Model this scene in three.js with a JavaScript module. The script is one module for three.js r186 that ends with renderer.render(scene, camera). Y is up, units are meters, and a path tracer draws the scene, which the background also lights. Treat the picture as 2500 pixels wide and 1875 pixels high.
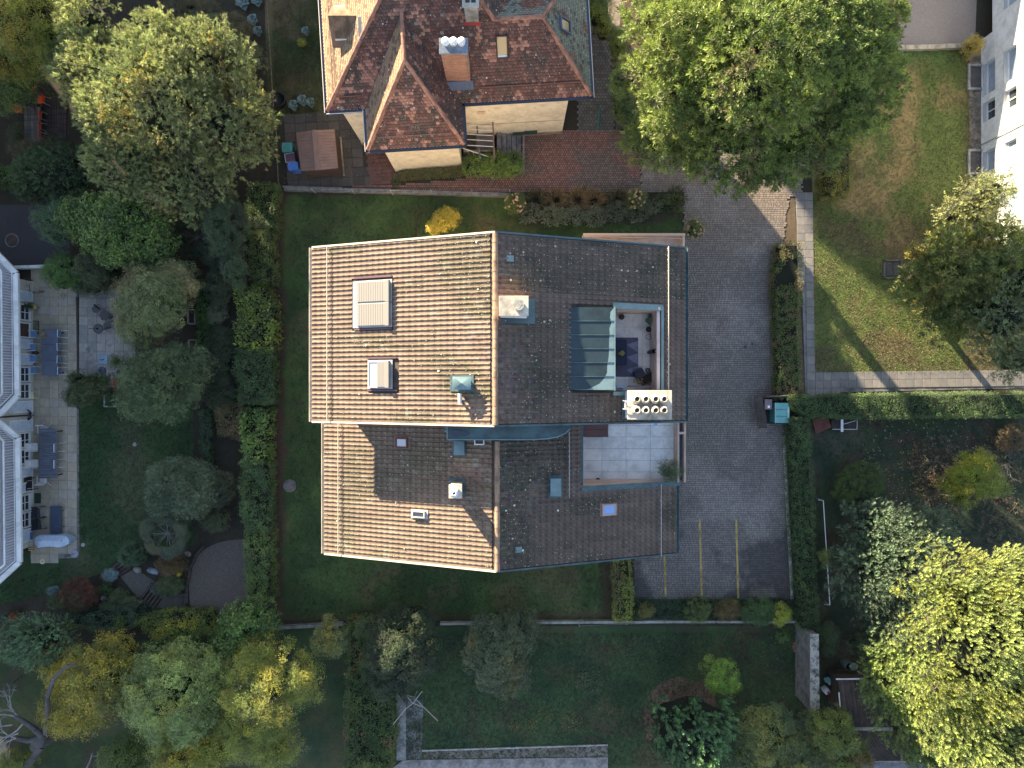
import * as THREE from 'three';
import { mergeGeometries } from 'three/addons/utils/BufferGeometryUtils.js';
import { RoundedBoxGeometry } from 'three/addons/geometries/RoundedBoxGeometry.js';

// ---------------------------------------------------------------- camera, sky, sun, exposure
const H = 46.5, F = 1736;                       // drone height above the gardens; focal length in photo pixels
const scene = new THREE.Scene();
const camera = new THREE.PerspectiveCamera(2 * Math.atan(937.5 / F) * 180 / Math.PI, 4 / 3, 0.5, 600);
camera.position.set(0, H, 0);
camera.up.set(0, 0, -1);
camera.lookAt(0, 0, 0);

const SUN_EL = 12 * Math.PI / 180, SUN_DX = 0.617, SUN_DZ = 0.787;
const sunDir = new THREE.Vector3(-SUN_DX * Math.cos(SUN_EL), Math.sin(SUN_EL), -SUN_DZ * Math.cos(SUN_EL)).normalize();
{
  const w = 256, h = 128, d = new Float32Array(w * h * 4);
  for (let j = 0; j < h; j++) for (let i = 0; i < w; i++) {
    const el = ((j + 0.5) / h - 0.5) * Math.PI, az = ((i + 0.5) / w - 0.5) * 2 * Math.PI;
    const x = Math.cos(el) * Math.cos(az), y = Math.sin(el), z = Math.cos(el) * Math.sin(az);
    const t = Math.pow(Math.max(0, 1 - Math.max(0, y)), 3), s = Math.max(0, x * sunDir.x + y * sunDir.y + z * sunDir.z);
    const g = Math.pow(s, 6) * 0.8 + Math.pow(s, 40) * 1.6;
    const k = 0.192, o = (j * w + i) * 4;
    d[o] = k * (0.55 + 0.86 * t + g * 1.2); d[o + 1] = k * (0.78 + 0.66 * t + g * 0.9); d[o + 2] = k * (1.17 + 0.22 * t + g * 0.5); d[o + 3] = 1;
    if (y < 0) { d[o] = k * 0.3; d[o + 1] = k * 0.3; d[o + 2] = k * 0.25; }
  }
  const t = new THREE.DataTexture(d, w, h, THREE.RGBAFormat, THREE.FloatType);
  t.mapping = THREE.EquirectangularReflectionMapping; t.magFilter = THREE.LinearFilter; t.needsUpdate = true;
  scene.background = t; scene.environment = t;
}
const sun = new THREE.DirectionalLight(new THREE.Color().setRGB(1.0, 0.84, 0.58), 5.0);
sun.position.copy(sunDir).multiplyScalar(120); sun.castShadow = true;
Object.assign(sun.shadow.camera, { left: -60, right: 60, top: 60, bottom: -60, near: 1, far: 300 });
scene.add(sun, sun.target);
const renderer = new THREE.WebGLRenderer({ antialias: true });
renderer.toneMapping = THREE.LinearToneMapping;
renderer.toneMappingExposure = 5.6;
renderer.shadowMap.enabled = true;

// ---------------------------------------------------------------- helpers
let SEED = 7;
const rnd = () => { SEED = (SEED * 1664525 + 1013904223) >>> 0; return SEED / 4294967296; };
const rr = (a, b) => a + (b - a) * rnd();
const V = (x, y, z) => new THREE.Vector3(x, y, z);
const C = (r, g, b) => new THREE.Color().setRGB(r, g, b);
const P = (px, py, h = 0) => V((px - 1250) / F * (H - h), h, (py - 937.5) / F * (H - h));
const M2 = (px, h = 0) => px / F * (H - h);      // photo pixels to metres at height h
const hash = (x, y, s) => { let n = (x * 374761393 + y * 668265263 + s * 1274126177) | 0; n = Math.imul(n ^ (n >>> 13), 1274126177); return ((n ^ (n >>> 16)) >>> 0) / 4294967296; };
function vn(x, y, s = 0) {                        // value noise 0..1
  const xi = Math.floor(x), yi = Math.floor(y), fx = x - xi, fy = y - yi, u = fx * fx * (3 - 2 * fx), v = fy * fy * (3 - 2 * fy);
  const a = hash(xi, yi, s), b = hash(xi + 1, yi, s), c = hash(xi, yi + 1, s), d = hash(xi + 1, yi + 1, s);
  return a + (b - a) * u + (c - a) * v + (a - b - c + d) * u * v;
}
const fbm = (x, y, s = 0, o = 4) => { let a = 0, w = 0.5, t = 0; for (let i = 0; i < o; i++) { a += w * vn(x, y, s + i * 17); t += w; w *= 0.55; x *= 2.03; y *= 2.03; } return a / t; };
const sstep = (a, b, x) => { const t = Math.min(1, Math.max(0, (x - a) / (b - a))); return t * t * (3 - 2 * t); };
const mix = (a, b, t) => [a[0] + (b[0] - a[0]) * t, a[1] + (b[1] - a[1]) * t, a[2] + (b[2] - a[2]) * t];
const s8 = (v) => Math.max(0, Math.min(255, Math.round(255 * (v <= 0.0031308 ? 12.92 * v : 1.055 * Math.pow(v, 1 / 2.4) - 0.055))));

function dataTex(w, h, fn, srgb = true) {         // fn(i, j) -> linear rgb
  const d = new Uint8Array(w * h * 4);
  for (let j = 0; j < h; j++) for (let i = 0; i < w; i++) { const c = fn(i, j), o = (j * w + i) * 4; d[o] = srgb ? s8(c[0]) : c[0] * 255; d[o + 1] = srgb ? s8(c[1]) : c[1] * 255; d[o + 2] = srgb ? s8(c[2]) : c[2] * 255; d[o + 3] = 255; }
  const t = new THREE.DataTexture(d, w, h); t.magFilter = THREE.LinearFilter; t.minFilter = THREE.LinearMipmapLinearFilter; t.wrapS = t.wrapT = THREE.RepeatWrapping;
  if (srgb) t.colorSpace = THREE.SRGBColorSpace; t.needsUpdate = true; return t;
}
function pvn(x, y, p, s) {                        // periodic value noise
  const xi = Math.floor(x), yi = Math.floor(y), fx = x - xi, fy = y - yi, u = fx * fx * (3 - 2 * fx), v = fy * fy * (3 - 2 * fy), m = (k) => ((k % p) + p) % p;
  const a = hash(m(xi), m(yi), s), b = hash(m(xi + 1), m(yi), s), c = hash(m(xi), m(yi + 1), s), d = hash(m(xi + 1), m(yi + 1), s);
  return a + (b - a) * u + (c - a) * v + (a - b - c + d) * u * v;
}
const noiseTex = (s, lo, hi, p0 = 6, o = 5, tint = [1, 1, 1], stretch = 1) => dataTex(384, 384, (i, j) => {
  let a = 0, w = 1, t = 0, p = p0; for (let k = 0; k < o; k++) { a += w * pvn(i / 384 * p, j / 384 * p * stretch, p * Math.max(1, stretch), s + k); t += w; w *= 0.7; p *= 2; }
  const v = lo + (hi - lo) * sstep(0.25, 0.75, a / t); return [v * tint[0], v * tint[1], v * tint[2]];
});
const TX = { soft: noiseTex(3, 0.75, 1.0), rough: noiseTex(11, 0.45, 1.0, 8, 6), stain: noiseTex(23, 0.35, 1.0, 3, 6), grain: noiseTex(31, 0.5, 1.0, 2, 5, [1, 1, 1], 12) };
const bumpT = noiseTex(47, 0, 1, 16, 5);
function mat(r, g, b, o = {}) {
  const m = new THREE.MeshStandardMaterial({ color: C(r, g, b), roughness: o.rough ?? 0.85, metalness: o.metal ?? 0, side: o.side ?? THREE.FrontSide });
  if (o.map) m.map = o.map; if (o.bump) { m.bumpMap = bumpT; m.bumpScale = o.bump; }
  return m;
}
const M = {
  plasterCream: mat(0.76, 0.66, 0.52, { map: TX.soft, bump: 0.004 }), plasterWhite: mat(0.82, 0.83, 0.84, { map: TX.soft, bump: 0.002 }),
  plasterPink: mat(0.62, 0.45, 0.36, { map: TX.soft }), offWhite: mat(0.72, 0.73, 0.74, { map: TX.soft }), white: mat(0.72, 0.74, 0.77, { rough: 0.5, map: TX.soft }),
  concrete: mat(0.36, 0.35, 0.33, { map: TX.rough, bump: 0.006 }), concreteDark: mat(0.2, 0.195, 0.19, { map: TX.rough, bump: 0.006 }), mossConcrete: mat(0.36, 0.35, 0.31, { map: TX.stain, bump: 0.01 }),
  copper: mat(0.055, 0.105, 0.12, { map: TX.stain, rough: 0.55 }), copperDark: mat(0.01, 0.028, 0.038, { map: TX.soft, rough: 0.6 }), copperPale: mat(0.14, 0.215, 0.23, { map: TX.soft, rough: 0.5 }),
  zinc: mat(0.36, 0.36, 0.35, { map: TX.soft, rough: 0.5 }), pipeCream: mat(0.6, 0.52, 0.42, { map: TX.soft, rough: 0.5 }), rust: mat(0.14, 0.05, 0.035, { map: TX.soft }),
  darkMetal: mat(0.03, 0.032, 0.036, { rough: 0.5 }), black: mat(0.012, 0.012, 0.013, { rough: 0.6 }), glass: mat(0.03, 0.04, 0.05, { rough: 0.06 }), glassSky: mat(0.25, 0.3, 0.4, { rough: 0.08 }),
  gutter: mat(0.035, 0.04, 0.07, { rough: 0.4 }), gutterEdge: mat(0.6, 0.58, 0.55, { rough: 0.4 }),
  wood: mat(0.2, 0.13, 0.085, { map: TX.grain }), woodDark: mat(0.075, 0.055, 0.045, { map: TX.grain }), woodGrey: mat(0.17, 0.155, 0.145, { map: TX.grain }), brownMetal: mat(0.19, 0.115, 0.095, { map: TX.soft, rough: 0.6 }), brownDark: mat(0.07, 0.042, 0.034, { map: TX.soft }),
  navy: mat(0.05, 0.065, 0.11, { map: TX.soft }), navyDark: mat(0.012, 0.018, 0.045, {}), slate: mat(0.1, 0.12, 0.17, { map: TX.soft }), blue: mat(0.12, 0.27, 0.55, { rough: 0.6 }), blueBin: mat(0.08, 0.2, 0.55, { rough: 0.5, map: TX.soft }), teal: mat(0.07, 0.27, 0.25, { rough: 0.5, map: TX.soft }), tealPale: mat(0.12, 0.33, 0.33, { rough: 0.5, map: TX.soft }), plum: mat(0.1, 0.05, 0.07, { rough: 0.5 }),
  orange: mat(0.85, 0.1, 0.02, { rough: 0.5 }), terracotta: mat(0.42, 0.16, 0.08, { map: TX.soft }), yellowPaint: mat(0.42, 0.3, 0.09, { map: TX.stain }), cream: mat(0.55, 0.55, 0.34, { rough: 0.6 }), straw: mat(0.55, 0.42, 0.15, { rough: 0.7 }),
  greenMat: mat(0.02, 0.045, 0.035, {}), greenGate: mat(0.03, 0.16, 0.15, { rough: 0.5 }), tarp: mat(0.42, 0.52, 0.68, { rough: 0.6, map: TX.soft }), greyBlind: mat(0.2, 0.185, 0.17, { rough: 0.55 }), alu: mat(0.52, 0.52, 0.52, { rough: 0.4, metal: 0.3 }),
  bark: mat(0.085, 0.066, 0.052, { map: TX.rough, bump: 0.02 }), barkPale: mat(0.2, 0.185, 0.175, { map: TX.rough, bump: 0.01 }), barkGrey: mat(0.1, 0.092, 0.092, { map: TX.stain, bump: 0.02 }), soil: mat(0.045, 0.032, 0.024, { map: TX.rough }), red: mat(0.45, 0.03, 0.04, { rough: 0.5 }), stone: mat(0.33, 0.31, 0.3, { map: TX.rough, bump: 0.01 }), stoneWarm: mat(0.36, 0.27, 0.2, { map: TX.rough, bump: 0.01 }), lichenWhite: mat(0.56, 0.5, 0.41, { map: TX.stain, bump: 0.003 }), sticker: mat(0.8, 0.8, 0.8),
};
const leafMat = new THREE.MeshPhysicalMaterial({ color: C(1, 1, 1), roughness: 0.75, side: THREE.DoubleSide, transmission: 0.45, thickness: 0 });
const tintMat = new THREE.MeshStandardMaterial({ color: C(1, 1, 1), roughness: 0.9 });
const tintDouble = new THREE.MeshStandardMaterial({ color: C(1, 1, 1), roughness: 0.85, side: THREE.DoubleSide });

// names: a repeat takes a three-digit number
const used = {};
const numbered = (n) => { const k = used[n] = (used[n] ?? -1) + 1; return k ? n + '_' + String(k).padStart(3, '0') : n; };
function thing(name, label, category, at = V(0, 0, 0), group, turn = 0) {
  const o = new THREE.Group(); o.name = numbered(name); o.position.copy(at); o.rotation.y = turn;
  o.userData = { label, category }; if (group) o.userData.group = group;
  scene.add(o); return o;
}
function copyOf(o, label, at, turn = o.rotation.y) {
  const c = o.clone(); c.name = numbered(o.name.replace(/_\d{3}$/, '')); c.position.copy(at); c.rotation.y = turn; c.userData = { ...o.userData, label }; scene.add(c); return c;
}
function boxUV(g) {                               // uv in metres from the face's main direction
  if (g.index) g = g.toNonIndexed();
  const p = g.attributes.position, n = p.count, uv = new Float32Array(n * 2), a = V(), b = V(), c = V();
  for (let i = 0; i < n; i += 3) {
    a.fromBufferAttribute(p, i); b.fromBufferAttribute(p, i + 1); c.fromBufferAttribute(p, i + 2);
    const nx = Math.abs((b.y - a.y) * (c.z - a.z) - (b.z - a.z) * (c.y - a.y)), ny = Math.abs((b.z - a.z) * (c.x - a.x) - (b.x - a.x) * (c.z - a.z)), nz = Math.abs((b.x - a.x) * (c.y - a.y) - (b.y - a.y) * (c.x - a.x));
    for (const [k, v] of [[i, a], [i + 1, b], [i + 2, c]]) { const [s, t] = nx >= ny && nx >= nz ? [v.z, v.y] : ny >= nz ? [v.x, v.z] : [v.x, v.y]; uv[k * 2] = s / 2.7; uv[k * 2 + 1] = t / 2.7; }
  }
  g.setAttribute('uv', new THREE.BufferAttribute(uv, 2));
  for (const k of Object.keys(g.attributes)) if (!['position', 'normal', 'uv'].includes(k)) g.deleteAttribute(k);
  return g;
}
const baseOf = (o) => { const v = V(); let p = o; while (p && p !== scene) { v.add(p.position); p = p.parent; } return v; };
function part(parent, name, geo, m, o = {}) {     // geo in world metres unless o.local; parent's own turn is left to it
  let g = Array.isArray(geo) ? mergeGeometries(geo.map(boxUV)) : o.keepUV ? geo : boxUV(geo.clone());
  const mesh = new THREE.Mesh(g, m); mesh.name = parent === scene ? numbered(name) : name; mesh.castShadow = mesh.receiveShadow = true;
  if (parent !== scene && !o.local) { const b = baseOf(parent); g.translate(-b.x, -b.y, -b.z); }
  if (o.label) mesh.userData.label = o.label; if (o.kind) mesh.userData.kind = o.kind;
  parent.add(mesh); return mesh;
}
function struct(name, geo, m, o = {}) { const s = part(scene, name, geo, m, o); s.userData.kind = 'structure'; return s; }
const qd = new THREE.Quaternion(), ED = new THREE.Euler();
function bx(x, y, z, sx, sy, sz, ry = 0, rx = 0, rz = 0) { const g = new THREE.BoxGeometry(sx, sy, sz); if (rx || ry || rz) g.applyQuaternion(qd.setFromEuler(ED.set(rx, ry, rz, 'YXZ'))); return g.translate(x, y, z); }
function rbx(x, y, z, sx, sy, sz, r = 0.02, ry = 0, rx = 0, rz = 0) { const g = new RoundedBoxGeometry(sx, sy, sz, 1, Math.min(r, sx / 2.1, sy / 2.1, sz / 2.1)); if (rx || ry || rz) g.applyQuaternion(qd.setFromEuler(ED.set(rx, ry, rz, 'YXZ'))); return g.translate(x, y, z); }
const cy = (x, y, z, r0, r1, h, n = 14, open = false) => new THREE.CylinderGeometry(r1, r0, h, n, 1, open).translate(x, y + h / 2, z);
function rod(a, b, r, r2 = r, n = 6) { const d = V().subVectors(b, a), l = d.length(), g = new THREE.CylinderGeometry(r2, r, l, n, 1); g.applyQuaternion(new THREE.Quaternion().setFromUnitVectors(V(0, 1, 0), d.normalize())); return g.translate((a.x + b.x) / 2, (a.y + b.y) / 2, (a.z + b.z) / 2); }
function bar(a, b, w, t) { const d = V().subVectors(b, a), l = d.length(); d.normalize(); const g = new THREE.BoxGeometry(w, t, l), s = V().crossVectors(Math.abs(d.y) > 0.99 ? V(1, 0, 0) : V(0, 1, 0), d).normalize(), u = V().crossVectors(d, s); g.applyMatrix4(new THREE.Matrix4().makeBasis(s, u, d)); return g.translate((a.x + b.x) / 2, (a.y + b.y) / 2, (a.z + b.z) / 2); }
function tube(pts, r, n = 5, seg = 0) { return new THREE.TubeGeometry(new THREE.CatmullRomCurve3(pts), seg || pts.length * 3, r, n); }
function taper(pts, r0, r1, n = 6) { const g = []; const k = pts.length - 1; for (let i = 0; i < k; i++) g.push(rod(pts[i], pts[i + 1], r0 + (r1 - r0) * i / k, r0 + (r1 - r0) * (i + 1) / k, n)); return mergeGeometries(g.map(boxUV)); }
const lathe = (x, y, z, pts, n = 16) => new THREE.LatheGeometry(pts.map(([r, h]) => new THREE.Vector2(r, h)), n).translate(x, y, z);
const lerpV = (a, b, t) => V().lerpVectors(a, b, t);
// flat polygon: pts in world [x, z]; returns a slab from y down by t (t = 0: a sheet)
function slab(pts, y, t = 0, bev = 0) {
  const s = new THREE.Shape(pts.map(([x, z]) => new THREE.Vector2(x, -z)));
  const g = t ? new THREE.ExtrudeGeometry(s, { depth: t, bevelEnabled: bev > 0, bevelSize: bev, bevelThickness: bev, bevelSegments: 1, bevelOffset: -bev, steps: 1 }) : new THREE.ShapeGeometry(s);
  g.rotateX(-Math.PI / 2); return g.translate(0, t ? y - t : y, 0);
}
const px2 = (pts, h = 0) => pts.map(([x, y]) => { const p = P(x, y, h); return [p.x, p.z]; });
function inside(pts, x, z) { let c = false; for (let i = 0, j = pts.length - 1; i < pts.length; j = i++) { const [xi, zi] = pts[i], [xj, zj] = pts[j]; if ((zi > z) !== (zj > z) && x < (xj - xi) * (z - zi) / (zj - zi) + xi) c = !c; } return c; }
const bbox = (pts) => { const xs = pts.map((p) => p[0]), zs = pts.map((p) => p[1]); return [Math.min(...xs), Math.min(...zs), Math.max(...xs), Math.max(...zs)]; };
// instanced part: list of {m: Matrix4, c: [r,g,b]}
function scatter(parent, name, geo, m, list, o = {}) {
  const im = new THREE.InstancedMesh(geo, m, list.length), c = new THREE.Color(), b = parent === scene ? V() : baseOf(parent), T = new THREE.Matrix4().makeTranslation(-b.x, -b.y, -b.z), X = new THREE.Matrix4();
  list.forEach((e, i) => { im.setMatrixAt(i, X.multiplyMatrices(T, e.m)); if (e.c) im.setColorAt(i, c.setRGB(...e.c)); });
  im.name = parent === scene ? numbered(name) : name; im.userData.kind = 'stuff'; if (o.label) im.userData.label = o.label; if (o.category) im.userData.category = o.category; im.castShadow = im.receiveShadow = true;
  parent.add(im); return im;
}
const basis = (X, Y, Z, p, s = 1) => new THREE.Matrix4().makeBasis(X.clone().multiplyScalar(s), Y.clone().multiplyScalar(s), Z.clone().multiplyScalar(s)).setPosition(p);
function orient(dir, p, s, spin = rnd() * 6.283) { // local +Y along dir
  const Y = dir.clone().normalize(), t = Math.abs(Y.y) > 0.95 ? V(1, 0, 0) : V(0, 1, 0), X0 = V().crossVectors(t, Y).normalize(), Z0 = V().crossVectors(X0, Y);
  const cs = Math.cos(spin), sn = Math.sin(spin), X = X0.clone().multiplyScalar(cs).addScaledVector(Z0, sn), Z = V().crossVectors(X, Y);
  return basis(X, Y, Z, p, s);
}
// ---------------------------------------------------------------- ground
// a zone: a flat sheet whose own texture is computed in metres from fn(x, z) -> linear colour
function zoneMat(pts, fn, res = 0.03, rough = 0.95, bump = 0.01) {
  const [x0, z0, x1, z1] = bbox(pts), w = Math.min(2048, Math.max(8, Math.ceil((x1 - x0) / res))), h = Math.min(2048, Math.max(8, Math.ceil((z1 - z0) / res)));
  const t = dataTex(w, h, (i, j) => fn(x0 + (i + 0.5) / w * (x1 - x0), z0 + (j + 0.5) / h * (z1 - z0), hash(i, j, 5)));
  t.wrapS = t.wrapT = THREE.ClampToEdgeWrapping;
  return new THREE.MeshStandardMaterial({ color: C(1, 1, 1), map: t, roughness: rough });
}
const lawnFns = [];
function zone(name, pts, y, fn, res, o = {}) {
  if (name === 'lawn') lawnFns.push(fn);
  const g = slab(pts, y, 0), [x0, z0, x1, z1] = bbox(pts), p = g.attributes.position, uv = new Float32Array(p.count * 2);
  for (let i = 0; i < p.count; i++) { uv[i * 2] = (p.getX(i) - x0) / (x1 - x0); uv[i * 2 + 1] = (p.getZ(i) - z0) / (z1 - z0); }
  g.setAttribute('uv', new THREE.BufferAttribute(uv, 2));
  const mesh = new THREE.Mesh(g, zoneMat(pts, fn, res, o.rough)); mesh.name = numbered(name); mesh.userData.kind = 'structure'; mesh.receiveShadow = true;
  scene.add(mesh); return mesh;
}
const grain = (x, z, n, k = 0.5) => 0.12 * (vn(x * 2.6, z * 2.6, 93) - 0.5) + 1 - k / 2 + k * (0.45 * n + 0.3 * vn(x * 17, z * 17, 91) + 0.25 * vn(x * 7, z * 7, 92));
// grass: base green, dry patches, bare soil
function grassFn(o) {
  const g0 = o.g ?? [0.030, 0.052, 0.014], g1 = o.g1 ?? [0.046, 0.07, 0.022], dry = o.dry ?? [0.115, 0.085, 0.04], soil = o.soil ?? [0.05, 0.03, 0.02];
  return (x, z, n) => {
    let c = mix(g0, g1, sstep(0.3, 0.7, fbm(x * 0.55, z * 0.55, o.s ?? 1)));
    c = mix(c, dry, (o.dryK ?? 0.3) * sstep(o.dryT ?? 0.55, 0.75, fbm(x * 0.32 + 9, z * 0.32, (o.s ?? 1) + 40, 5)));
    c = mix(c, soil, (o.soilK ?? 0.2) * sstep(0.56, 0.7, fbm(x * 0.8, z * 0.8 + 5, (o.s ?? 1) + 70, 5)));
    if (o.extra) c = o.extra(c, x, z);
    const k = grain(x, z, n, o.grain ?? 0.9); return [c[0] * k, c[1] * k, c[2] * k];
  };
}
const soilFn = (a = [0.05, 0.036, 0.026], b = [0.085, 0.06, 0.042], s = 3) => (x, z, n) => { const c = mix(a, b, fbm(x * 0.9, z * 0.9, s)), k = grain(x, z, n, 1.0); return c.map((v) => v * k); };
const asphaltFn = (a, b, s) => (x, z, n) => { const c = mix(a, b, fbm(x * 0.4, z * 0.4, s, 5)), k = 0.8 + 0.4 * n; return c.map((v) => v * k); };

{ // the wide ground to the horizon, and the gardens' bare earth on it
  const t = noiseTex(77, 0.5, 1.0, 5, 5, [0.9, 1, 0.6]); t.repeat.set(60, 60);
  const g = new THREE.PlaneGeometry(900, 900, 1, 1).rotateX(-Math.PI / 2).translate(0, -0.03, 0);
  const m = new THREE.Mesh(g, new THREE.MeshStandardMaterial({ color: C(0.06, 0.065, 0.04), map: t, roughness: 1 })); m.name = 'ground'; m.userData.kind = 'structure'; m.receiveShadow = true; scene.add(m);
}
const SOIL = zone('garden_ground', [[-38, -29], [38, -29], [38, 29], [-38, 29]], -0.012, soilFn([0.022, 0.02, 0.013], [0.042, 0.034, 0.022]), 0.05);
const lawnPts = px2([[655, 476], [1668, 480], [1668, 1512], [655, 1514]]);
zone('lawn', lawnPts, -0.004, grassFn({ s: 2, g: [0.0246, 0.0475, 0.0124], g1: [0.0475, 0.0807, 0.0209], dryK: 0.5, soilK: 0.25, extra: (c, x, z) => {
  const px = x * F / H + 1250, py = z * F / H + 937, e = (fbm(x * 0.9, z * 0.9, 88) - 0.5) * 40;
  c = mix(c, [0.055, 0.03, 0.022], 0.95 * sstep(704, 684, px + e));
  c = mix(c, [0.05, 0.032, 0.02], 0.8 * sstep(1458, 1474, px + e * 0.5) * sstep(1330, 1360, py));
  c = mix(c, [0.06, 0.045, 0.022], 0.6 * sstep(1490, 1506, py + e)); return c;
} }), 0.03);
zone('lawn', px2([[195, 962], [472, 962], [472, 1330], [300, 1350], [255, 1395], [120, 1450], [-30, 1480], [-30, 1300], [190, 1300]]), -0.004, grassFn({ s: 9, g: [0.0172, 0.0428, 0.0133], g1: [0.0285, 0.0627, 0.0190], dry: [0.0785, 0.0785, 0.0449], dryK: 0.55, dryT: 0.5, soilK: 0.2 }), 0.03);
zone('lawn', px2([[645, -30], [792, -30], [806, 276], [655, 300]]), -0.004, grassFn({ s: 12, g: [0.0332, 0.0475, 0.0152], g1: [0.0570, 0.0713, 0.0246], dry: [0.1346, 0.0955, 0.0561], dryK: 0.7, dryT: 0.48, soilK: 0.3 }), 0.03);
const eastLawn = px2([[1982, 118], [2400, 118], [2400, 560], [2620, 560], [2620, 914], [1984, 914]]);
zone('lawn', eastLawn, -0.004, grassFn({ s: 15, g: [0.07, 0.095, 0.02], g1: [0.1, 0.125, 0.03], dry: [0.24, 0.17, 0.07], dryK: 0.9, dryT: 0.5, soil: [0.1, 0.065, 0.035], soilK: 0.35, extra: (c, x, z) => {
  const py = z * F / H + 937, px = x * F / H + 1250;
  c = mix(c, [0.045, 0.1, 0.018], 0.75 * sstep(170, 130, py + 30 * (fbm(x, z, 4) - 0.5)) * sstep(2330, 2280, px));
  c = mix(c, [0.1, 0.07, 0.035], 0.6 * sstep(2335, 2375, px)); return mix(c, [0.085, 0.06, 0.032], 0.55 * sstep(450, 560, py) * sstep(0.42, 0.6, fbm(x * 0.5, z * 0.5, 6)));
} }), 0.03);
zone('lawn', px2([[690, 1530], [1958, 1528], [1958, 1920], [690, 1920]]), -0.004, grassFn({ s: 21, g: [0.0209, 0.0437, 0.0172], g1: [0.0381, 0.0665, 0.0229], dry: [0.0955, 0.0730, 0.0337], dryK: 0.55, dryT: 0.5, soilK: 0.4 }), 0.03);
zone('lawn', px2([[-40, 1600], [690, 1530], [850, 1530], [850, 1920], [-40, 1920]]), -0.005, grassFn({ s: 24, g: [0.0209, 0.0381, 0.0124], g1: [0.0381, 0.0589, 0.0172], dryK: 0.4, soilK: 0.5 }), 0.035);
zone('lawn', px2([[1965, 1012], [2620, 1000], [2620, 1920], [1965, 1920]]), -0.004, grassFn({ s: 28, g: [0.0190, 0.0323, 0.0172], g1: [0.0332, 0.0475, 0.0209], dry: [0.1010, 0.0730, 0.0504], dryK: 0.6, dryT: 0.46, soilK: 0.6 }), 0.035);
{ // tufts of grass that give the lawns their nap
  const g = new THREE.BufferGeometry(), v = [];
  for (let i = 0; i < 7; i++) { const a = i * 2.4, r = 0.03 + 0.012 * (i % 3), x = Math.cos(a) * r, z = Math.sin(a) * r, h = 0.05 + 0.02 * ((i * 7) % 4) / 3, w = 0.011, px = -Math.sin(a) * w, pz = Math.cos(a) * w; v.push(x * 0.3 - px, 0, z * 0.3 - pz, x * 0.3 + px, 0, z * 0.3 + pz, x * 2.1, h, z * 2.1); }
  g.setAttribute('position', new THREE.Float32BufferAttribute(v, 3)); g.computeVertexNormals();
  const list = [], Y = V(0, 1, 0);
  const fill = (pts, n, col, fil) => { const [x0, z0, x1, z1] = bbox(pts); for (let i = 0; i < n; i++) { const x = rr(x0, x1), z = rr(z0, z1); if (!inside(pts, x, z) || (fil && !fil(x, z))) continue; const k = rr(0.8, 1.45), c0 = col(x, z, rnd()); list.push({ m: orient(Y, V(x, 0, z), rr(0.6, 1.15)), c: [c0[0] * k, c0[1] * k, c0[2] * k] }); } };
  fill(lawnPts, 34000, lawnFns[0], (x, z) => !(x > -9.2 && x < 8.6 && z > -7 && z < 9.4) && x > -14.5);
  fill(px2([[195, 965], [470, 965], [470, 1330], [250, 1395], [120, 1450], [0, 1478], [0, 1430], [190, 1368]]), 12000, lawnFns[1]);
  fill(eastLawn, 26000, lawnFns[3]);
  fill(px2([[850, 1545], [1950, 1545], [1950, 1870], [850, 1870]]), 22000, lawnFns[4]);
  fill(px2([[1990, 1030], [2500, 1015], [2500, 1870], [1990, 1870]]), 12000, lawnFns[6]);
  fill(px2([[665, 0], [788, 0], [800, 270], [670, 285]]), 4500, lawnFns[2]);
  const t = scatter(scene, 'grass', g, tintDouble, list, { label: 'short grass tufts covering the garden lawns', category: 'grass' });
}

// paving: blocks laid in rows on a dark bed, joined as one part because each is a few pixels
const structGroup = (name) => { const o = new THREE.Group(); o.name = numbered(name); o.userData.kind = 'structure'; scene.add(o); return o; };
function blocks(parent, pts, y, w, d, gap, colFn, o = {}) {
  const [x0, z0, x1, z1] = bbox(pts), list = [], X = V(1, 0, 0), Y = V(0, 1, 0), Z = V(0, 0, 1), g = new THREE.BoxGeometry(1, 0.06, 1).translate(0, -0.03, 0);
  let r = 0;
  for (let z = z0; z < z1; z += d, r++) for (let x = x0 - w + (r % 2) * w / 2 + (o.jit ? rr(-o.jit, o.jit) : 0); x < x1;) {
    const ww = o.vary ? w * (rnd() < 0.25 ? 0.62 : 1) : w, cx = x + ww / 2, cz = z + d / 2; x += ww;
    if (!inside(pts, cx, cz) || (o.skip && o.skip(cx, cz))) continue;
    list.push({ m: new THREE.Matrix4().makeBasis(X.clone().multiplyScalar(ww - gap), Y, Z.clone().multiplyScalar(d - gap)).setPosition(cx, y + rr(-0.003, 0.003), cz), c: colFn(cx, cz) });
  }
  return scatter(parent, 'paving_block', g, tintMat, list, { kind: 'stuff' });
}
const drivePts = px2([[1565, 318], [1975, 318], [1955, 478], [1926, 480], [1900, 690], [1890, 960], [1932, 1030], [1936, 1464], [1548, 1464], [1548, 620], [1669, 600], [1669, 470], [1565, 468]]);
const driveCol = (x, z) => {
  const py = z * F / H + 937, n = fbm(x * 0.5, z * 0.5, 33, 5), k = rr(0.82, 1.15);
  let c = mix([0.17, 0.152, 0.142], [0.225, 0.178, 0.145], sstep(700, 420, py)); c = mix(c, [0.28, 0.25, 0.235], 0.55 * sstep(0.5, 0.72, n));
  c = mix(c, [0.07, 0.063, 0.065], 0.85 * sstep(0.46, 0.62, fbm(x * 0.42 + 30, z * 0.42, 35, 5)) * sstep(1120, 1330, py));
  return c.map((v) => v * k);
};
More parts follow.
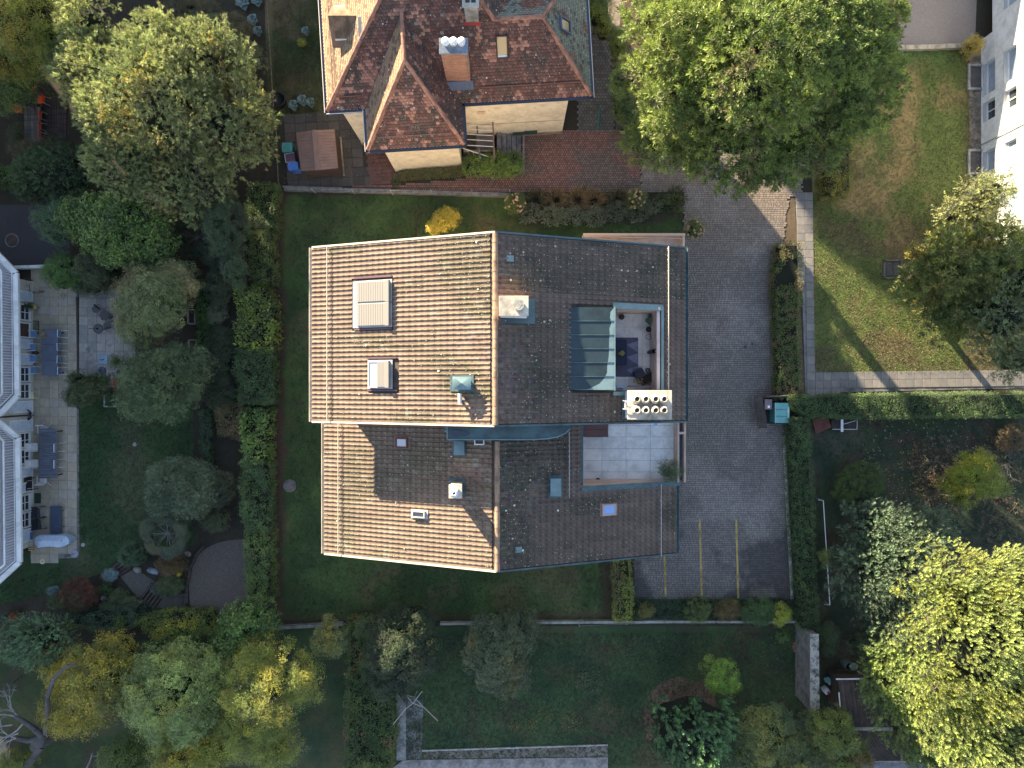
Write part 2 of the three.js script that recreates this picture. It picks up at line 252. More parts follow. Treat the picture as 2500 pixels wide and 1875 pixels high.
{
  const d = structGroup('driveway'); part(d, 'bed', slab(drivePts, 0.0), mat(0.035, 0.032, 0.03, { map: TX.rough }));
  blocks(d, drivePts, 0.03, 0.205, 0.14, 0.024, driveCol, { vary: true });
  const redPts = px2([[962, 452], [1135, 436], [1275, 322], [1564, 318], [1564, 469], [860, 466], [860, 455]]);
  const f = structGroup('forecourt'); part(f, 'bed', slab(redPts, 0.0), mat(0.03, 0.024, 0.022, { map: TX.rough }));
  blocks(f, redPts, 0.03, 0.155, 0.15, 0.03, (x, z) => { const k = rr(0.75, 1.25), t = sstep(0.45, 0.65, fbm(x * 0.35, z * 0.7, 36, 4)); return mix([0.165, 0.122, 0.105], [0.235, 0.122, 0.1], t).map((v) => v * k); });
  const sidePts = px2([[1436, 62], [1487, 62], [1502, 322], [1408, 322], [1412, 240]]);
  const s = structGroup('side_path'); part(s, 'bed', slab(sidePts, 0.001), mat(0.028, 0.026, 0.025, { map: TX.rough }));
  blocks(s, sidePts, 0.032, 0.21, 0.2, 0.028, (x, z) => { const k = rr(0.7, 1.2); return [0.12 * k, 0.108 * k, 0.1 * k]; });
  const topPts = px2([[1480, -20], [1520, -20], [1512, 80], [1490, 80]]);
  struct('side_path', slab(topPts, 0.01), mat(0.36, 0.28, 0.22, { map: TX.rough }));
}
// parking lines, thin worn paint on the blocks
{
  const g = [[1622, 1352, 1625, 1457], [1708, 1267, 1713, 1457], [1797, 1268, 1802, 1460]].map(([a, b, c, d]) => { const p = P(a, b), q = P(c, d), w = 0.062; return slab([[p.x - w, p.z], [p.x + w, p.z], [q.x + w, q.z], [q.x - w, q.z]], 0.037, 0); });
  g.forEach((q) => { const mk = struct('parking_line', q, M.yellowPaint); });
}
// slabs: each one a piece of its own
function slabGrid(parent, pts, y, ux, uz, gap, cols, o = {}) {
  const [x0, z0, x1, z1] = bbox(pts), w = ux - gap, d = uz - gap, ms = cols.map((c) => mat(c[0], c[1], c[2], { map: o.map ?? TX.soft }));
  const geos = [0, 1, 2, 3, 4, 5].map((k) => { const g = rbx(0, -0.03, 0, w, 0.06, d, 0.008); const u = boxUV(g), a = u.attributes.uv; for (let i = 0; i < a.count; i++) a.setXY(i, a.getX(i) + k * 0.37, a.getY(i) + k * 0.61); return u; });
  const a = o.a ?? 0, cs = Math.cos(a), sn = Math.sin(a), ox = o.ox ?? x0, oz = o.oz ?? z0, n = Math.ceil((x1 - x0 + z1 - z0) / Math.min(ux, uz)) + 2;
  let k = 0;
  for (let j = -n; j < n; j++) for (let i = -n; i < n; i++) {
    const lx = (i + 0.5) * ux + (o.bond && j % 2 ? ux / 2 : 0), lz = (j + 0.5) * uz, x = ox + lx * cs + lz * sn, z = oz - lx * sn + lz * cs;
    if (!inside(pts, x, z) || k >= 300) continue; k++;
    const me = new THREE.Mesh(geos[Math.floor(rnd() * 6)], ms[Math.floor(rnd() * ms.length)]); me.name = 'slab'; me.position.set(x, y + rr(-0.004, 0.004), z); me.rotation.y = a + rr(-0.006, 0.006); me.castShadow = me.receiveShadow = true; parent.add(me);
  }
}
{
  const p = structGroup('path'), pathPts = px2([[1940, 470], [1982, 470], [1987, 895], [2003, 916], [2560, 908], [2560, 946], [1966, 960], [1958, 700], [1948, 590]]);
  part(p, 'bed', slab(pathPts, 0.004), M.concreteDark);
  slabGrid(p, pathPts, 0.035, 0.54, 0.535, 0.022, [[0.2, 0.185, 0.175], [0.22, 0.2, 0.185], [0.185, 0.175, 0.17], [0.235, 0.215, 0.195]], { ox: P(1944, 0).x, oz: P(0, 470).z, a: 0.012 });
  const a = structGroup('patio'), aPts = px2([[76, 655], [138, 655], [190, 715], [188, 925], [158, 965], [192, 1000], [194, 1362], [74, 1366]]);
  part(a, 'bed', slab(aPts, 0.0), M.concreteDark);
  slabGrid(a, aPts, 0.03, 0.6, 0.6, 0.012, [[0.36, 0.315, 0.245], [0.39, 0.335, 0.26], [0.34, 0.305, 0.255], [0.37, 0.335, 0.285]], { ox: P(76, 0).x, oz: P(0, 658).z });
  const b = structGroup('patio'), bPts = px2([[194, 716], [330, 716], [330, 935], [196, 940]]);
  part(b, 'bed', slab(bPts, 0.001), M.concreteDark);
  slabGrid(b, bPts, 0.03, 0.582, 0.582, 0.016, [[0.29, 0.275, 0.255], [0.33, 0.31, 0.29], [0.26, 0.25, 0.24]], { ox: P(193.5, 0).x, oz: P(0, 729).z });
  const br = mat(0.11, 0.085, 0.08, { map: TX.rough }), bg = boxUV(rbx(0, 0, 0, 0.13, 0.06, 0.15, 0.012));
  for (let i = 0; i < 34; i++) { const q = P(188 + i * 0.1, 728 + i * 5.9), me = new THREE.Mesh(bg, br); me.name = 'edging_brick'; me.position.set(q.x, 0.012 + rr(-0.004, 0.004), q.z); me.rotation.y = rr(-0.06, 0.06); me.receiveShadow = true; b.add(me); }
  const y = structGroup('yard'), yPts = px2([[692, 292], [866, 276], [872, 312], [895, 312], [905, 458], [862, 466], [694, 458]]);
  part(y, 'bed', slab(yPts, 0.0), M.soil);
  slabGrid(y, yPts, 0.03, 0.72, 0.62, 0.022, [[0.075, 0.064, 0.055], [0.09, 0.075, 0.064], [0.062, 0.054, 0.05], [0.08, 0.073, 0.066]], { ox: P(692, 0).x, oz: P(0, 280).z, a: 0.06 });
  const rPts = px2([[890, 318], [928, 318], [972, 424], [962, 452], [903, 455]]), r = structGroup('patio');
  part(r, 'bed', slab(rPts, 0.005), M.brownDark);
  slabGrid(r, rPts, 0.042, 0.19, 0.24, 0.012, [[0.15, 0.07, 0.055], [0.17, 0.085, 0.065], [0.13, 0.065, 0.055]], { bond: true, a: 0.06 });
}
zone('asphalt_drive', px2([[-40, 500], [170, 500], [170, 655], [-40, 655]]), 0.0, asphaltFn([0.032, 0.031, 0.036], [0.052, 0.05, 0.054], 43), 0.03);
zone('asphalt_drive', px2([[2140, -40], [2386, -40], [2380, 118], [2140, 118]]), 0.0, asphaltFn([0.185, 0.155, 0.145], [0.235, 0.205, 0.185], 44), 0.03);
struct('asphalt_drive', slab(px2([[2384, -40], [2440, -40], [2440, 105], [2384, 105]]), -0.02), mat(0.05, 0.075, 0.085, { map: TX.stain }));
struct('gravel_strip', slab(px2([[2366, 120], [2400, 120], [2402, 560], [2368, 560]]), 0.004), mat(0.24, 0.2, 0.185, { map: TX.rough }));
zone('gravel_path', px2([[595, 1316], [560, 1319], [532, 1325], [508, 1336], [494, 1345], [480, 1360], [471, 1382], [463, 1405], [459, 1427], [462, 1465], [470, 1497], [600, 1497], [606, 1440]]), 0.002, (x, z, n) => { const k = 0.55 + 0.9 * n; return [0.098 * k, 0.08 * k, 0.07 * k]; }, 0.025);
zone('gravel_path', px2([[294, 1408], [330, 1388], [378, 1420], [338, 1462]]), 0.003, (x, z, n) => { const k = 0.55 + 0.9 * n; return [0.09 * k, 0.08 * k, 0.07 * k]; }, 0.025);
zone('gravel_path', px2([[384, 1482], [404, 1448], [442, 1450], [440, 1492]]), 0.004, (x, z, n) => { const k = 0.55 + 0.9 * n; return [0.07 * k, 0.06 * k, 0.055 * k]; }, 0.025);
zone('gravel_path', px2([[988, 1700], [1034, 1700], [1030, 1856], [990, 1856]]), 0.002, (x, z, n) => { const k = 0.4 + 1.1 * n * sstep(0.3, 0.6, fbm(x * 2, z * 2, 3)); return [0.16 * k, 0.16 * k, 0.15 * k]; }, 0.025);
struct('garden_path', slab(px2([[968, 1690], [991, 1720], [991, 1856], [968, 1856]]), 0.03, 0.05), M.concrete);
struct('terrace_slab', slab(px2([[950, 1880], [985, 1855], [1484, 1848], [1484, 1925], [950, 1925]]), 0.05, 0.08), mat(0.27, 0.25, 0.24, { map: TX.rough, bump: 0.01 }));
zone('planting_bed', px2([[1035, 1832], [1484, 1820], [1484, 1847], [1035, 1853]]), 0.003, soilFn([0.1, 0.075, 0.06], [0.22, 0.19, 0.17], 8), 0.025);
zone('planting_bed', px2([[1655, 1652], [1610, 1668], [1580, 1702], [1570, 1750], [1578, 1800], [1600, 1820], [1780, 1820], [1740, 1680], [1710, 1665]]), 0.0, soilFn([0.1, 0.055, 0.035], [0.17, 0.1, 0.07], 9), 0.025);
zone('planting_bed', px2([[1230, 482], [1668, 482], [1668, 525], [1600, 548], [1300, 548], [1240, 512]]), 0.0, soilFn([0.04, 0.03, 0.022], [0.06, 0.05, 0.035], 10), 0.03);
zone('planting_bed', px2([[1888, 560], [1926, 482], [1940, 482], [1952, 700], [1966, 985], [1895, 985]]), 0.001, soilFn([0.07, 0.05, 0.03], [0.12, 0.085, 0.05], 11), 0.03);
zone('planting_bed', px2([[1548, 1466], [1940, 1466], [1950, 1525], [1548, 1528]]), 0.0, soilFn([0.03, 0.026, 0.02], [0.045, 0.04, 0.03], 13), 0.03);
{ // rear yard ground west of the big NE tree
  zone('garden_ground', px2([[1502, -40], [1990, -40], [1985, 318], [1504, 320]]), -0.003, soilFn([0.07, 0.045, 0.03], [0.12, 0.08, 0.05], 14), 0.04);
}
// low walls, kerbs
function wallRun(name, label, cat, pxs, h, w, m, o = {}) {   // a straight low wall built of blocks end to end
  const t = thing(name, label, cat, P(...pxs[0], 0)), n = o.n ?? 1;
  for (let k = 0; k < pxs.length - 1; k++) { const a = P(...pxs[k]), b = P(...pxs[k + 1]); for (let i = 0; i < n; i++) { const p = lerpV(a, b, (i + 0.004) / n), q = lerpV(a, b, (i + 0.996) / n); const d = V().subVectors(q, p), g = rbx(0, 0, 0, w, h, d.length(), 0.015); g.rotateY(Math.atan2(d.x, d.z)); g.translate((p.x + q.x) / 2, h / 2 - 0.02 + rr(-0.004, 0.004), (p.z + q.z) / 2); part(t, o.piece ?? 'kerb_stone', g, m); } }
  return t;
}
wallRun('garden_wall', 'low grey boundary wall between the forecourt and the north lawn', 'wall', [[696, 463], [1060, 473], [1245, 479]], 0.35, 0.26, M.concreteDark, { n: 4, piece: 'wall_segment' });
wallRun('garden_wall', 'pale low wall closing the south lawn, broken by trees', 'wall', [[664, 1530], [840, 1520]], 0.4, 0.2, M.concreteDark, { n: 2, piece: 'wall_segment' });
wallRun('garden_wall', 'narrow pale wall below the clipped round shrub and ivy bed', 'wall', [[1075, 1519], [1320, 1516], [1640, 1514], [1945, 1514]], 0.4, 0.16, M.mossConcrete, { n: 3, piece: 'wall_segment' });
wallRun('kerb', 'white concrete kerb along the east side of the parking spaces', 'kerb', [[1914, 1062], [1916, 1130], [1921, 1230], [1927, 1340], [1933, 1462]], 0.14, 0.17, mat(0.5, 0.48, 0.45, { map: TX.rough }), { n: 3 });
wallRun('kerb', 'light concrete edge wall between asphalt and sunny lawn', 'kerb', [[2150, 121], [2260, 119], [2348, 115]], 0.3, 0.3, mat(0.42, 0.36, 0.28, { map: TX.rough, bump: 0.006 }), { n: 2, piece: 'wall_segment' });
wallRun('kerb', 'white painted wall top along the dark asphalt drive beside the patio', 'wall', [[20, 656], [175, 651]], 0.5, 0.2, M.offWhite, { n: 1, piece: 'wall_segment' });
wallRun('kerb', 'thin concrete edging under the wooden shed yard', 'kerb', [[690, 456], [835, 460]], 0.12, 0.12, M.concrete, { n: 4 });
wallRun('kerb', 'old stone edging beside the brown shed', 'kerb', [[832, 335], [840, 430]], 0.12, 0.1, M.mossConcrete, { n: 6 });
wallRun('kerb', 'grey strip edging of the planting bed by the terrace slab', 'kerb', [[1030, 1832], [1484, 1818]], 0.1, 0.1, M.concrete, { n: 6 });
wallRun('garden_edging', 'grey timber edging at the foot of the long west hedge', 'edging', [[668, 480], [665, 900], [662, 1250], [660, 1512]], 0.12, 0.05, M.woodGrey, { n: 3, piece: 'board' });
// ---------------------------------------------------------------- the large house in the middle: two joined blocks with brown tiled roofs
const RU = { xl: -10.8, xr: -0.82, xR: 9.36, he: 8.0, hr: 11.9, zN: -7.4, zS: 2.05 };
const RL = { xl: -10.8, xr: -0.77, xR: 9.45, he: 5.5, hr: 9.4, zN: 2.05, zS: 9.79 };
const roofH = (b, x) => x < b.xr ? b.he + (x - b.xl) * (b.hr - b.he) / (b.xr - b.xl) : b.he + (b.xR - x) * (b.hr - b.he) / (b.xR - b.xr);
function onRoof(b, px, py, up = 0) { let h = 9; for (let i = 0; i < 12; i++) h = roofH(b, (px - 1250) / F * (H - h)) + up; return P(px, py, h); }
function slope(b, x) {                            // frame of the slope under x: down, normal, across
  const s = x < b.xr ? -1 : 1, t = (b.hr - b.he) / Math.abs(b.xr - (s < 0 ? b.xl : b.xR)), c = 1 / Math.hypot(1, t);
  const X = V(s * c, -t * c, 0), Y = V(s * t * c, c, 0); return { X, Y, Z: V().crossVectors(X, Y), c };
}
function slopeBox(b, x0, x1, z0, z1, n0, n1, r = 0) {    // a box lying on the slope between heights n0..n1 above the deck
  const f = slope(b, (x0 + x1) / 2), g = r ? rbx(0, 0, 0, Math.abs(x1 - x0) / f.c, n1 - n0, Math.abs(z1 - z0), r) : new THREE.BoxGeometry(Math.abs(x1 - x0) / f.c, n1 - n0, Math.abs(z1 - z0));
  const xm = (x0 + x1) / 2, p = V(xm, roofH(b, xm), (z0 + z1) / 2).addScaledVector(f.Y, (n0 + n1) / 2);
  return g.applyMatrix4(basis(f.X, f.Y, f.Z, p));
}
const apt = thing('apartment_house', 'large house of two joined blocks with ridged brown tile roofs and a sunken roof terrace', 'house', V(-0.8, 0, 1.2));
{ // walls
  const gable = (b, z0, z1, x0, x1) => { const s = new THREE.Shape([[x0, 0], [x1, 0], [x1, roofH(b, x1) - 0.3], [b.xr, b.hr - 0.3], [x0, roofH(b, x0) - 0.3]].map((p) => new THREE.Vector2(...p))); return new THREE.ExtrudeGeometry(s, { depth: z1 - z0, bevelEnabled: false }).translate(0, 0, z0); };
  part(apt, 'wall', gable(RU, -6.9, -6.6, -9.2, 8.4), M.plasterCream); part(apt, 'wall', gable(RU, 1.4, 1.7, -9.2, 8.4), M.plasterCream);
  part(apt, 'wall', bx(-9.05, 4.2, -2.6, 0.3, 8.4, 7.99), M.plasterCream); part(apt, 'wall', bx(8.25, 4.1, -2.6, 0.3, 8.2, 7.99), M.plasterCream);
  part(apt, 'wall', gable(RL, 9.1, 9.4, -9.3, 8.5), M.plasterCream);
  part(apt, 'wall', bx(-9.15, 2.8, 5.39, 0.3, 5.6, 7.4), M.plasterCream); part(apt, 'wall', bx(8.35, 2.3, 5.39, 0.3, 4.6, 7.4), M.plasterCream);
}
const deckM = mat(0.07, 0.05, 0.04, { map: TX.rough });
const holes = [[RU, 2.86, 7.89, -3.93, 0.37], [RL, 3.78, 9.7, 2.0, 5.64]];
const roofU = part(apt, 'roof', [slopeBox(RU, RU.xl, RU.xr, RU.zN, RU.zS, -0.26, -0.02), slopeBox(RU, RU.xr, 2.86, RU.zN, RU.zS, -0.26, -0.02), slopeBox(RU, 2.86, 7.89, RU.zN, -3.93, -0.26, -0.02), slopeBox(RU, 2.86, 7.89, 0.37, RU.zS, -0.26, -0.02), slopeBox(RU, 7.89, RU.xR, RU.zN, RU.zS, -0.26, -0.02)], deckM, { label: 'upper tiled roof with the chimneys and roof terrace' });
const roofL = part(apt, 'roof', [slopeBox(RL, RL.xl, RL.xr, RL.zN, RL.zS, -0.26, -0.02), slopeBox(RL, RL.xr, 3.78, RL.zN, RL.zS, -0.26, -0.02), slopeBox(RL, 3.78, RL.xR, 5.64, RL.zS, -0.26, -0.02)], deckM, { label: 'lower tiled roof beside the open white terrace' });
const rollTile = (W, L, seed) => {                // an interlocking tile: flat pan and a round roll, its lower end lying on the next course
  const pr = [[0, 0.004], [0.02, -0.004], [0.11, -0.004], [0.135, 0.012], [0.16, 0.036], [0.195, 0.05], [0.225, 0.036], [0.248, 0.006]].map(([z, y]) => [z / 0.25 * W, y]);
  const v = [], q = (a, b, c, d) => v.push(...a, ...b, ...c, ...a, ...c, ...d), x0 = -0.02, x1 = L + 0.015, rise = 0.009, j = ((seed * 37) % 7 - 3) * 0.0012;
  for (let i = 0; i < pr.length - 1; i++) { const [za, ya] = pr[i], [zb, yb] = pr[i + 1], A = [x0, ya, za], B = [x0, yb, zb], Cc = [x1, yb + rise + j, zb], D = [x1, ya + rise + j, za]; q(A, B, Cc, D); q(D, Cc, [x1, yb - 0.004, zb], [x1, ya - 0.004, za]); }
  const g = new THREE.BufferGeometry(); g.setAttribute('position', new THREE.Float32BufferAttribute(v, 3)); g.translate(0, 0, -W / 2); g.computeVertexNormals();
  const u = boxUV(g), a = u.attributes.uv; for (let i = 0; i < a.count; i++) a.setXY(i, a.getX(i) * 3 + seed * 0.37, a.getY(i) * 3 + seed * 0.21); return u;
};
const tileTex = noiseTex(61, 0.5, 1.05, 6, 6);
const tileM = new THREE.MeshStandardMaterial({ color: C(1, 1, 1), map: tileTex, roughness: 0.9, side: THREE.DoubleSide, bumpMap: bumpT, bumpScale: 0.004 });
const sky1 = [onRoof(RU, 867, 676), onRoof(RU, 958, 805)], sky2 = [onRoof(RU, 898, 872), onRoof(RU, 970, 957)];
function tileColour(b, x, z) {
  const L = x < b.xr, m = sstep(0.4, 0.62, fbm(x * 0.42 + (b === RU ? 0 : 50), z * 0.5 + (L ? 0 : 30), 101, 5)), k = rr(0.85, 1.14);
  let moss = m;
  if (b === RU && L) { for (const s of [sky1, sky2]) if (z > s[0].z - 0.3 && z < s[1].z + 0.3 && x < s[1].x + 0.5) moss *= 0.15; if (x < -9.9) moss *= 0.5; }
  if (b === RU && !L) { moss = Math.max(moss, 0.55 * sstep(0.25, 0.5, fbm(x * 0.3, z * 0.3, 104))); if (z > -4.6 && z < -3.4) moss *= 0.15; if (x < 1.2) moss *= sstep(-0.8, 1.4, x); if (x > 7.8 && z > -3.9 && z < 1.6) moss *= 0.1; if (x > 2.8 && z > 0.3) moss *= 0.5; }
  if (b === RL) moss = x > 3 && z < 6.2 ? moss * 0.2 : Math.min(1, moss + 0.25) * sstep(2.0, 4.4, z + 0.7 * vn(x, z, 8)) * (L && x < -9.8 ? 0.5 : 1);
  const clean = L ? [0.215, 0.15, 0.112] : mix([0.135, 0.105, 0.09], [0.17, 0.085, 0.056], b === RU && x < 1 && z > -5.2 && z < -3 ? 0.8 : 0.1), mossC = L ? [0.125, 0.1, 0.064] : [0.066, 0.06, 0.044];  // sunny west slope paler, shaded east darker: light put into tile and moss colours
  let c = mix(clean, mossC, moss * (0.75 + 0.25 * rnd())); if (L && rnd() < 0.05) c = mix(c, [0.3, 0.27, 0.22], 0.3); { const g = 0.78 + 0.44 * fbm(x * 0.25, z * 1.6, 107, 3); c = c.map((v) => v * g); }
  return [c.map((v) => v * k), moss];
}
const lichen = [];
{
  const W = 0.25, Lt = 0.36, geos = [0, 1, 2].map((s) => rollTile(W, Lt, s)), one = { U: [], L: [] };
  for (const [b, key] of [[RU, 'U'], [RL, 'L']]) for (const side of [-1, 1]) {
    const xe = side < 0 ? b.xl : b.xR, len = Math.abs(xe - b.xr), f = slope(b, (xe + b.xr) / 2), rows = Math.floor(len / f.c / Lt), cols = Math.round((b.zS - b.zN - 0.16) / W), Wz = (b.zS - b.zN - 0.16) / cols;
    for (let i = 0; i < rows; i++) for (let j = 0; j < cols; j++) {
      const s = (rows - i - 1) * Lt + len / f.c - rows * Lt, xm = b.xr + side * (s + Lt / 2) * f.c, z = b.zN + 0.08 + (j + 0.5) * Wz;
      if (holes.some(([hb, x0, x1, z0, z1]) => hb === b && xm > x0 - 0.05 && xm < x1 + 0.05 && z > z0 - 0.06 && z < z1 + 0.06)) continue;
      if (b === RU && side < 0 && [sky1, sky2].some((q) => xm > q[0].x - 0.05 && xm < q[1].x + 0.12 && z > q[0].z && z < q[1].z)) continue;
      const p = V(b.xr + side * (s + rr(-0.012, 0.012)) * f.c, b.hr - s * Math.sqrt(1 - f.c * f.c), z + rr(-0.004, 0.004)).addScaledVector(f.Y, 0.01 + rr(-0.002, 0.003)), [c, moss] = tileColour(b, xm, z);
      const mtx = basis(f.X, f.Y, f.Z, p); if (Wz !== W) mtx.multiply(new THREE.Matrix4().makeScale(1, 1, Wz / W));
      one[key].push({ m: mtx, c, d: p.x * p.x + (H - p.y) ** 2 + p.z * p.z });
      const nl = moss > 0.25 ? Math.floor(rnd() * (1.5 + moss * 3.2)) : rnd() < 0.12 ? 1 : 0;
      for (let q = 0; q < nl; q++) { const a = rr(0, Lt), w = rnd() < 0.7 ? rr(-0.02, 0.1) : rr(-0.12, 0.12), r = rnd() < 0.015 ? rr(0.04, 0.07) : rr(0.008, 0.024), up = w > 0 ? 0.05 * Math.max(0, 1 - ((w - 0.07) / 0.06) ** 2) : 0; lichen.push({ b, m: orient(f.Y, p.clone().addScaledVector(f.X, a).addScaledVector(f.Z, w).addScaledVector(f.Y, 0.012 + up * 1.2 + 0.016 * a / Lt), r), c: (() => { const q = rr(0.5, 1.15); return [0.55 * q, 0.52 * q, 0.43 * q]; })() }); }
    }
  }
  const mats = {};
  for (const [key, roof] of [['U', roofU], ['L', roofL]]) {
    one[key].sort((a, b) => a.d - b.d);
    one[key].slice(0, 300).forEach((e, i) => {
      const q = e.c.map((v) => Math.round(v * 60) / 60), id = q.join(); mats[id] ??= new THREE.MeshStandardMaterial({ color: C(...q), map: tileTex, roughness: 0.9, side: THREE.DoubleSide, bumpMap: bumpT, bumpScale: 0.004 });
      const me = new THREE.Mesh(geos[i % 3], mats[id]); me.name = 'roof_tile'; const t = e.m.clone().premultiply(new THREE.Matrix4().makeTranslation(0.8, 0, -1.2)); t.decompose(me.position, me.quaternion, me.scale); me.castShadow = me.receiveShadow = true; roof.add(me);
    });
    scatter(roof, 'roof_tiles', geos[0], tileM, one[key].slice(300));
    const lg = new THREE.CylinderGeometry(0.8, 1, 0.25, 7).translate(0, 0.1, 0);
    scatter(roof, 'lichen', lg, tintMat, lichen.filter((l) => (l.b === RU) === (key === 'U')));
  }
  // ridge tiles, verge flashings, gutters
  const ridgeG = (() => { const g = new THREE.CylinderGeometry(0.15, 0.17, 0.5, 10, 1, false, -Math.PI / 2, Math.PI); g.rotateX(-Math.PI / 2).rotateZ(0); return g; })();
  for (const [b, roof] of [[RU, roofU], [RL, roofL]]) {
    const n = Math.round((b.zS - b.zN - 0.1) / 0.46);
    for (let i = 0; i < n; i++) { const z = b.zN + 0.05 + (i + 0.5) * (b.zS - b.zN - 0.1) / n; if (b === RL && z < 2.95) continue; const g = new THREE.CylinderGeometry(0.135, 0.15, 0.48, 10, 1, true, -Math.PI / 2 - 0.15, Math.PI + 0.3).rotateX(-Math.PI / 2).rotateZ(0).translate(b.xr, b.hr - 0.02 + rr(-0.004, 0.004), z); const k = rr(0.85, 1.1); const t = part(roof, 'ridge_tile', g, new THREE.MeshStandardMaterial({ color: C(0.30 * k, 0.2 * k, 0.135 * k), map: tileTex, roughness: 0.9, side: THREE.DoubleSide })); }
    for (const side of [-1, 1]) for (const z of [b.zN, b.zS]) { if (b === RL && z === b.zN) continue; const xe = side < 0 ? b.xl : b.xR, x0 = Math.min(xe, b.xr), x1 = Math.max(xe, b.xr), o = z === b.zN ? 0.04 : -0.04; part(roof, 'verge_flashing', slopeBox(b, x0, x1, z - 0.045 + o * 0.2, z + 0.045 + o * 0.2, -0.3, 0.075), side < 0 ? M.pipeCream : M.copper); }
    const gut = (x, z0, z1, m, s) => { const g = new THREE.CylinderGeometry(0.09, 0.09, z1 - z0, 10, 1, true, 0, Math.PI).rotateX(Math.PI / 2).rotateZ(Math.PI / 2); g.rotateZ(Math.PI); g.translate(x, 0, (z0 + z1) / 2); return g; };
    for (const [x, m, z0] of [[b.xl - 0.09, M.pipeCream, b.zN], [b.xR + 0.09, M.copper, b === RL ? 5.7 : b.zN]]) { const z1 = b.zS, y = b.he - 0.1; const gm = m.clone(); gm.side = THREE.DoubleSide; part(roof, 'gutter', [new THREE.CylinderGeometry(0.1, 0.1, z1 - z0, 12, 1, true, Math.PI / 2, Math.PI).rotateX(-Math.PI / 2).translate(x, y + 0.02, (z0 + z1) / 2), rod(V(x + Math.sign(x) * 0.1, y + 0.02, z0), V(x + Math.sign(x) * 0.1, y + 0.02, z1), 0.022)], gm); }
    for (const [x, z0, z1] of b === RU ? [[-9.8, -7.35, 2.0], [8.28, -7.35, 0.3]] : [[-9.82, 2.1, 9.8], [3.03, 2.6, 6.15], [8.42, 5.7, 9.8]]) {
      const f = slope(b, x), p = (z, n) => V(x, roofH(b, x), z).addScaledVector(f.Y, n), g = [rod(p(z0, 0.2), p(z1, 0.2), 0.024)], s = [];
      for (let z = z0 + 0.1; z < z1; z += 0.6) { s.push(bar(p(z, 0.02), p(z, 0.2), 0.03, 0.012)); }
      const zig = []; let k = 0; for (let z = z0; z < z1; z += 0.15) zig.push(p(z, k++ % 2 ? 0.06 : 0.19)); for (let i = 0; i < zig.length - 1; i++) g.push(rod(zig[i], zig[i + 1], 0.007, 0.007, 4));
      part(roof, 'snow_guard', [...g, ...s], x < b.xr ? M.pipeCream : x > 8 && b === RU ? M.pipeCream : M.zinc);
    }
  }
}
// skylights: a group on the slope, its x axis down the slope
function skylight(roof, b, a, c, o) {
  const x0 = Math.min(a.x, c.x), x1 = Math.max(a.x, c.x), z0 = Math.min(a.z, c.z), z1 = Math.max(a.z, c.z), f = slope(b, (x0 + x1) / 2);
  const s = new THREE.Group(); s.name = 'skylight'; if (o.label) s.userData.label = o.label; roof.add(s);
  const fl = o.flash ?? 0.12, hi = o.h ?? 0.16;
  part(s, 'flashing', slopeBox(b, x0 - fl, x1 + fl, z0 - fl * 0.5, z1 + fl * 0.5, 0.05, 0.075), o.flashM ?? M.zinc);
  const fw = 0.07, fm = o.frameM ?? M.zinc;
  part(s, 'frame', [slopeBox(b, x0, x1, z0, z0 + fw, 0.076, hi), slopeBox(b, x0, x1, z1 - fw, z1, 0.076, hi), slopeBox(b, x0, x0 + fw, z0 + fw, z1 - fw, 0.076, hi), slopeBox(b, x1 - fw, x1, z0 + fw, z1 - fw, 0.076, hi)], fm);
  part(s, 'pane', slopeBox(b, x0 + fw, x1 - fw, z0 + fw, z1 - fw, 0.077, hi - 0.03), o.paneM ?? M.glassSky);
  if (o.blind) { const [t0, t1] = o.blind, n = o.slats ?? 12, zz0 = z0 + fw * 0.7, zz1 = z1 - fw * 0.7; const g = []; for (let i = 0; i < n; i++) { const u0 = t0 + (t1 - t0) * i / n, u1 = t0 + (t1 - t0) * (i + 0.9) / n; g.push(slopeBox(b, x0 + (x1 - x0) * u0, x0 + (x1 - x0) * u1, zz0, zz1, hi + 0.001, hi + 0.03)); } part(s, 'blind', g, M.greyBlind, { kind: 'stuff' }); part(s, 'blind_box', slopeBox(b, x1 - 0.16, x1 + 0.06, z0 - 0.01, z1 + 0.01, hi - 0.06, hi + 0.1, 0.02), M.greyBlind); }
  return s;
}
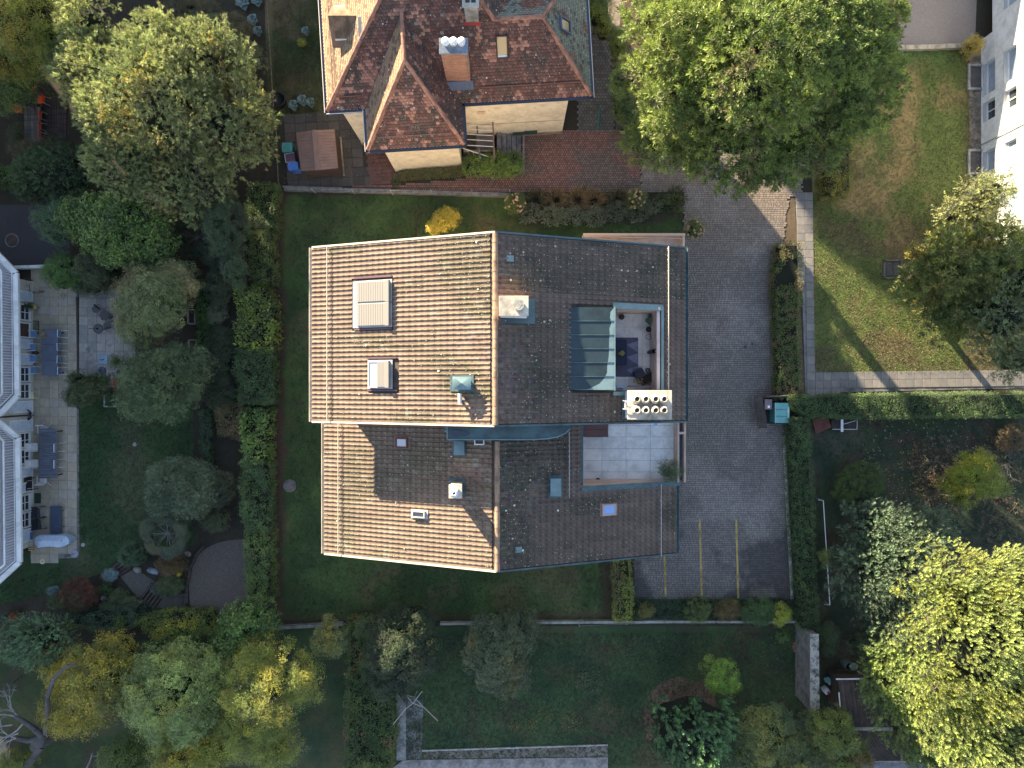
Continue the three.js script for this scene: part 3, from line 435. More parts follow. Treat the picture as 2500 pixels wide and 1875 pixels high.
{
  const s = sky1, zm = (s[0].z + s[1].z) / 2;
  skylight(roofU, RU, V(s[0].x + 0.22, 0, s[0].z + 0.3), V(s[1].x - 0.1, 0, zm - 0.015), { blind: [0.02, 0.9], h: 0.2, label: 'upper of two skylights side by side with closed grey blinds' });
  skylight(roofU, RU, V(s[0].x + 0.22, 0, zm + 0.015), V(s[1].x - 0.1, 0, s[1].z - 0.2), { blind: [0.02, 0.9], h: 0.2, label: 'lower of two skylights side by side with closed grey blinds' });
  part(roofU, 'skylight_apron', slopeBox(RU, s[0].x - 0.1, s[0].x + 0.16, s[0].z + 0.25, s[1].z - 0.15, 0.03, 0.06), M.zinc);
  for (const z of [s[0].z + 0.08, s[1].z - 0.06]) part(roofU, 'flashing', slopeBox(RU, s[0].x, s[1].x, z - 0.045, z + 0.045, 0.03, 0.09), M.plum);
  const q = sky2;
  skylight(roofU, RU, V(q[0].x + 0.15, 0, q[0].z + 0.22), V(q[1].x - 0.35, 0, q[1].z - 0.22), { blind: [0.46, 0.92], slats: 7, h: 0.24, label: 'skylight with its blind half drawn', paneM: M.glassSky });
  for (const z of [q[0].z + 0.05, q[1].z - 0.08]) part(roofU, 'flashing', slopeBox(RU, q[0].x, q[1].x, z - 0.04, z + 0.04, 0.03, 0.09), M.plum);
  skylight(roofL, RL, onRoof(RL, 970, 1068), onRoof(RL, 998, 1093), { h: 0.2, frameM: M.rust, flash: 0.14, flashM: M.brownMetal, paneM: mat(0.5, 0.5, 0.55, { rough: 0.15 }), label: 'skylight with a white pane in the shade of the upper wall' });
  skylight(roofL, RL, onRoof(RL, 1010, 1245), onRoof(RL, 1041, 1264), { h: 0.22, paneM: M.glass, label: 'small skylight with a dark pane in the sun' });
  skylight(roofL, RL, onRoof(RL, 1468, 1231), onRoof(RL, 1501, 1256), { h: 0.18, frameM: mat(0.42, 0.3, 0.25, { map: TX.soft }), flashM: M.brownMetal, paneM: mat(0.2, 0.32, 0.6, { rough: 0.1 }), label: 'skylight with a pale blue pane on the shaded slope' });
}
// chimneys and vents
{
  const ch = part(roofU, 'chimney', rbx(0.08, 12.0, -3.66, 1.28, 2.0, 0.85, 0.02), M.plasterWhite, { label: 'broad pale chimney by the ridge with a lichen covered lid and round cover' });
  part(ch, 'lid', rbx(0.08, 13.05, -3.665, 1.4, 0.1, 0.96, 0.015), M.lichenWhite); part(ch, 'cover', cy(0.31, 13.1, -3.71, 0.25, 0.26, 0.12, 20), M.mossConcrete);
  const lx = onRoof(RU, 1300, 757); part(ch, 'flashing', slopeBox(RU, -0.5, lx.x + 0.1, -3.6 - 0.62, -3.6 + 0.62, 0.05, 0.08), M.copper);
  const pc = part(roofU, 'chimney', rbx(6.95, 9.4, 1.06, 2.1, 2.2, 1.38, 0.02), M.plasterWhite, { label: 'wide chimney block carrying eight round pots' });
  part(pc, 'lid', rbx(6.955, 10.56, 1.06, 2.24, 0.12, 1.48, 0.02), M.lichenWhite);
  const potG = [[0.2, 0], [0.235, 0.02], [0.24, 0.3], [0.2, 0.47], [0.15, 0.5], [0.15, 0.56], [0.115, 0.56], [0.115, 0.1]];
  for (const px of [1556, 1577.5, 1601.5, 1622.5]) for (const py of [974.5, 1002]) { const p = P(px, py, 11.18); part(pc, 'chimney_pot', lathe(p.x, 10.625, p.z, potG, 20), M.lichenWhite); part(pc, 'flue_opening', cy(p.x, 11.12, p.z, 0.112, 0.112, 0.01, 16), M.black); }
  const fl = onRoof(RU, 1517, 990); part(pc, 'flashing', slopeBox(RU, fl.x, 8.2, 0.34, 1.84, 0.05, 0.085), M.copper);
  const l0 = P(1519, 978, 10.2), l1 = P(1519, 998, 10.2); part(pc, 'roof_ladder', [bar(V(l0.x, 10.72, l0.z), V(l0.x + 0.75, 10.72, l0.z), 0.05, 0.04), bar(V(l1.x, 10.72, l1.z), V(l1.x + 0.75, 10.72, l1.z), 0.05, 0.04), bar(V(l0.x + 0.1, 10.6, l0.z), V(l1.x + 0.1, 10.6, l1.z), 0.1, 0.05), bar(V(l0.x, 10.72, l0.z), V(l0.x + 0.1, 9.6, l0.z), 0.04, 0.04), bar(V(l1.x, 10.72, l1.z), V(l1.x + 0.1, 9.6, l1.z), 0.04, 0.04)], M.alu);
  const hood = (roof, b, px0, py0, px1, py1, h, label) => { const a = onRoof(b, px0, py0), c = onRoof(b, px1, py1), xm = (a.x + c.x) / 2, zm = (a.z + c.z) / 2, y = roofH(b, xm), w = Math.abs(c.x - a.x), d = Math.abs(c.z - a.z), g = new THREE.ConeGeometry(Math.SQRT1_2, 0.16, 4, 1).rotateY(Math.PI / 4).scale(w * 1.08, 1, d * 1.08).translate(xm, y + h + 0.08, zm);
    const v = part(roof, 'roof_vent', [g, bx(xm, y + h - 0.03, zm, w * 1.06, 0.05, d * 1.06)], M.copperPale, { label }); part(v, 'vent_body', bx(xm, y + h / 2 - 0.1, zm, w * 0.8, h, d * 0.8), M.copper); part(v, 'flashing', slopeBox(b, xm - w * 0.75, xm + w * 0.7, zm - d * 0.7, zm + d * 0.7, 0.05, 0.08), M.copper); };
  hood(roofU, RU, 1110, 921, 1150, 950, 0.75, 'square copper vent hood with a long shadow on the sunny slope');
  hood(roofL, RL, 1111, 1076, 1134, 1108, 0.5, 'copper vent hood beside the long copper canopy'); hood(roofL, RL, 1344, 1168, 1367, 1206, 0.45, 'blue grey copper vent hood on the shaded lower slope');
  const flu = onRoof(RU, 1122, 972); part(roofU, 'vent_pipe', [cy(flu.x, flu.y - 0.05, flu.z, 0.07, 0.07, 0.55), rod(V(flu.x + 0.05, flu.y + 0.5, flu.z - 0.24), V(flu.x + 0.05, flu.y + 0.5, flu.z + 0.26), 0.1, 0.1, 12)], M.alu);
  const cp = onRoof(RL, 1117, 1190), cd = part(roofL, 'chimney', rbx(cp.x, 9.0, cp.z, 0.58, 1.9, 0.62, 0.02), M.plasterPink, { label: 'pale chimney with a round metal cowl, its shadow reaching the ridge' });
  part(cd, 'lid', rbx(cp.x, 9.98, cp.z, 0.68, 0.08, 0.72, 0.015), M.lichenWhite); part(cd, 'cowl', lathe(cp.x - 0.02, 10.02, cp.z + 0.03, [[0.26, 0], [0.26, 0.08], [0.19, 0.14], [0.19, 0.34], [0.24, 0.38], [0.17, 0.44], [0.1, 0.5], [0.07, 0.5], [0.07, 0.2]], 20), M.white); part(cd, 'flue_opening', cy(cp.x - 0.02, 10.45, cp.z + 0.03, 0.066, 0.066, 0.01), M.black); part(cd, 'flashing', slopeBox(RL, cp.x - 0.42, cp.x + 0.44, cp.z - 0.52, cp.z + 0.4, 0.05, 0.085), M.copper);
  for (const [b, r, px, py] of [[RU, roofU, 1239, 631], [RL, roofL, 1260, 1342], [RL, roofL, 1090, 1048]]) { const p = onRoof(b, px, py); part(r, 'vent_pipe', [cy(p.x, p.y - 0.05, p.z, 0.06, 0.06, 0.22), slopeBox(b, p.x - 0.06, p.x + 0.28, p.z - 0.15, p.z + 0.15, 0.05, 0.075)], M.copperPale); part(r, 'pipe_opening', cy(p.x, p.y + 0.172, p.z, 0.045, 0.045, 0.006), M.black); }
}
// copper canopy along the wall between the two roofs, with a puddle and a small glazed hood
{
  const pts = px2([[1092, 1030], [1398, 1030], [1392, 1047], [1380, 1058], [1362, 1066], [1335, 1071], [1300, 1073], [1092, 1073]], 9.9);
  const c = part(apt, 'copper_canopy', slab(pts, 9.9, 0.12), M.copper); const rim = pts.slice(2).map(([x, z]) => V(x, 9.93, z)); const g = []; for (let i = 0; i < rim.length - 1; i++) g.push(bar(rim[i], rim[i + 1], 0.06, 0.06)); g.push(bar(rim[rim.length - 1], V(rim[rim.length - 1].x, 9.93, 1.9), 0.06, 0.06)); part(c, 'rim', g, M.copperPale);
  const pu = px2([[1100, 1056], [1103, 1051], [1112, 1049], [1124, 1051], [1136, 1053], [1145, 1056], [1147, 1060], [1138, 1064], [1120, 1066], [1106, 1066], [1101, 1062]], 9.95); part(c, 'puddle', slab(pu, 9.95), mat(0.02, 0.03, 0.05, { rough: 0.08 }));
  const a = P(1159, 1066, 9.75), b = P(1181, 1085, 9.75), w = 0.05, hb = []; for (const x of [a.x, b.x]) for (const z of [a.z, b.z]) hb.push(bx(x, 9.35, z, w, 0.8, w)); for (const z of [a.z, b.z]) hb.push(bx((a.x + b.x) / 2, 9.75, z, b.x - a.x, w, w)); for (const x of [a.x, b.x]) hb.push(bx(x, 9.75, (a.z + b.z) / 2, w, w, b.z - a.z)); const s = new THREE.Group(); s.name = 'glazed_hood'; apt.add(s); part(s, 'frame', hb, M.offWhite); part(s, 'pane', bx((a.x + b.x) / 2, 9.05, (a.z + b.z) / 2, b.x - a.x - 0.06, 0.3, b.z - a.z - 0.06), M.glass);
}
// sunken roof terrace on the upper block
const TF = 6.7;
{
  const x0 = 2.86, x1 = 7.72, z0 = -3.93, z1 = 0.37, t = new THREE.Group(); t.name = 'roof_terrace'; apt.add(t);
  const tm = [[0.66, 0.62, 0.61], [0.7, 0.66, 0.64], [0.63, 0.6, 0.6]].map((c) => mat(...c, { map: TX.soft }));
  part(t, 'floor_bed', bx((x0 + x1) / 2, TF - 0.1, (z0 + z1) / 2, x1 - x0 + 0.3, 0.12, z1 - z0 + 0.3), M.concreteDark);
  for (let x = x0; x < x1; x += 0.74) for (let z = z0; z < z1; z += 0.74) { const w = Math.min(0.73, x1 - x - 0.01), d = Math.min(0.73, z1 - z - 0.01); if (w < 0.1 || d < 0.1) continue; part(t, 'floor_tile', rbx(x + w / 2, TF - 0.015, z + d / 2, w, 0.03, d, 0.004), tm[Math.floor(rnd() * 3)]); }
  part(t, 'wall', bx((x0 + x1) / 2, 7.5, z0 - 0.08, x1 - x0 + 0.3, 2.5, 0.15), M.plasterPink); part(t, 'wall', bx((x0 + x1) / 2, 7.3, z1 + 0.08, x1 - x0 + 0.3, 2.9, 0.15), M.plasterPink);
  part(t, 'wall', bx(x1 + 0.09, 7.2, (z0 + z1) / 2, 0.17, 2.7, z1 - z0 - 0.002), mat(0.62, 0.5, 0.46, { map: TX.soft })); part(t, 'glazed_front', bx(5.0, 8.0, (z0 + z1) / 2, 0.06, 4.2, z1 - z0 - 0.002), M.glass);
  const s0 = (z, w) => part(t, 'coping', slopeBox(RU, 5.2, 8.0, z - w, z + w, 0.04, 0.13), M.copperPale); s0(z0 - 0.13, 0.16); s0(z1 + 0.13, 0.1); part(t, 'coping', bx(8.02, 8.61, (z0 + z1) / 2, 0.14, 0.06, z1 - z0 + 0.4), M.copperPale);
  part(t, 'handrail', rod(V(7.68, 8.62, z0 + 0.1), V(7.68, 8.62, z1 - 0.1), 0.03), M.brownMetal); part(t, 'handrail', rod(V(6.2, 8.3, z1 - 0.25), V(7.66, 8.3, z1 - 0.25), 0.035), M.brownMetal);
  const d = new THREE.Group(); d.name = 'dormer_roof'; d.userData.label = 'dark green copper dormer roof with standing seams'; apt.add(d);
  const n = 6, zz0 = P(0, 750, 10.45).z, zz1 = P(0, 953, 10.45).z, xl = P(1388, 0, 10.5).x, xr = P(1499, 0, 10.35).x;
  part(d, 'dormer_wall', [bx((xl + xr) / 2 + 0.2, 9.3, zz0 + 0.1, xr - xl - 0.1, 2.0, 0.1), bx((xl + xr) / 2 + 0.2, 9.3, zz1 - 0.1, xr - xl - 0.1, 2.0, 0.1)], M.copper);
  for (let i = 0; i < n; i++) { const za = zz0 + (zz1 - zz0) * i / n, zb = zz0 + (zz1 - zz0) * (i + 1) / n; part(d, 'roof_panel', bx((xl + xr) / 2, 10.42, (za + zb) / 2, xr - xl - 0.004, 0.08, zb - za - 0.004, 0, 0, -0.035), i % 2 ? M.copperDark : mat(0.012, 0.032, 0.042, { map: TX.stain, rough: 0.55 })); if (i) part(d, 'seam', bx((xl + xr) / 2, 10.475, za, xr - xl - 0.02, 0.035, 0.03, 0, 0, -0.035), M.copper); }
  // the pale weathered margin along the dormer's free edge, irregular in width
  const e = [[xr - 0.01, zz0 + 0.02], [xr - 0.01, zz1 - 0.02], [xl + 0.25, zz1 - 0.02]]; for (let i = 0; i <= 14; i++) { const u = i / 14, z = zz1 - 0.06 - u * (zz1 - zz0 - 0.3); e.push([i === 0 ? xr - 1.3 : xr - 0.12 - 0.16 * vn(i * 0.9, 3, 5) - 0.9 * Math.pow(1 - u, 6), z]); }
  const eg = slab(e, 0).rotateZ(-0.035); const off = 10.466 + 0.035 * ((xl + xr) / 2); part(d, 'pale_edge', eg.translate(0, off, 0), M.copperPale);
  part(d, 'fascia', bx(xr + 0.03, 10.34, (zz0 + zz1) / 2, 0.06, 0.2, zz1 - zz0 + 0.04), M.copperPale);
}
// open white terrace over the lower block
{
  const FH = 4.7, x0 = 3.78, x1 = 9.52, z0 = 2.05, z1 = 5.6, t = new THREE.Group(); t.name = 'open_terrace'; apt.add(t);
  part(t, 'floor_bed', bx((x0 + 9.9) / 2, FH - 0.14, (1.72 + z1) / 2, 9.9 - x0 + 0.1, 0.2, z1 - 1.72), M.concreteDark);
  const tm = [[0.66, 0.66, 0.66], [0.7, 0.7, 0.7], [0.63, 0.63, 0.64], [0.68, 0.67, 0.66]].map((c) => mat(...c, { map: TX.soft, bump: 0.002 })), ux = 1.42, uz = 0.685;
  for (let x = P(1470, 0, FH).x - ux; x < x1; x += ux) for (let z = 1.75; z < z1; z += uz) { const w = Math.min(ux, x1 - x) - 0.014, d = Math.min(uz, z1 - z) - 0.014; if (w < 0.1 || d < 0.05) continue; part(t, 'floor_tile', rbx(x + w / 2, FH - 0.02, z + d / 2, w, 0.04, d, 0.004), tm[Math.floor(rnd() * 4)]); }
  part(t, 'wall', bx(x0 + 0.04, 6.0, (z0 + z1) / 2, 0.14, 2.76, z1 - z0), M.plasterPink); { const g = new THREE.ExtrudeGeometry(new THREE.Shape([[x0, FH - 0.1], [9.8, FH - 0.1], [9.8, 5.35], [x0, 7.42]].map((q) => new THREE.Vector2(...q))), { depth: 0.1, bevelEnabled: false }).translate(0, 0, z1 - 0.02); part(t, 'wall', g, M.plasterPink); }
  part(t, 'coping', slopeBox(RL, x0 - 0.02, 9.75, z1 - 0.02, z1 + 0.26, 0.0, 0.09), M.copper); part(t, 'coping', bx(x0 + 0.02, 7.44, (z0 + z1) / 2 - 0.1, 0.22, 0.08, z1 - z0 + 0.1), M.copper);
  const pl = new THREE.Group(); pl.name = 'planter_parapet'; apt.add(pl); part(pl, 'wall', [bx(9.56, 4.9, 3.7, 0.08, 1.4, 3.9), bx(9.92, 4.9, 3.7, 0.08, 1.4, 3.9)], mat(0.52, 0.4, 0.34, { map: TX.soft })); part(pl, 'rail', [bx(9.56, 5.63, 3.7, 0.1, 0.06, 3.9), bx(9.94, 5.63, 3.7, 0.1, 0.06, 3.9), bx(9.75, 5.62, 2.82, 0.28, 0.06, 0.14)], mat(0.45, 0.32, 0.26, { map: TX.soft })); part(pl, 'soil', bx(9.74, 5.1, 3.7, 0.26, 0.2, 3.8), mat(0.08, 0.11, 0.16, { map: TX.rough }));
    // balcony on the north side
  const b = new THREE.Group(); b.name = 'north_balcony'; apt.add(b); part(b, 'floor', bx(7.0, 4.7, -7.75, 5.8, 0.2, 1.7), mat(0.6, 0.48, 0.42, { map: TX.soft })); part(b, 'parapet', [bx(7.0, 5.25, -8.56, 5.8, 1.0, 0.1), bx(9.85, 5.25, -7.7, 0.1, 1.0, 1.62)], mat(0.58, 0.44, 0.36, { map: TX.soft })); part(b, 'handrail', [rod(V(4.1, 5.85, -8.45), V(9.8, 5.85, -8.3), 0.025), bx(7, 5.78, -8.56, 5.84, 0.05, 0.14)], mat(0.5, 0.34, 0.26));
}
// ---------------------------------------------------------------- the old house at the top: hipped roofs of flat red tiles
const TH = { o: V(-10.42, 0, -15.45), t: 0.0576, s: 0.9687 };
const thw = (a0, b0, h) => { const a = a0 * TH.s, b = b0 * TH.s; return V(TH.o.x + a * 0.998 - b * TH.t, h > 4.5 ? 6.3 + (h - 5) * TH.s : h, TH.o.z - a * TH.t - b * 0.998); };   // house coordinates: a east, b north
const old = thing('old_house', 'old cream house with mossy red tiled hip roofs and two chimneys', 'house', thw(7, 0, 0));
const flatTile = (() => {                         // a beaver-tail tile with an angular tail, running down +x
  const s = new THREE.Shape([[-0.02, -0.095], [0.17, -0.095], [0.225, -0.05], [0.225, 0.05], [0.17, 0.095], [-0.02, 0.095]].map((p) => new THREE.Vector2(...p)));
  const g = new THREE.ExtrudeGeometry(s, { depth: 0.022, bevelEnabled: false }).rotateX(-Math.PI / 2).rotateZ(-0.075).translate(0, 0.012, 0); return boxUV(g);
})();
const redTex = noiseTex(131, 0.45, 1.05, 8, 6);
const redM = new THREE.MeshStandardMaterial({ color: C(1, 1, 1), map: redTex, roughness: 0.92, bumpMap: bumpT, bumpScale: 0.004 });
const oldRoof = new THREE.Group(); oldRoof.name = 'roof'; old.add(oldRoof);
function roofFace(poly, colFn, cut) {             // poly: eave end, eave end, then up; world points on one plane
  const e = V().subVectors(poly[1], poly[0]).normalize(); let n = V().crossVectors(e, V().subVectors(poly[2], poly[0])).normalize(); if (n.y < 0) n.negate();
  const d = V().crossVectors(e, n); if (d.y > 0) d.negate(); d.normalize(); const Zt = V().crossVectors(d, n);
  const u2 = (p) => { const q = V().subVectors(p, poly[0]); return [q.dot(e), -q.dot(d)]; }, P2 = poly.map(u2), list = [];
  const s = new THREE.Shape(P2.map((p) => new THREE.Vector2(...p))), g = new THREE.ExtrudeGeometry(s, { depth: 0.12, bevelEnabled: false }).translate(0, 0, -0.13);
  g.applyMatrix4(new THREE.Matrix4().makeBasis(e, d.clone().negate(), V().crossVectors(e, d.clone().negate())).setPosition(poly[0])); if (V().crossVectors(e, d.clone().negate()).dot(n) < 0) g.translate(n.x * -0.13, n.y * -0.13, n.z * -0.13);
  part(oldRoof, 'roof_deck', g, M.brownDark);
  const [x0, y0, x1, y1] = bbox(P2); let r = 0;
  for (let y = y0 + 0.2; y < y1 + 0.1; y += 0.175, r++) for (let x = x0 + (r % 2) * 0.1; x < x1; x += 0.2) { if (!inside(P2, x, y - 0.1)) continue; const p = poly[0].clone().addScaledVector(e, x).addScaledVector(d, -y); if (cut && cut(p)) continue; list.push({ m: basis(d, n, Zt, p.addScaledVector(n, rr(0, 0.008))), c: colFn(p.x, p.z) }); }
  return list;
}
const redCol = (x, z) => { const n = fbm(x * 0.8, z * 0.8, 141, 5), f = vn(x * 2.2, z * 2.2, 143), k = rr(0.7, 1.25); let c = mix([0.155, 0.075, 0.06], [0.1, 0.066, 0.055], sstep(0.45, 0.7, n)); if (f > 0.66 && rnd() < 0.75) c = [0.38, 0.19, 0.135]; else if (rnd() < 0.08) c = [0.3, 0.15, 0.11]; if (rnd() < 0.06) c = [0.075, 0.065, 0.06]; if (rnd() < 0.006) c = [0.26, 0.25, 0.22]; return c.map((v) => v * k); };
const litRedCol = (x, z) => { const c = redCol(x, z); return mix(c, [0.36, 0.25, 0.15], rnd() < 0.7 ? 0.85 : 0.3); };  // west slopes paler than the other red tiles: sunlight put into the colour
const greenCol = (x, z) => { const n = fbm(x * 0.9, z * 0.9, 151, 5), k = rr(0.75, 1.2); let c = mix([0.2, 0.085, 0.06], [0.2, 0.22, 0.18], sstep(0.36, 0.56, n)); if (rnd() < 0.12) c = [0.1, 0.09, 0.08]; return c.map((v) => v * k); };
{
  const wing = [thw(2.23, 0, 0), thw(7.83, 0, 0), thw(5.1, 3.6, 0)].map((p) => [p.x, p.z]);
  const L = [], q = (a, b, h) => thw(a, b, h);
  L.push(...roofFace([q(0, 0, 5), q(15.4, 0, 5), q(12.64, 3.13, 8.13), q(10, 3.13, 8.13), q(6.57, 6.57, 11.57)], redCol, (p) => inside(wing, p.x, p.z)));
  L.push(...roofFace([q(0, 13.1, 5), q(0, 0, 5), q(6.57, 6.57, 11.57)], litRedCol));
  L.push(...roofFace([q(13.1, 6.57, 5), q(13.1, 13, 5), q(6.57, 13, 11.57), q(6.57, 6.57, 11.57), q(10, 3.13, 8.13)].map((p, i) => i < 2 ? p : p), redCol));
  L.push(...roofFace([q(15.4, 0, 5), q(15.4, 8, 5), q(12.64, 3.13, 8.13)], greenCol));
  L.push(...roofFace([q(15.4, 8, 5), q(12.4, 8, 5), q(10, 3.13, 8.13), q(12.64, 3.13, 8.13)], greenCol));
  L.push(...roofFace([q(2.23, 0, 5), q(2.23, -2.42, 5), q(5.1, 0.98, 8.62), q(5.1, 3.6, 8.62)], litRedCol));
  L.push(...roofFace([q(7.83, -2.42, 5), q(7.83, 0, 5), q(5.1, 3.6, 8.62), q(5.1, 0.98, 8.62)], redCol));
  L.push(...roofFace([q(2.23, -2.42, 5), q(7.83, -2.42, 5), q(5.1, 0.98, 8.62)], redCol));
  scatter(oldRoof, 'roof_tiles', flatTile, redM, L); { const sp = []; for (let i = 0; i < 5200; i++) { const e = L[Math.floor(rnd() * L.length)].m.elements, a = rr(0, 0.2), w = rr(-0.09, 0.09), k = rr(0.5, 1.1), Y = V(e[4], e[5], e[6]); sp.push({ m: orient(Y, V(e[12] + e[0] * a + e[8] * w, e[13] + e[1] * a + e[9] * w, e[14] + e[2] * a + e[10] * w).addScaledVector(Y, 0.03 - 0.075 * (a - 0.1)), rnd() < 0.04 ? rr(0.03, 0.06) : rr(0.008, 0.024)), c: [0.5 * k, 0.46 * k, 0.39 * k] }); } scatter(oldRoof, 'lichen', new THREE.CylinderGeometry(0.8, 1, 0.5, 6), tintMat, sp); }
  // hip and ridge tiles, one by one
  const hipM = [[0.38, 0.19, 0.13], [0.34, 0.17, 0.12], [0.29, 0.145, 0.105]].map((c) => mat(...c, { map: redTex }));
  const run = (a, b, name = 'hip_tile') => { const d = V().subVectors(b, a), n = Math.round(d.length() / 0.4); for (let i = 0; i < n; i++) { const p = lerpV(a, b, i / n), r = lerpV(a, b, (i + 1.12) / n); p.y += 0.02; r.y += 0.05; part(oldRoof, name, rod(r, p, 0.1, 0.13, 10), hipM[Math.floor(rnd() * 3)]); } };
  run(q(0, 0, 5.05), q(6.57, 6.57, 11.6)); run(q(15.4, 0, 5.05), q(12.64, 3.13, 8.15)); run(q(12.64, 3.13, 8.15), q(10, 3.13, 8.15), 'ridge_tile'); run(q(10, 3.13, 8.15), q(6.57, 6.57, 11.6)); run(q(15.4, 8, 5.05), q(12.64, 3.13, 8.15));
  run(q(2.23, -2.42, 5.05), q(5.1, 0.98, 8.65)); run(q(7.83, -2.42, 5.05), q(5.1, 0.98, 8.65)); run(q(5.1, 0.98, 8.65), q(5.1, 3.6, 8.65), 'ridge_tile');
  for (const [a, b] of [[q(2.23, 0, 5.03), q(5.1, 3.6, 8.63)], [q(7.83, 0, 5.03), q(5.1, 3.6, 8.63)]]) part(oldRoof, 'valley', bar(a, b, 0.34, 0.05), mat(0.1, 0.05, 0.04, { map: TX.soft }));
  // gutters; the outer edge is coloured pale on lit eaves, dark on shaded ones
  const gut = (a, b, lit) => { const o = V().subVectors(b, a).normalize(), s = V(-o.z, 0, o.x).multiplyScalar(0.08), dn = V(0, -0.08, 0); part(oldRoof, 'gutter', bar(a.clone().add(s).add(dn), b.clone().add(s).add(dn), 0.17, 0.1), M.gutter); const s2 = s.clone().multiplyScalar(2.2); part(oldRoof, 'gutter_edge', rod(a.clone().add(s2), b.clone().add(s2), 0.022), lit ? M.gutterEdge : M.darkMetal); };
  const off = (a, b, h) => { const p = q(a, b, h); return p; };
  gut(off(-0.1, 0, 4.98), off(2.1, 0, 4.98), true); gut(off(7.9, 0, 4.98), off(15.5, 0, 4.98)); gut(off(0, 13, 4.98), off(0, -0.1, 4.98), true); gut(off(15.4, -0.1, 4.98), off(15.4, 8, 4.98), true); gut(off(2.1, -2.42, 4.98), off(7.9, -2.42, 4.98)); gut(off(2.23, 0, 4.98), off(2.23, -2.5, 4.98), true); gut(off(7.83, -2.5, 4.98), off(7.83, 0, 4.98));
  // snow rails
  for (const [a, b, z] of [[9, 15.0, 0.55], [0.8, 2.2, 0.5]]) part(oldRoof, 'snow_rail', rod(q(a, z, 5 + z + 0.14), q(b, z, 5 + z + 0.14), 0.03), mat(0.2, 0.08, 0.05));
  part(oldRoof, 'snow_rail', [rod(q(0.5, 0.6, 5.64), q(0.5, 12, 5.64), 0.02), rod(q(0.72, 0.8, 5.86), q(0.72, 12, 5.86), 0.02)], M.brownMetal); part(oldRoof, 'snow_rail', rod(q(2.9, -1.95, 5.65), q(7.2, -1.95, 5.65), 0.025), M.brownMetal);
  // walls
  const wallB = (a0, a1, b0, b1, h, m, name = 'wall') => { const g = slab([q(a0, b0, 0), q(a1, b0, 0), q(a1, b1, 0), q(a0, b1, 0)].map((p) => [p.x, p.z]), h, h); return part(old, name, g, m); };
  wallB(0.7, 14.15, 0.15, 13, 6.2, M.plasterCream); wallB(2.81, 7.35, -1.8, 0.16, 6.19, M.plasterCream); wallB(0.66, 14.19, 0.11, 13.04, 0.45, M.stoneWarm, 'plinth');
  part(old, 'wall_seam', bar(q(7.4, 0.14, 2.4), q(14.1, 0.14, 2.4), 0.02, 0.03), M.stoneWarm);
  const gr = new THREE.Group(); gr.name = 'cellar_window'; old.add(gr); part(gr, 'shutter', [rbx(0, 0, 0, 0.75, 0.34, 0.08).applyMatrix4(new THREE.Matrix4().makeRotationY(TH.t)).translate(...q(11.2, 0.08, 0.62).toArray()), rbx(0, 0, 0, 0.85, 0.42, 0.1).applyMatrix4(new THREE.Matrix4().makeRotationY(TH.t)).translate(...q(12.02, 0.08, 0.7).toArray())], mat(0.02, 0.05, 0.045), { kind: 'stuff' });
  part(old, 'wall_vent', rbx(0, 0, 0, 0.45, 0.3, 0.12).applyMatrix4(new THREE.Matrix4().makeRotationY(TH.t)).translate(...q(8.9, 0.11, 4.45).toArray()), M.plasterPink);
  // chimneys
  const brick = new THREE.Group(); brick.name = 'chimney'; brick.userData.label = 'brick chimney with three round pots on a blue grey lid'; oldRoof.add(brick);
  const bm = [[0.4, 0.17, 0.095], [0.44, 0.2, 0.12], [0.36, 0.15, 0.09]].map((c) => mat(...c, { map: redTex })); part(brick, 'mortar', bx(-2.94, 8.6, -17.04, 1.3, 4.0, 0.62), mat(0.4, 0.26, 0.18));
  const bl = []; for (let y = 6.9, r = 0; y < 10.5; y += 0.085, r++) for (let x = -3.6 + (r % 2) * 0.12; x < -2.4; x += 0.24) { const w = Math.min(0.23, -2.285 - x); if (w < 0.06) continue; const k = rr(0.8, 1.15); bl.push({ m: new THREE.Matrix4().makeScale(w, 0.072, 0.05).setPosition(x + w / 2, y + 0.04, -16.72), c: [0.47 * k, 0.245 * k, 0.165 * k] }); }
  scatter(brick, 'brick', new THREE.BoxGeometry(1, 1, 1), redM, bl); part(brick, 'lid', rbx(-2.94, 10.64, -17.04, 1.46, 0.1, 0.8, 0.01), mat(0.22, 0.27, 0.34, { map: TX.stain })); for (const dx of [-0.4, 0, 0.4]) part(brick, 'chimney_pot', lathe(-2.93 + dx, 10.69, -17.14, [[0.15, 0], [0.16, 0.22], [0.2, 0.26], [0.2, 0.31], [0.12, 0.36], [0.05, 0.37], [0.001, 0.37]], 16), M.offWhite);
  part(brick, 'flashing', bx(-2.9, 7.05, -16.6, 1.5, 0.5, 0.3, TH.t, -0.78), M.slate);
  const gc = part(oldRoof, 'chimney', rbx(-2.07, 10.0, -19.15, 0.68, 2.0, 0.56, 0.01), M.concrete, { label: 'grey rendered chimney with a red base' }); part(gc, 'lid', rbx(-2.07, 11.03, -19.15, 0.85, 0.1, 0.75, 0.01), M.mossConcrete); part(gc, 'flue_opening', [bx(-2.22, 11.085, -19.15, 0.22, 0.012, 0.3), bx(-1.92, 11.085, -19.15, 0.22, 0.012, 0.3)], M.black, { kind: 'stuff' }); part(gc, 'flashing', bx(-2.07, 9.2, -18.85, 0.9, 0.5, 0.1, 0, -0.3), mat(0.3, 0.04, 0.04));
  const win = (px, py, w, d, pm, fm, n0) => { const hh = n0, p = P(px, py, hh), g = new THREE.Group(); g.name = 'roof_window'; oldRoof.add(g); return [g, p]; };
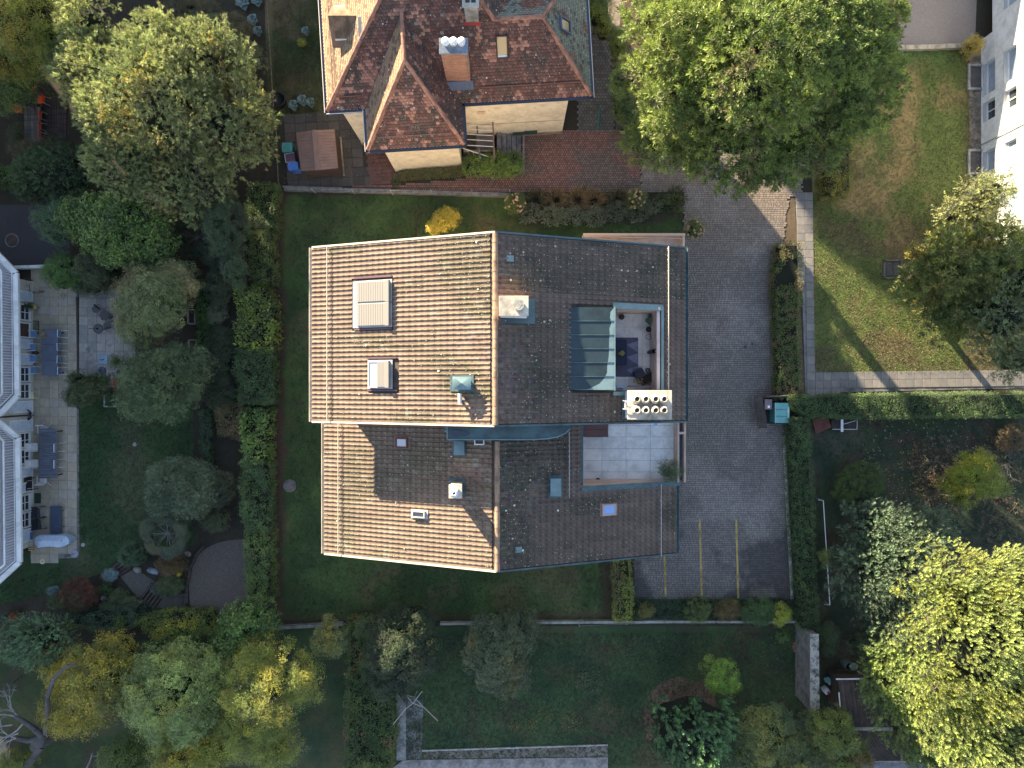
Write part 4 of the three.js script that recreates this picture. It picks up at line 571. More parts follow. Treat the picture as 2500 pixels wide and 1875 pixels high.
  { const g = new THREE.Group(); g.name = 'roof_window'; g.userData.label = 'small roof window with a cream blind'; oldRoof.add(g); const b = 2.15, p = q(10.35, b, 5 + b), R = new THREE.Matrix4().makeRotationY(TH.t).multiply(new THREE.Matrix4().makeRotationX(0.785)); const put = (geo) => geo.applyMatrix4(R).translate(p.x, p.y, p.z); part(g, 'frame', [put(bx(-0.29, 0.06, 0, 0.06, 0.18, 1.15)), put(bx(0.29, 0.06, 0, 0.06, 0.18, 1.15)), put(bx(0, 0.06, -0.56, 0.52, 0.18, 0.06)), put(bx(0, 0.06, 0.56, 0.52, 0.18, 0.06))], M.brownDark); part(g, 'blind', put(bx(0, 0.07, -0.06, 0.51, 0.06, 0.95)), mat(0.52, 0.38, 0.2)); part(g, 'sill', put(bx(0, 0.08, 0.48, 0.5, 0.06, 0.1)), M.offWhite); }
  { const g = new THREE.Group(); g.name = 'roof_window'; g.userData.label = 'small roof window with a dark pane on the green lichened slope'; oldRoof.add(g); const p = P(1378, 64, 7.95), R = new THREE.Matrix4().makeRotationY(TH.t).multiply(new THREE.Matrix4().makeRotationZ(-0.848)); const put = (geo) => geo.applyMatrix4(R).translate(p.x, p.y + 0.05, p.z); part(g, 'frame', [put(bx(-0.42, 0.06, 0, 0.08, 0.16, 0.75)), put(bx(0.42, 0.06, 0, 0.08, 0.16, 0.75)), put(bx(0, 0.06, -0.34, 0.76, 0.16, 0.07)), put(bx(0, 0.06, 0.34, 0.76, 0.16, 0.07))], M.slate); part(g, 'pane', put(bx(0, 0.05, 0, 0.76, 0.05, 0.6)), mat(0.06, 0.05, 0.02, { rough: 0.1 })); }
  { // west dormer, mostly beyond the frame
    const g = new THREE.Group(); g.name = 'dormer'; oldRoof.add(g); const pr = new THREE.Shape([[-1.2, 0], [1.2, 0], [0, 1.1]].map((p) => new THREE.Vector2(...p))); const ge = new THREE.ExtrudeGeometry(pr, { depth: 2.4, bevelEnabled: false }).rotateY(Math.PI / 2).translate(...q(0.9, 4.2, 6.4).toArray()); part(g, 'dormer_roof', ge, mat(0.2, 0.13, 0.08, { map: redTex })); part(g, 'dormer_wall', bx(...q(2.2, 4.2, 5.9).toArray(), 2.2, 1.6, 1.9, TH.t), M.plasterCream); part(g, 'flashing', bx(...q(2.7, 3.2, 7.8).toArray(), 0.2, 0.06, 1.3, TH.t), M.slate); }
}
// entrance stairs and the light canopy frame over them
{
  const st = thing('entrance_stairs', 'grey concrete steps climbing to the old house beside the ivy', 'stairs', P(1240, 360)), x0 = P(1204, 0).x, w = 0.315;
  for (let i = 0; i < 5; i++) { const x = P(1213, 0).x + i * w, h = 0.9 - i * 0.17; part(st, 'step', rbx(x + w / 2, h / 2, P(0, 362 + i * 1.5).z, w - 0.004, h, M2(80) - i * 0.03, 0.012), mat(0.21 + (i % 2) * 0.03, 0.2 + (i % 2) * 0.03, 0.205 + (i % 2) * 0.03, { map: TX.rough })); part(st, 'shade_strip', bx(x + 0.018, h + 0.004, P(0, 362 + i * 1.5).z, 0.034, 0.008, M2(76) - i * 0.03), M.black); }  // dark tread strips and alternating tone painted in for shade at the risers
  part(st, 'side_wall', [rbx(P(1278, 0).x, 0.1, P(0, 375).z, 0.12, 0.2, 2.4, 0.02)], M.concrete);
  const la = thing('entrance_landing', 'dark landing under the white canopy frame', 'landing', P(1170, 340)); part(la, 'floor', bx(P(1170, 0).x, 0.44, P(0, 338).z, 1.95, 0.88, 2.9), mat(0.12, 0.105, 0.1, { map: TX.soft })); part(la, 'door_mat', rbx(P(1150, 0).x, 0.885, P(0, 352).z, 0.75, 0.02, 1.5), mat(0.045, 0.036, 0.034)); part(la, 'wall', bx(P(1172, 0).x, 0.6, P(0, 383).z, 2.0, 1.2, 0.12), M.stoneWarm);
  const cn = thing('canopy_frame', 'open canopy frame of thin white bars beside the cream wing', 'canopy', P(1170, 340)), h = 2.7, g = (a, b, ha, hb, r) => rod(P(...a, ha), P(...b, hb), r);
  for (const y of [298, 309, 319, 331, 344, 358]) part(cn, 'rafter', g([1131, y - 4], [1204, y], h + 0.15, h, 0.022), M.offWhite);
  part(cn, 'beam', bar(P(1203, 294, h), P(1207, 388, h), 0.09, 0.09), M.brownMetal); part(cn, 'post', g([1207, 388], [1208, 386], 0, h, 0.045), M.brownMetal); part(cn, 'beam', bar(P(1163, 296, h - 0.4), P(1172, 385, h - 0.4), 0.1, 0.06), M.woodGrey); part(cn, 'post', g([1172, 385], [1172, 384], 0.9, h - 0.4, 0.04), M.offWhite);
  const rl = thing('stair_railing', 'white railing sloping down from the wing to the ivy bush', 'railing', P(1165, 375)); part(rl, 'top_rail', g([1130, 362], [1200, 385], 1.9, 1.5, 0.03), M.offWhite); for (const t of [0.17, 0.35, 0.55, 0.75]) { const a = lerpV(P(1130, 362, 1.9), P(1200, 385, 1.5), t); part(rl, 'baluster', rod(a, V(a.x, 0.8, a.z), 0.02), M.offWhite); }
  const lad = thing('cellar_grate', 'small dark glazed light shaft under the roof corner', 'light shaft', P(875, 290)); part(lad, 'frame', [bar(P(865, 268, 0.1), P(868, 311, 0.1), 0.08, 0.2), bar(P(868, 311, 0.1), P(888, 311, 0.1), 0.08, 0.2)], M.offWhite); part(lad, 'grate', slab(px2([[866, 268], [890, 268], [890, 310], [869, 310]], 0.06), 0.06, 0.05), M.slate); part(lad, 'grate_bars', [0, 1, 2, 3, 4].map((i) => bar(P(866, 275 + i * 8, 0.08), P(890, 274 + i * 8, 0.08), 0.02, 0.02)), M.darkMetal, { kind: 'stuff' });
}
// green gate leaves on the side path
for (const [a, b, lab] of [[[1461, 271], [1456, 323], 'open green metal gate leaf on the paved side path'], [[1507, 306], [1503, 319], 'short green gate post leaf by the shrubs']]) { const t = thing('garden_gate', lab, 'gate', P(...a)); const p = P(...a), q = P(...b), n = Math.max(2, Math.round(p.distanceTo(q) / 0.11)); part(t, 'rail', [bar(V(p.x, 1.0, p.z), V(q.x, 1.0, q.z), 0.05, 0.05), bar(V(p.x, 0.2, p.z), V(q.x, 0.2, q.z), 0.05, 0.05)], M.greenGate); for (let i = 0; i <= n; i++) { const c = lerpV(p, q, i / n); part(t, 'bar', rod(V(c.x, 0.05, c.z), V(c.x, 1.1, c.z), 0.014), M.greenGate); } }
// ---------------------------------------------------------------- white apartment block on the right
{
  const X = 30.67, zN = -40, zS = -8.2, t = thing('white_apartment_block', 'bright white apartment block with recessed windows at the right edge', 'building', V(X, 0, -20)), zc = (98 - 937.5) / F * H;
  const rows = [{ y: 0.3, h: 1.05, z: [[-20.75, -18.7], [-18.25, -17.0], [-15.05, -13.3], [-12.0, -10.2]] }, { y: 2.25, h: 1.05, z: [[-25.4, -23.3], [-20.7, -18.7], [-18.2, -17.0], [-15.0, -13.2], [-12.0, -10.2]] }, { y: 5.0, h: 1.3, z: [[-25.4, -23.3], [-20.7, -18.7], [-18.2, -17.0], [-15.0, -13.2], [-12, -10.2]] }, { y: 7.8, h: 1.3, z: [[-25.4, -23.3], [-20.7, -18.7], [-18.2, -17.0], [-15.0, -13.2], [-12, -10.2]] }];
  const s = new THREE.Shape([[-zS, 0], [-zS, 11], [-zN, 11], [-zN, 1.1], [-zc, 1.1], [-zc, 0]].map((p) => new THREE.Vector2(...p)));
  for (const r of rows) for (const [a, b] of r.z) { const hole = new THREE.Path([[-a, r.y], [-b, r.y], [-b, r.y + r.h], [-a, r.y + r.h]].map((p) => new THREE.Vector2(...p))); s.holes.push(hole); }
  part(t, 'wall', new THREE.ExtrudeGeometry(s, { depth: 0.35, bevelEnabled: false }).rotateY(Math.PI / 2).translate(X, 0, 0), M.plasterWhite);
  part(t, 'wall', [bx(X + 5, 5.5, zS - 0.02, 9.25, 11, 0.3), bx(X + 5, 5.5, zN, 10, 11, 0.3), bx(X + 9.8, 5.5, (zS + zN) / 2, 0.3, 11, zS - zN - 0.5)], M.plasterWhite); part(t, 'roof', bx(X + 4.9, 11.1, (zS + zN) / 2, 10.2, 0.25, zS - zN + 0.4), M.concrete);
  part(t, 'recess_wall', bx(X + 1.6, 0.5, zN / 2 + zc / 2, 0.2, 1.2, zc - zN), mat(0.05, 0.07, 0.08, { map: TX.stain })); part(t, 'recess_soffit', bx(X + 1, 1.25, (zN + zc) / 2, 1.3, 0.2, zc - zN), M.plasterWhite);
  const blue = mat(0.34, 0.42, 0.52, { map: TX.soft, rough: 0.4 });
  rows.forEach((r, k) => r.z.forEach(([a, b], i) => { const w = new THREE.Group(); w.name = 'window'; t.add(w); const zm = (a + b) / 2, small = b - a < 1.5; part(w, small ? 'pane' : 'roller_blind', bx(X + 0.26, r.y + r.h / 2, zm, 0.05, r.h, b - a), small ? M.glass : blue); part(w, 'frame', [bx(X + 0.21, r.y + 0.04, zm, 0.06, 0.08, b - a), bx(X + 0.21, r.y + r.h - 0.03, zm, 0.06, 0.06, b - a), bx(X + 0.21, r.y + r.h / 2, a + 0.03, 0.06, r.h - 0.14, 0.06), bx(X + 0.21, r.y + r.h / 2, b - 0.03, 0.06, r.h - 0.14, 0.06), ...(small ? [bx(X + 0.21, r.y + r.h / 2, zm, 0.06, r.h - 0.14, 0.06)] : [])], M.white); part(w, 'sill', bx(X + 0.07, r.y - 0.012, zm, 0.24, 0.04, b - a + 0.02), M.alu); }));
  part(t, 'downpipe', rod(V(X - 0.06, 0, -15.6), V(X - 0.06, 11, -15.6), 0.035), M.zinc);
  for (const [y0, y1, lab] of [[160, 218, 'concrete rimmed light well nearest the yellow shrub'], [368, 424, 'concrete rimmed light well beside the gravel strip, partly under a tree']]) { const q = thing('light_well', lab, 'light well', P(2378, (y0 + y1) / 2)), a = P(2361, y0, 0), b = P(2396, y1, 0), w = 0.15; part(q, 'rim', [rbx((a.x + b.x) / 2, 0.06, a.z, b.x - a.x, 0.16, w), rbx((a.x + b.x) / 2, 0.06, b.z, b.x - a.x, 0.16, w), rbx(a.x + w / 2, 0.06, (a.z + b.z) / 2, w, 0.16, b.z - a.z - w)], M.concrete); part(q, 'cover', bx((a.x + b.x) / 2 + w / 2, 0.02, (a.z + b.z) / 2, b.x - a.x - w - 0.02, 0.03, b.z - a.z - w - 0.02), mat(0.085, 0.08, 0.085, { map: TX.soft })); }
}
// ---------------------------------------------------------------- terrace house on the left with white balconies
{
  const t = thing('terrace_house', 'pale terrace house at the left edge with white balcony railings and French windows', 'house', V(-33, 0, 2)), FX = -31.28, zA = P(0, 688).z, zB = P(0, 1332).z;
  part(t, 'wall', bx(FX - 6, 5.8, (zA + zB) / 2, 12, 11.6, zB - zA), mat(0.55, 0.54, 0.47, { map: TX.soft })); part(t, 'roof', bx(FX - 6.2, 11.7, (zA + zB) / 2, 12.2, 0.3, zB - zA + 0.3), M.concreteDark);
  const bal = (outer, inner, label) => { const b = new THREE.Group(); b.name = 'balcony'; b.userData.label = label; t.add(b); const o = px2(outer, 3.0), i2 = px2(inner, 3.05); part(b, 'floor', slab([...o, [-34, o[o.length - 1][1]], [-34, o[0][1]]], 3.0, 0.22), mat(0.3, 0.29, 0.33, { map: TX.soft })); const e = []; for (let k = 0; k < o.length - 1; k++) e.push(bar(V(o[k][0], 3.06, o[k][1]), V(o[k + 1][0], 3.06, o[k + 1][1]), 0.3, 0.16)); part(b, 'edge_beam', e, M.offWhite);
    const rail = [], low = []; for (let k = 0; k < i2.length - 1; k++) { const a = V(i2[k][0], 4.02, i2[k][1]), c = V(i2[k + 1][0], 4.02, i2[k + 1][1]); rail.push(bar(a, c, 0.09, 0.06)); low.push(bar(V(a.x, 3.12, a.z), V(c.x, 3.12, c.z), 0.05, 0.04)); const n = Math.round(a.distanceTo(c) / 0.172); for (let i = 0; i < n; i++) { const p = lerpV(a, c, (i + 0.5) / n); part(b, 'baluster', rod(V(p.x, 3.1, p.z), V(p.x, 4.0, p.z), 0.018, 0.018, 5), M.white); } } part(b, 'handrail', rail, M.white); part(b, 'bottom_rail', low, M.white); };
  bal([[-25, 598], [41, 667], [45, 966], [-25, 1040]], [[-25, 612], [31, 668], [33, 961], [-25, 1018]], 'upper balcony in the photo with a long white railing');
  bal([[-25, 1008], [46, 1068], [50, 1372], [-25, 1441]], [[-25, 1018], [36, 1073], [39, 1368], [-25, 1424]], 'lower balcony in the photo with a long white railing');
  const sh = M.white, dk = mat(0.03, 0.035, 0.045, { rough: 0.15 });
  const zz = (y) => P(0, y).z;
  const shut = (y0, y1, x = 0) => { const g = new THREE.Group(); g.name = 'shutter'; t.add(g); const z = (zz(y0) + zz(y1)) / 2, d = zz(y1) - zz(y0); part(g, 'frame', [bx(FX + 0.05, 1.25, zz(y0) + 0.05, 0.06, 2.2, 0.1), bx(FX + 0.05, 1.25, zz(y1) - 0.05, 0.06, 2.2, 0.1), bx(FX + 0.05, 0.2, z, 0.06, 0.1, d - 0.2), bx(FX + 0.05, 2.3, z, 0.06, 0.1, d - 0.2)], sh); part(g, 'panel', bx(FX + 0.04, 1.25, z, 0.04, 2.0, d - 0.2), mat(0.55, 0.64, 0.74, { map: TX.soft })); };
  for (const [a, b] of [[714, 740], [829, 853], [864, 892], [977, 1006], [1022, 1052], [1134, 1161], [1173, 1198], [1285, 1317]]) shut(a, b);
  const win = (y0, y1, door) => { const g = new THREE.Group(); g.name = door ? 'door' : 'french_window'; t.add(g); const z = (zz(y0) + zz(y1)) / 2, d = zz(y1) - zz(y0), b = 0.42; part(g, 'frame', [bx(FX + 0.06, 1.3, zz(y0) + 0.04, 0.08, 1.9, 0.08), bx(FX + 0.06, 1.3, zz(y1) - 0.04, 0.08, 1.9, 0.08), bx(FX + 0.06, b + 0.06, z, 0.08, 0.14, d - 0.16), bx(FX + 0.06, 2.2, z, 0.08, 0.1, d - 0.16)], sh); if (door) { part(g, 'door_leaf', bx(FX + 0.03, 1.3, z, 0.05, 1.7, d - 0.16), mat(0.09, 0.05, 0.035, { map: TX.grain })); return; } for (let i = 0; i < 2; i++) for (let j = 0; j < 4; j++) { const dz = (d - 0.16) / 2; part(g, 'pane', bx(FX + 0.02, 0.72 + j * 0.4, zz(y0) + 0.08 + dz * (i + 0.5), 0.03, 0.37, dz - 0.03), dk); } const bars = [bx(FX + 0.05, 1.3, z, 0.05, 1.6, 0.035)]; for (let j = 0; j < 3; j++) for (const i of [-1, 1]) bars.push(bx(FX + 0.05, 0.92 + j * 0.4, z + i * (d - 0.16) / 4, 0.05, 0.035, (d - 0.16) / 2 - 0.04)); part(g, 'glazing_bar', bars, sh, { kind: 'stuff' }); };
  for (const [a, b] of [[746, 786], [896, 933], [936, 974], [1053, 1091], [1093, 1130], [1202, 1242], [1244, 1282]]) win(a, b); win(790, 827, true);
  part(t, 'downpipe', rod(V(FX + 0.08, 0.1, zz(1013)), V(FX + 0.08, 7, zz(1013)), 0.05), M.brownDark);
}
// ---------------------------------------------------------------- garden furniture and small things
function gardenChair(name, label, cat, group, fm, sm, o = {}) {  // sits facing -x; local parts
  const t = thing(name, label, cat, V(), group), w = o.w ?? 0.46, q = (n, g, m) => part(t, n, g, m, { local: true });
  q('seat', rbx(0, 0.43, 0, 0.44, 0.03, w - 0.05), sm); q('backrest', rbx(0.255, 0.68, 0, 0.025, 0.46, w - 0.05, 0.01, 0, 0, -0.2), sm);
  for (const s of [-1, 1]) { q('leg', rod(V(-0.22, 0, s * w / 2), V(-0.2, 0.62, s * w / 2), 0.018), fm); q('leg', [rod(V(0.46, 0, s * w / 2), V(0.2, 0.42, s * w / 2), 0.018), rod(V(0.2, 0.42, s * w / 2), V(0.31, 0.93, s * w / 2), 0.018)], fm); q('armrest', rbx(0.02, 0.63, s * w / 2, 0.5, 0.025, 0.05), fm); }
  q('back_rail', rod(V(0.31, 0.93, -w / 2), V(0.31, 0.93, w / 2), 0.018), fm); return t;
}
{
  const bl = mat(0.16, 0.3, 0.52, { rough: 0.7, map: TX.soft });
  const t = thing('dining_table', 'long slate blue table with eight chairs and a dried flower arrangement', 'table', P(122, 860)), p = P(122, 860, 0.74), w = M2(41, 0.74), l = M2(114, 0.74);
  for (let i = 0; i < 3; i++) part(t, 'tabletop', rbx(p.x, 0.72, p.z + (i - 1) * l / 3, w, 0.04, l / 3 - 0.012, 0.012), M.slate); for (const sx of [-1, 1]) for (const sz of [-1, 1]) part(t, 'leg', rbx(p.x + sx * (w / 2 - 0.1), 0.35, p.z + sz * (l / 2 - 0.2), 0.07, 0.7, 0.07), M.navy);
  const c0 = gardenChair('garden_chair', 'chair pushed in at the upper right of the slate blue table', 'chair', 'blue and white chairs at the slate table', M.white, bl); c0.position.copy(P(151, 816));
  const pos = [[150, 849, 'second'], [150, 878, 'third'], [151, 906, 'lowest']]; pos.forEach(([x, y, s]) => copyOf(c0, `${s} chair down the right side of the slate blue table`, P(x, y), rr(-0.08, 0.08)));
  [[92, 817, 'topmost'], [90, 849, 'second'], [92, 876, 'third'], [92, 904, 'lowest']].forEach(([x, y, s]) => copyOf(c0, `${s} chair on the house side of the slate blue table`, P(x, y), Math.PI + rr(-0.06, 0.06)));
  const f = thing('flower_arrangement', 'dried flower arrangement standing on the slate blue table', 'flowers', P(109, 818, 0.74)), fp = P(109, 818, 0.74), g = []; for (let i = 0; i < 60; i++) { const a = rnd() * 6.28, r = 0.24 * Math.sqrt(rnd()); g.push(new THREE.IcosahedronGeometry(rr(0.02, 0.04), 0).translate(fp.x + Math.cos(a) * r, 0.86 + rr(0, 0.1) - r * 0.3, fp.z + Math.sin(a) * r)); } part(f, 'flower_heads', g, mat(0.3, 0.24, 0.13), { kind: 'stuff' }); part(f, 'bowl', lathe(fp.x, 0.74, fp.z, [[0.08, 0], [0.14, 0.1], [0.13, 0.1]]), M.terracotta);
  const t2 = thing('dining_table', 'long grey slatted table on the lower patio', 'table', P(118, 1107)), q = P(117.5, 1107, 0.74), w2 = M2(44, 0.74), l2 = M2(122, 0.74); for (let i = 0; i < 24; i++) part(t2, 'slat', rbx(q.x, 0.73, q.z - l2 / 2 + (i + 0.5) * l2 / 24, w2, 0.03, l2 / 24 - 0.016, 0.006), [M.slate, mat(0.13, 0.145, 0.18, { map: TX.grain })][i % 2]); part(t2, 'frame', bx(q.x, 0.66, q.z, w2 - 0.3, 0.08, l2 - 0.3), M.darkMetal); for (const sx of [-1, 1]) for (const sz of [-1, 1]) part(t2, 'leg', rbx(q.x + sx * (w2 / 2 - 0.1), 0.35, q.z + sz * (l2 / 2 - 0.2), 0.07, 0.68, 0.07), M.darkMetal);
  const c1 = gardenChair('armchair', 'white framed chair at the upper right of the slatted table', 'chair', 'white chairs at the slatted table', M.offWhite, M.offWhite, { w: 0.52 }); c1.position.copy(P(142, 1091));
  [[142, 1130, 0, 'white framed chair at the lower right of the slatted table'], [95, 1090, Math.PI, 'white chair nearest the double window by the slatted table'], [96, 1130, Math.PI, 'white chair beside the lower shutter by the slatted table'], [118, 1048, Math.PI / 2, 'white chair at the top end of the slatted table'], [116, 1168, -Math.PI / 2, 'white chair at the bottom end of the slatted table']].forEach(([x, y, a, s]) => copyOf(c1, s, P(x, y), a));
  const mt = thing('door_mat', 'pale door mat with dark border at the open brown door', 'mat', P(87, 800)); part(mt, 'mat', rbx(P(87, 0).x, 0.045, P(0, 800).z, M2(17), 0.015, M2(32), 0.004), mat(0.2, 0.2, 0.14, { map: TX.rough })); part(mt, 'border', [bx(P(87, 0).x, 0.055, P(0, 784).z, M2(18), 0.012, 0.04), bx(P(96, 0).x, 0.055, P(0, 800).z, 0.04, 0.012, M2(31))], M.black);
  const gm = thing('door_mat', 'dark green mat in front of the lower French window', 'mat', P(93, 1216)); part(gm, 'mat', rbx(P(93, 0).x, 0.045, P(0, 1216).z, M2(16), 0.02, M2(25), 0.004), M.greenMat);
  const st = thing('stool', 'round straw yellow stool beside the shutter', 'stool', P(82, 750)); const sp = P(82, 750, 0.45); part(st, 'seat', lathe(sp.x, 0.4, sp.z, [[0.001, 0.07], [0.14, 0.07], [0.17, 0.05], [0.17, 0]], 20), M.straw); for (let i = 0; i < 4; i++) part(st, 'leg', rod(V(sp.x + Math.cos(i * 1.57) * 0.17, 0, sp.z + Math.sin(i * 1.57) * 0.17), V(sp.x + Math.cos(i * 1.57) * 0.11, 0.42, sp.z + Math.sin(i * 1.57) * 0.11), 0.015), M.wood);
  const wk = thing('wicker_pot', 'brown wicker basket against the wall between two shutters', 'basket', P(75, 861)); const wp = P(75, 861, 0.4); part(wk, 'basket', lathe(wp.x + 0.1, 0.03, wp.z, [[0.18, 0], [0.24, 0.35], [0.25, 0.4], [0.2, 0.4], [0.18, 0.1]], 14), mat(0.11, 0.085, 0.07, { map: TX.rough })); part(wk, 'dried_plant', [0, 1, 2, 3, 4, 5].map((i) => rod(V(wp.x + 0.1, 0.3, wp.z), V(wp.x + 0.1 + Math.cos(i) * 0.25, 0.6, wp.z + Math.sin(i) * 0.25), 0.012)), M.wood, { kind: 'stuff' });
  const pc = thing('plastic_chair', 'cream plastic chair standing askew by the window', 'chair', P(85, 966), undefined, 0.2); { const q2 = (n, g, m) => part(pc, n, g, m, { local: true }); q2('seat', rbx(0, 0.44, 0, 0.45, 0.03, 0.45), M.cream); q2('backrest', rbx(-0.22, 0.68, 0, 0.04, 0.44, 0.44, 0.02, 0, 0, 0.2), M.cream); for (const a of [-1, 1]) for (const b of [-1, 1]) q2('leg', rod(V(a * 0.28, 0, b * 0.22), V(a * 0.2, 0.43, b * 0.2), 0.025), M.cream); }
  const cr = thing('wooden_trolley', 'red brown wooden trolley box with a bowl at the top of the patio', 'trolley', P(62, 692)); { const a = P(62, 692); part(cr, 'shelf', bx(a.x - 0.1, 0.6, a.z, 1.0, 0.03, 0.44), M.rust); for (const z of [-0.22, 0.22]) part(cr, 'rail', bx(a.x, 0.7, a.z + z, 1.2, 0.06, 0.03), mat(0.14, 0.06, 0.05, { map: TX.grain })); part(cr, 'divider', bx(a.x - 0.02, 0.7, a.z, 0.06, 0.06, 0.41), M.plasterPink); for (const sx of [-0.5, 0.5]) for (const sz of [-0.2, 0.2]) part(cr, 'leg', bx(a.x + sx, 0.29, a.z + sz, 0.05, 0.57, 0.05), M.rust); part(cr, 'bowl', lathe(a.x - 0.34, 0.62, a.z - 0.04, [[0.05, 0], [0.12, 0.08], [0.11, 0.08], [0.04, 0.02]], 16), M.offWhite); }
  const bk = thing('bicycle', 'dark bicycle leaning by the house wall next to the trolley', 'bicycle', P(84, 714)); { const a = P(86, 714), W = (x, z) => new THREE.TorusGeometry(0.31, 0.022, 6, 20).rotateZ(0.25).rotateY(0.15).translate(a.x + x, 0.34, a.z + z); part(bk, 'wheel', new THREE.TorusGeometry(0.31, 0.022, 6, 22).rotateX(0.35).translate(a.x + 0.42, 0.33, a.z + 0.02), M.black); part(bk, 'wheel', new THREE.TorusGeometry(0.31, 0.022, 6, 22).rotateX(0.35).translate(a.x - 0.5, 0.33, a.z), M.black); const n = (x, y, z = 0) => V(a.x + x, y, a.z + z - (y - 0.33) * 0.3); part(bk, 'frame', [rod(n(-0.5, 0.33), n(-0.1, 0.3), 0.02), rod(n(-0.5, 0.33), n(-0.22, 0.75), 0.018), rod(n(-0.1, 0.3), n(-0.24, 0.8), 0.022), rod(n(-0.24, 0.75), n(0.28, 0.78), 0.022), rod(n(-0.1, 0.3), n(0.28, 0.7), 0.022), rod(n(0.42, 0.33), n(0.26, 0.9), 0.02)], M.alu); part(bk, 'handlebar', rod(n(0.26, 0.95, -0.26), n(0.26, 0.95, 0.26), 0.018), M.darkMetal); part(bk, 'saddle', rbx(a.x - 0.26, 0.86, a.z - 0.16, 0.26, 0.06, 0.14, 0.03), M.plum); }
  const bb = thing('barbecue', 'black round barbecue on legs beside the brown downpipe', 'barbecue', P(84, 1012)); { const a = P(84, 1012); part(bb, 'bowl', lathe(a.x, 0.5, a.z, [[0.02, 0], [0.2, 0.08], [0.33, 0.22], [0.36, 0.24], [0.32, 0.24], [0.24, 0.12]], 18), M.darkMetal); part(bb, 'grill', [-2, -1, 0, 1, 2].map((i) => rod(V(a.x - 0.22, 0.745, a.z + i * 0.08), V(a.x + 0.22, 0.745, a.z + i * 0.08), 0.008)), M.alu, { kind: 'stuff' }); for (let i = 0; i < 3; i++) part(bb, 'leg', rod(V(a.x + Math.cos(i * 2.1) * 0.3, 0, a.z + Math.sin(i * 2.1) * 0.3), V(a.x + Math.cos(i * 2.1) * 0.15, 0.55, a.z + Math.sin(i * 2.1) * 0.15), 0.015), M.alu); part(bb, 'handle', rbx(a.x + 0.3, 0.7, a.z, 0.06, 0.03, 0.3), M.alu); }
  const gb = thing('gas_grill', 'black gas grill with round knobs between the shutters', 'grill', P(76, 1178)); { const a = P(76, 1178); part(gb, 'body', rbx(a.x, 0.55, a.z, 0.48, 0.6, 0.95, 0.03), M.black); part(gb, 'lid', rbx(a.x, 0.9, a.z, 0.44, 0.12, 0.9, 0.05), M.darkMetal); for (let i = 0; i < 6; i++) part(gb, 'knob', cy(a.x - 0.1 + (i % 3) * 0.1, 0.96, a.z - 0.18 + Math.floor(i / 3) * 0.09, 0.028, 0.028, 0.02, 10), M.straw); part(gb, 'dish', cy(a.x - 0.04, 0.96, a.z + 0.12, 0.09, 0.09, 0.02, 14), M.tarp); part(gb, 'side_shelf', [rbx(a.x + 0.42, 0.78, a.z - 0.02, 0.34, 0.03, 0.85)], M.black); part(gb, 'shelf_rail', [rod(V(a.x + 0.28, 0.81, a.z - 0.2), V(a.x + 0.58, 0.81, a.z - 0.24), 0.014), rod(V(a.x + 0.28, 0.81, a.z + 0.3), V(a.x + 0.58, 0.81, a.z + 0.26), 0.014)], M.offWhite); part(gb, 'leg', [bx(a.x - 0.2, 0.13, a.z - 0.4, 0.05, 0.26, 0.05), bx(a.x - 0.2, 0.13, a.z + 0.4, 0.05, 0.26, 0.05), bx(a.x + 0.52, 0.38, a.z - 0.38, 0.04, 0.76, 0.04), bx(a.x + 0.52, 0.38, a.z + 0.36, 0.04, 0.76, 0.04)], M.darkMetal); }
  const lo = (name, label, px, py, turn, fold, m) => { const t = thing(name, label, 'sun lounger', P(px, py), 'dark sun loungers on the lower patio', turn), q = (n, g, mm) => part(t, n, g, mm, { local: true }); q('sling', rbx(0, 0.34, -0.2, 0.68, 0.03, fold ? 0.8 : 1.35, 0.01), m); q('back_sling', fold ? rbx(0, 0.62, 0.42, 0.66, 0.03, 0.75, 0.01, 0, -0.75) : rbx(0, 0.37, 0.72, 0.66, 0.03, 0.5, 0.01, 0, -0.12), m); for (const s of [-1, 1]) { q('side_rail', rod(V(s * 0.35, 0.34, -0.85), V(s * 0.35, 0.34, 0.8), 0.022), M.darkMetal); q('leg', rod(V(s * 0.35, 0, -0.6), V(s * 0.35, 0.34, -0.55), 0.02), M.darkMetal); q('leg', rod(V(s * 0.35, 0, 0.5), V(s * 0.35, 0.34, 0.45), 0.02), M.darkMetal); } q('headrest', rbx(0, fold ? 0.86 : 0.42, fold ? 0.62 : 0.98, 0.6, 0.05, 0.2, 0.02), m); };
  lo('sun_lounger', 'navy sun lounger lying open on the lower patio', 145, 1266, 0, false, M.navy); lo('sun_lounger', 'dark reclined lounger in front of the lower window', 92, 1249, Math.PI / 2 + 0.08, true, mat(0.04, 0.045, 0.06, { map: TX.soft })); lo('sun_lounger', 'black reclined lounger above the folded chair', 95, 1278, Math.PI / 2 + 0.16, true, mat(0.022, 0.027, 0.035, { map: TX.soft }));
  const fc = gardenChair('folding_chair', 'white tube chair with a blue seat at the house corner', 'chair', undefined, M.alu, mat(0.1, 0.14, 0.26, { map: TX.soft }), { w: 0.6 }); fc.position.copy(P(84, 1303)); fc.rotation.y = Math.PI - 0.12;
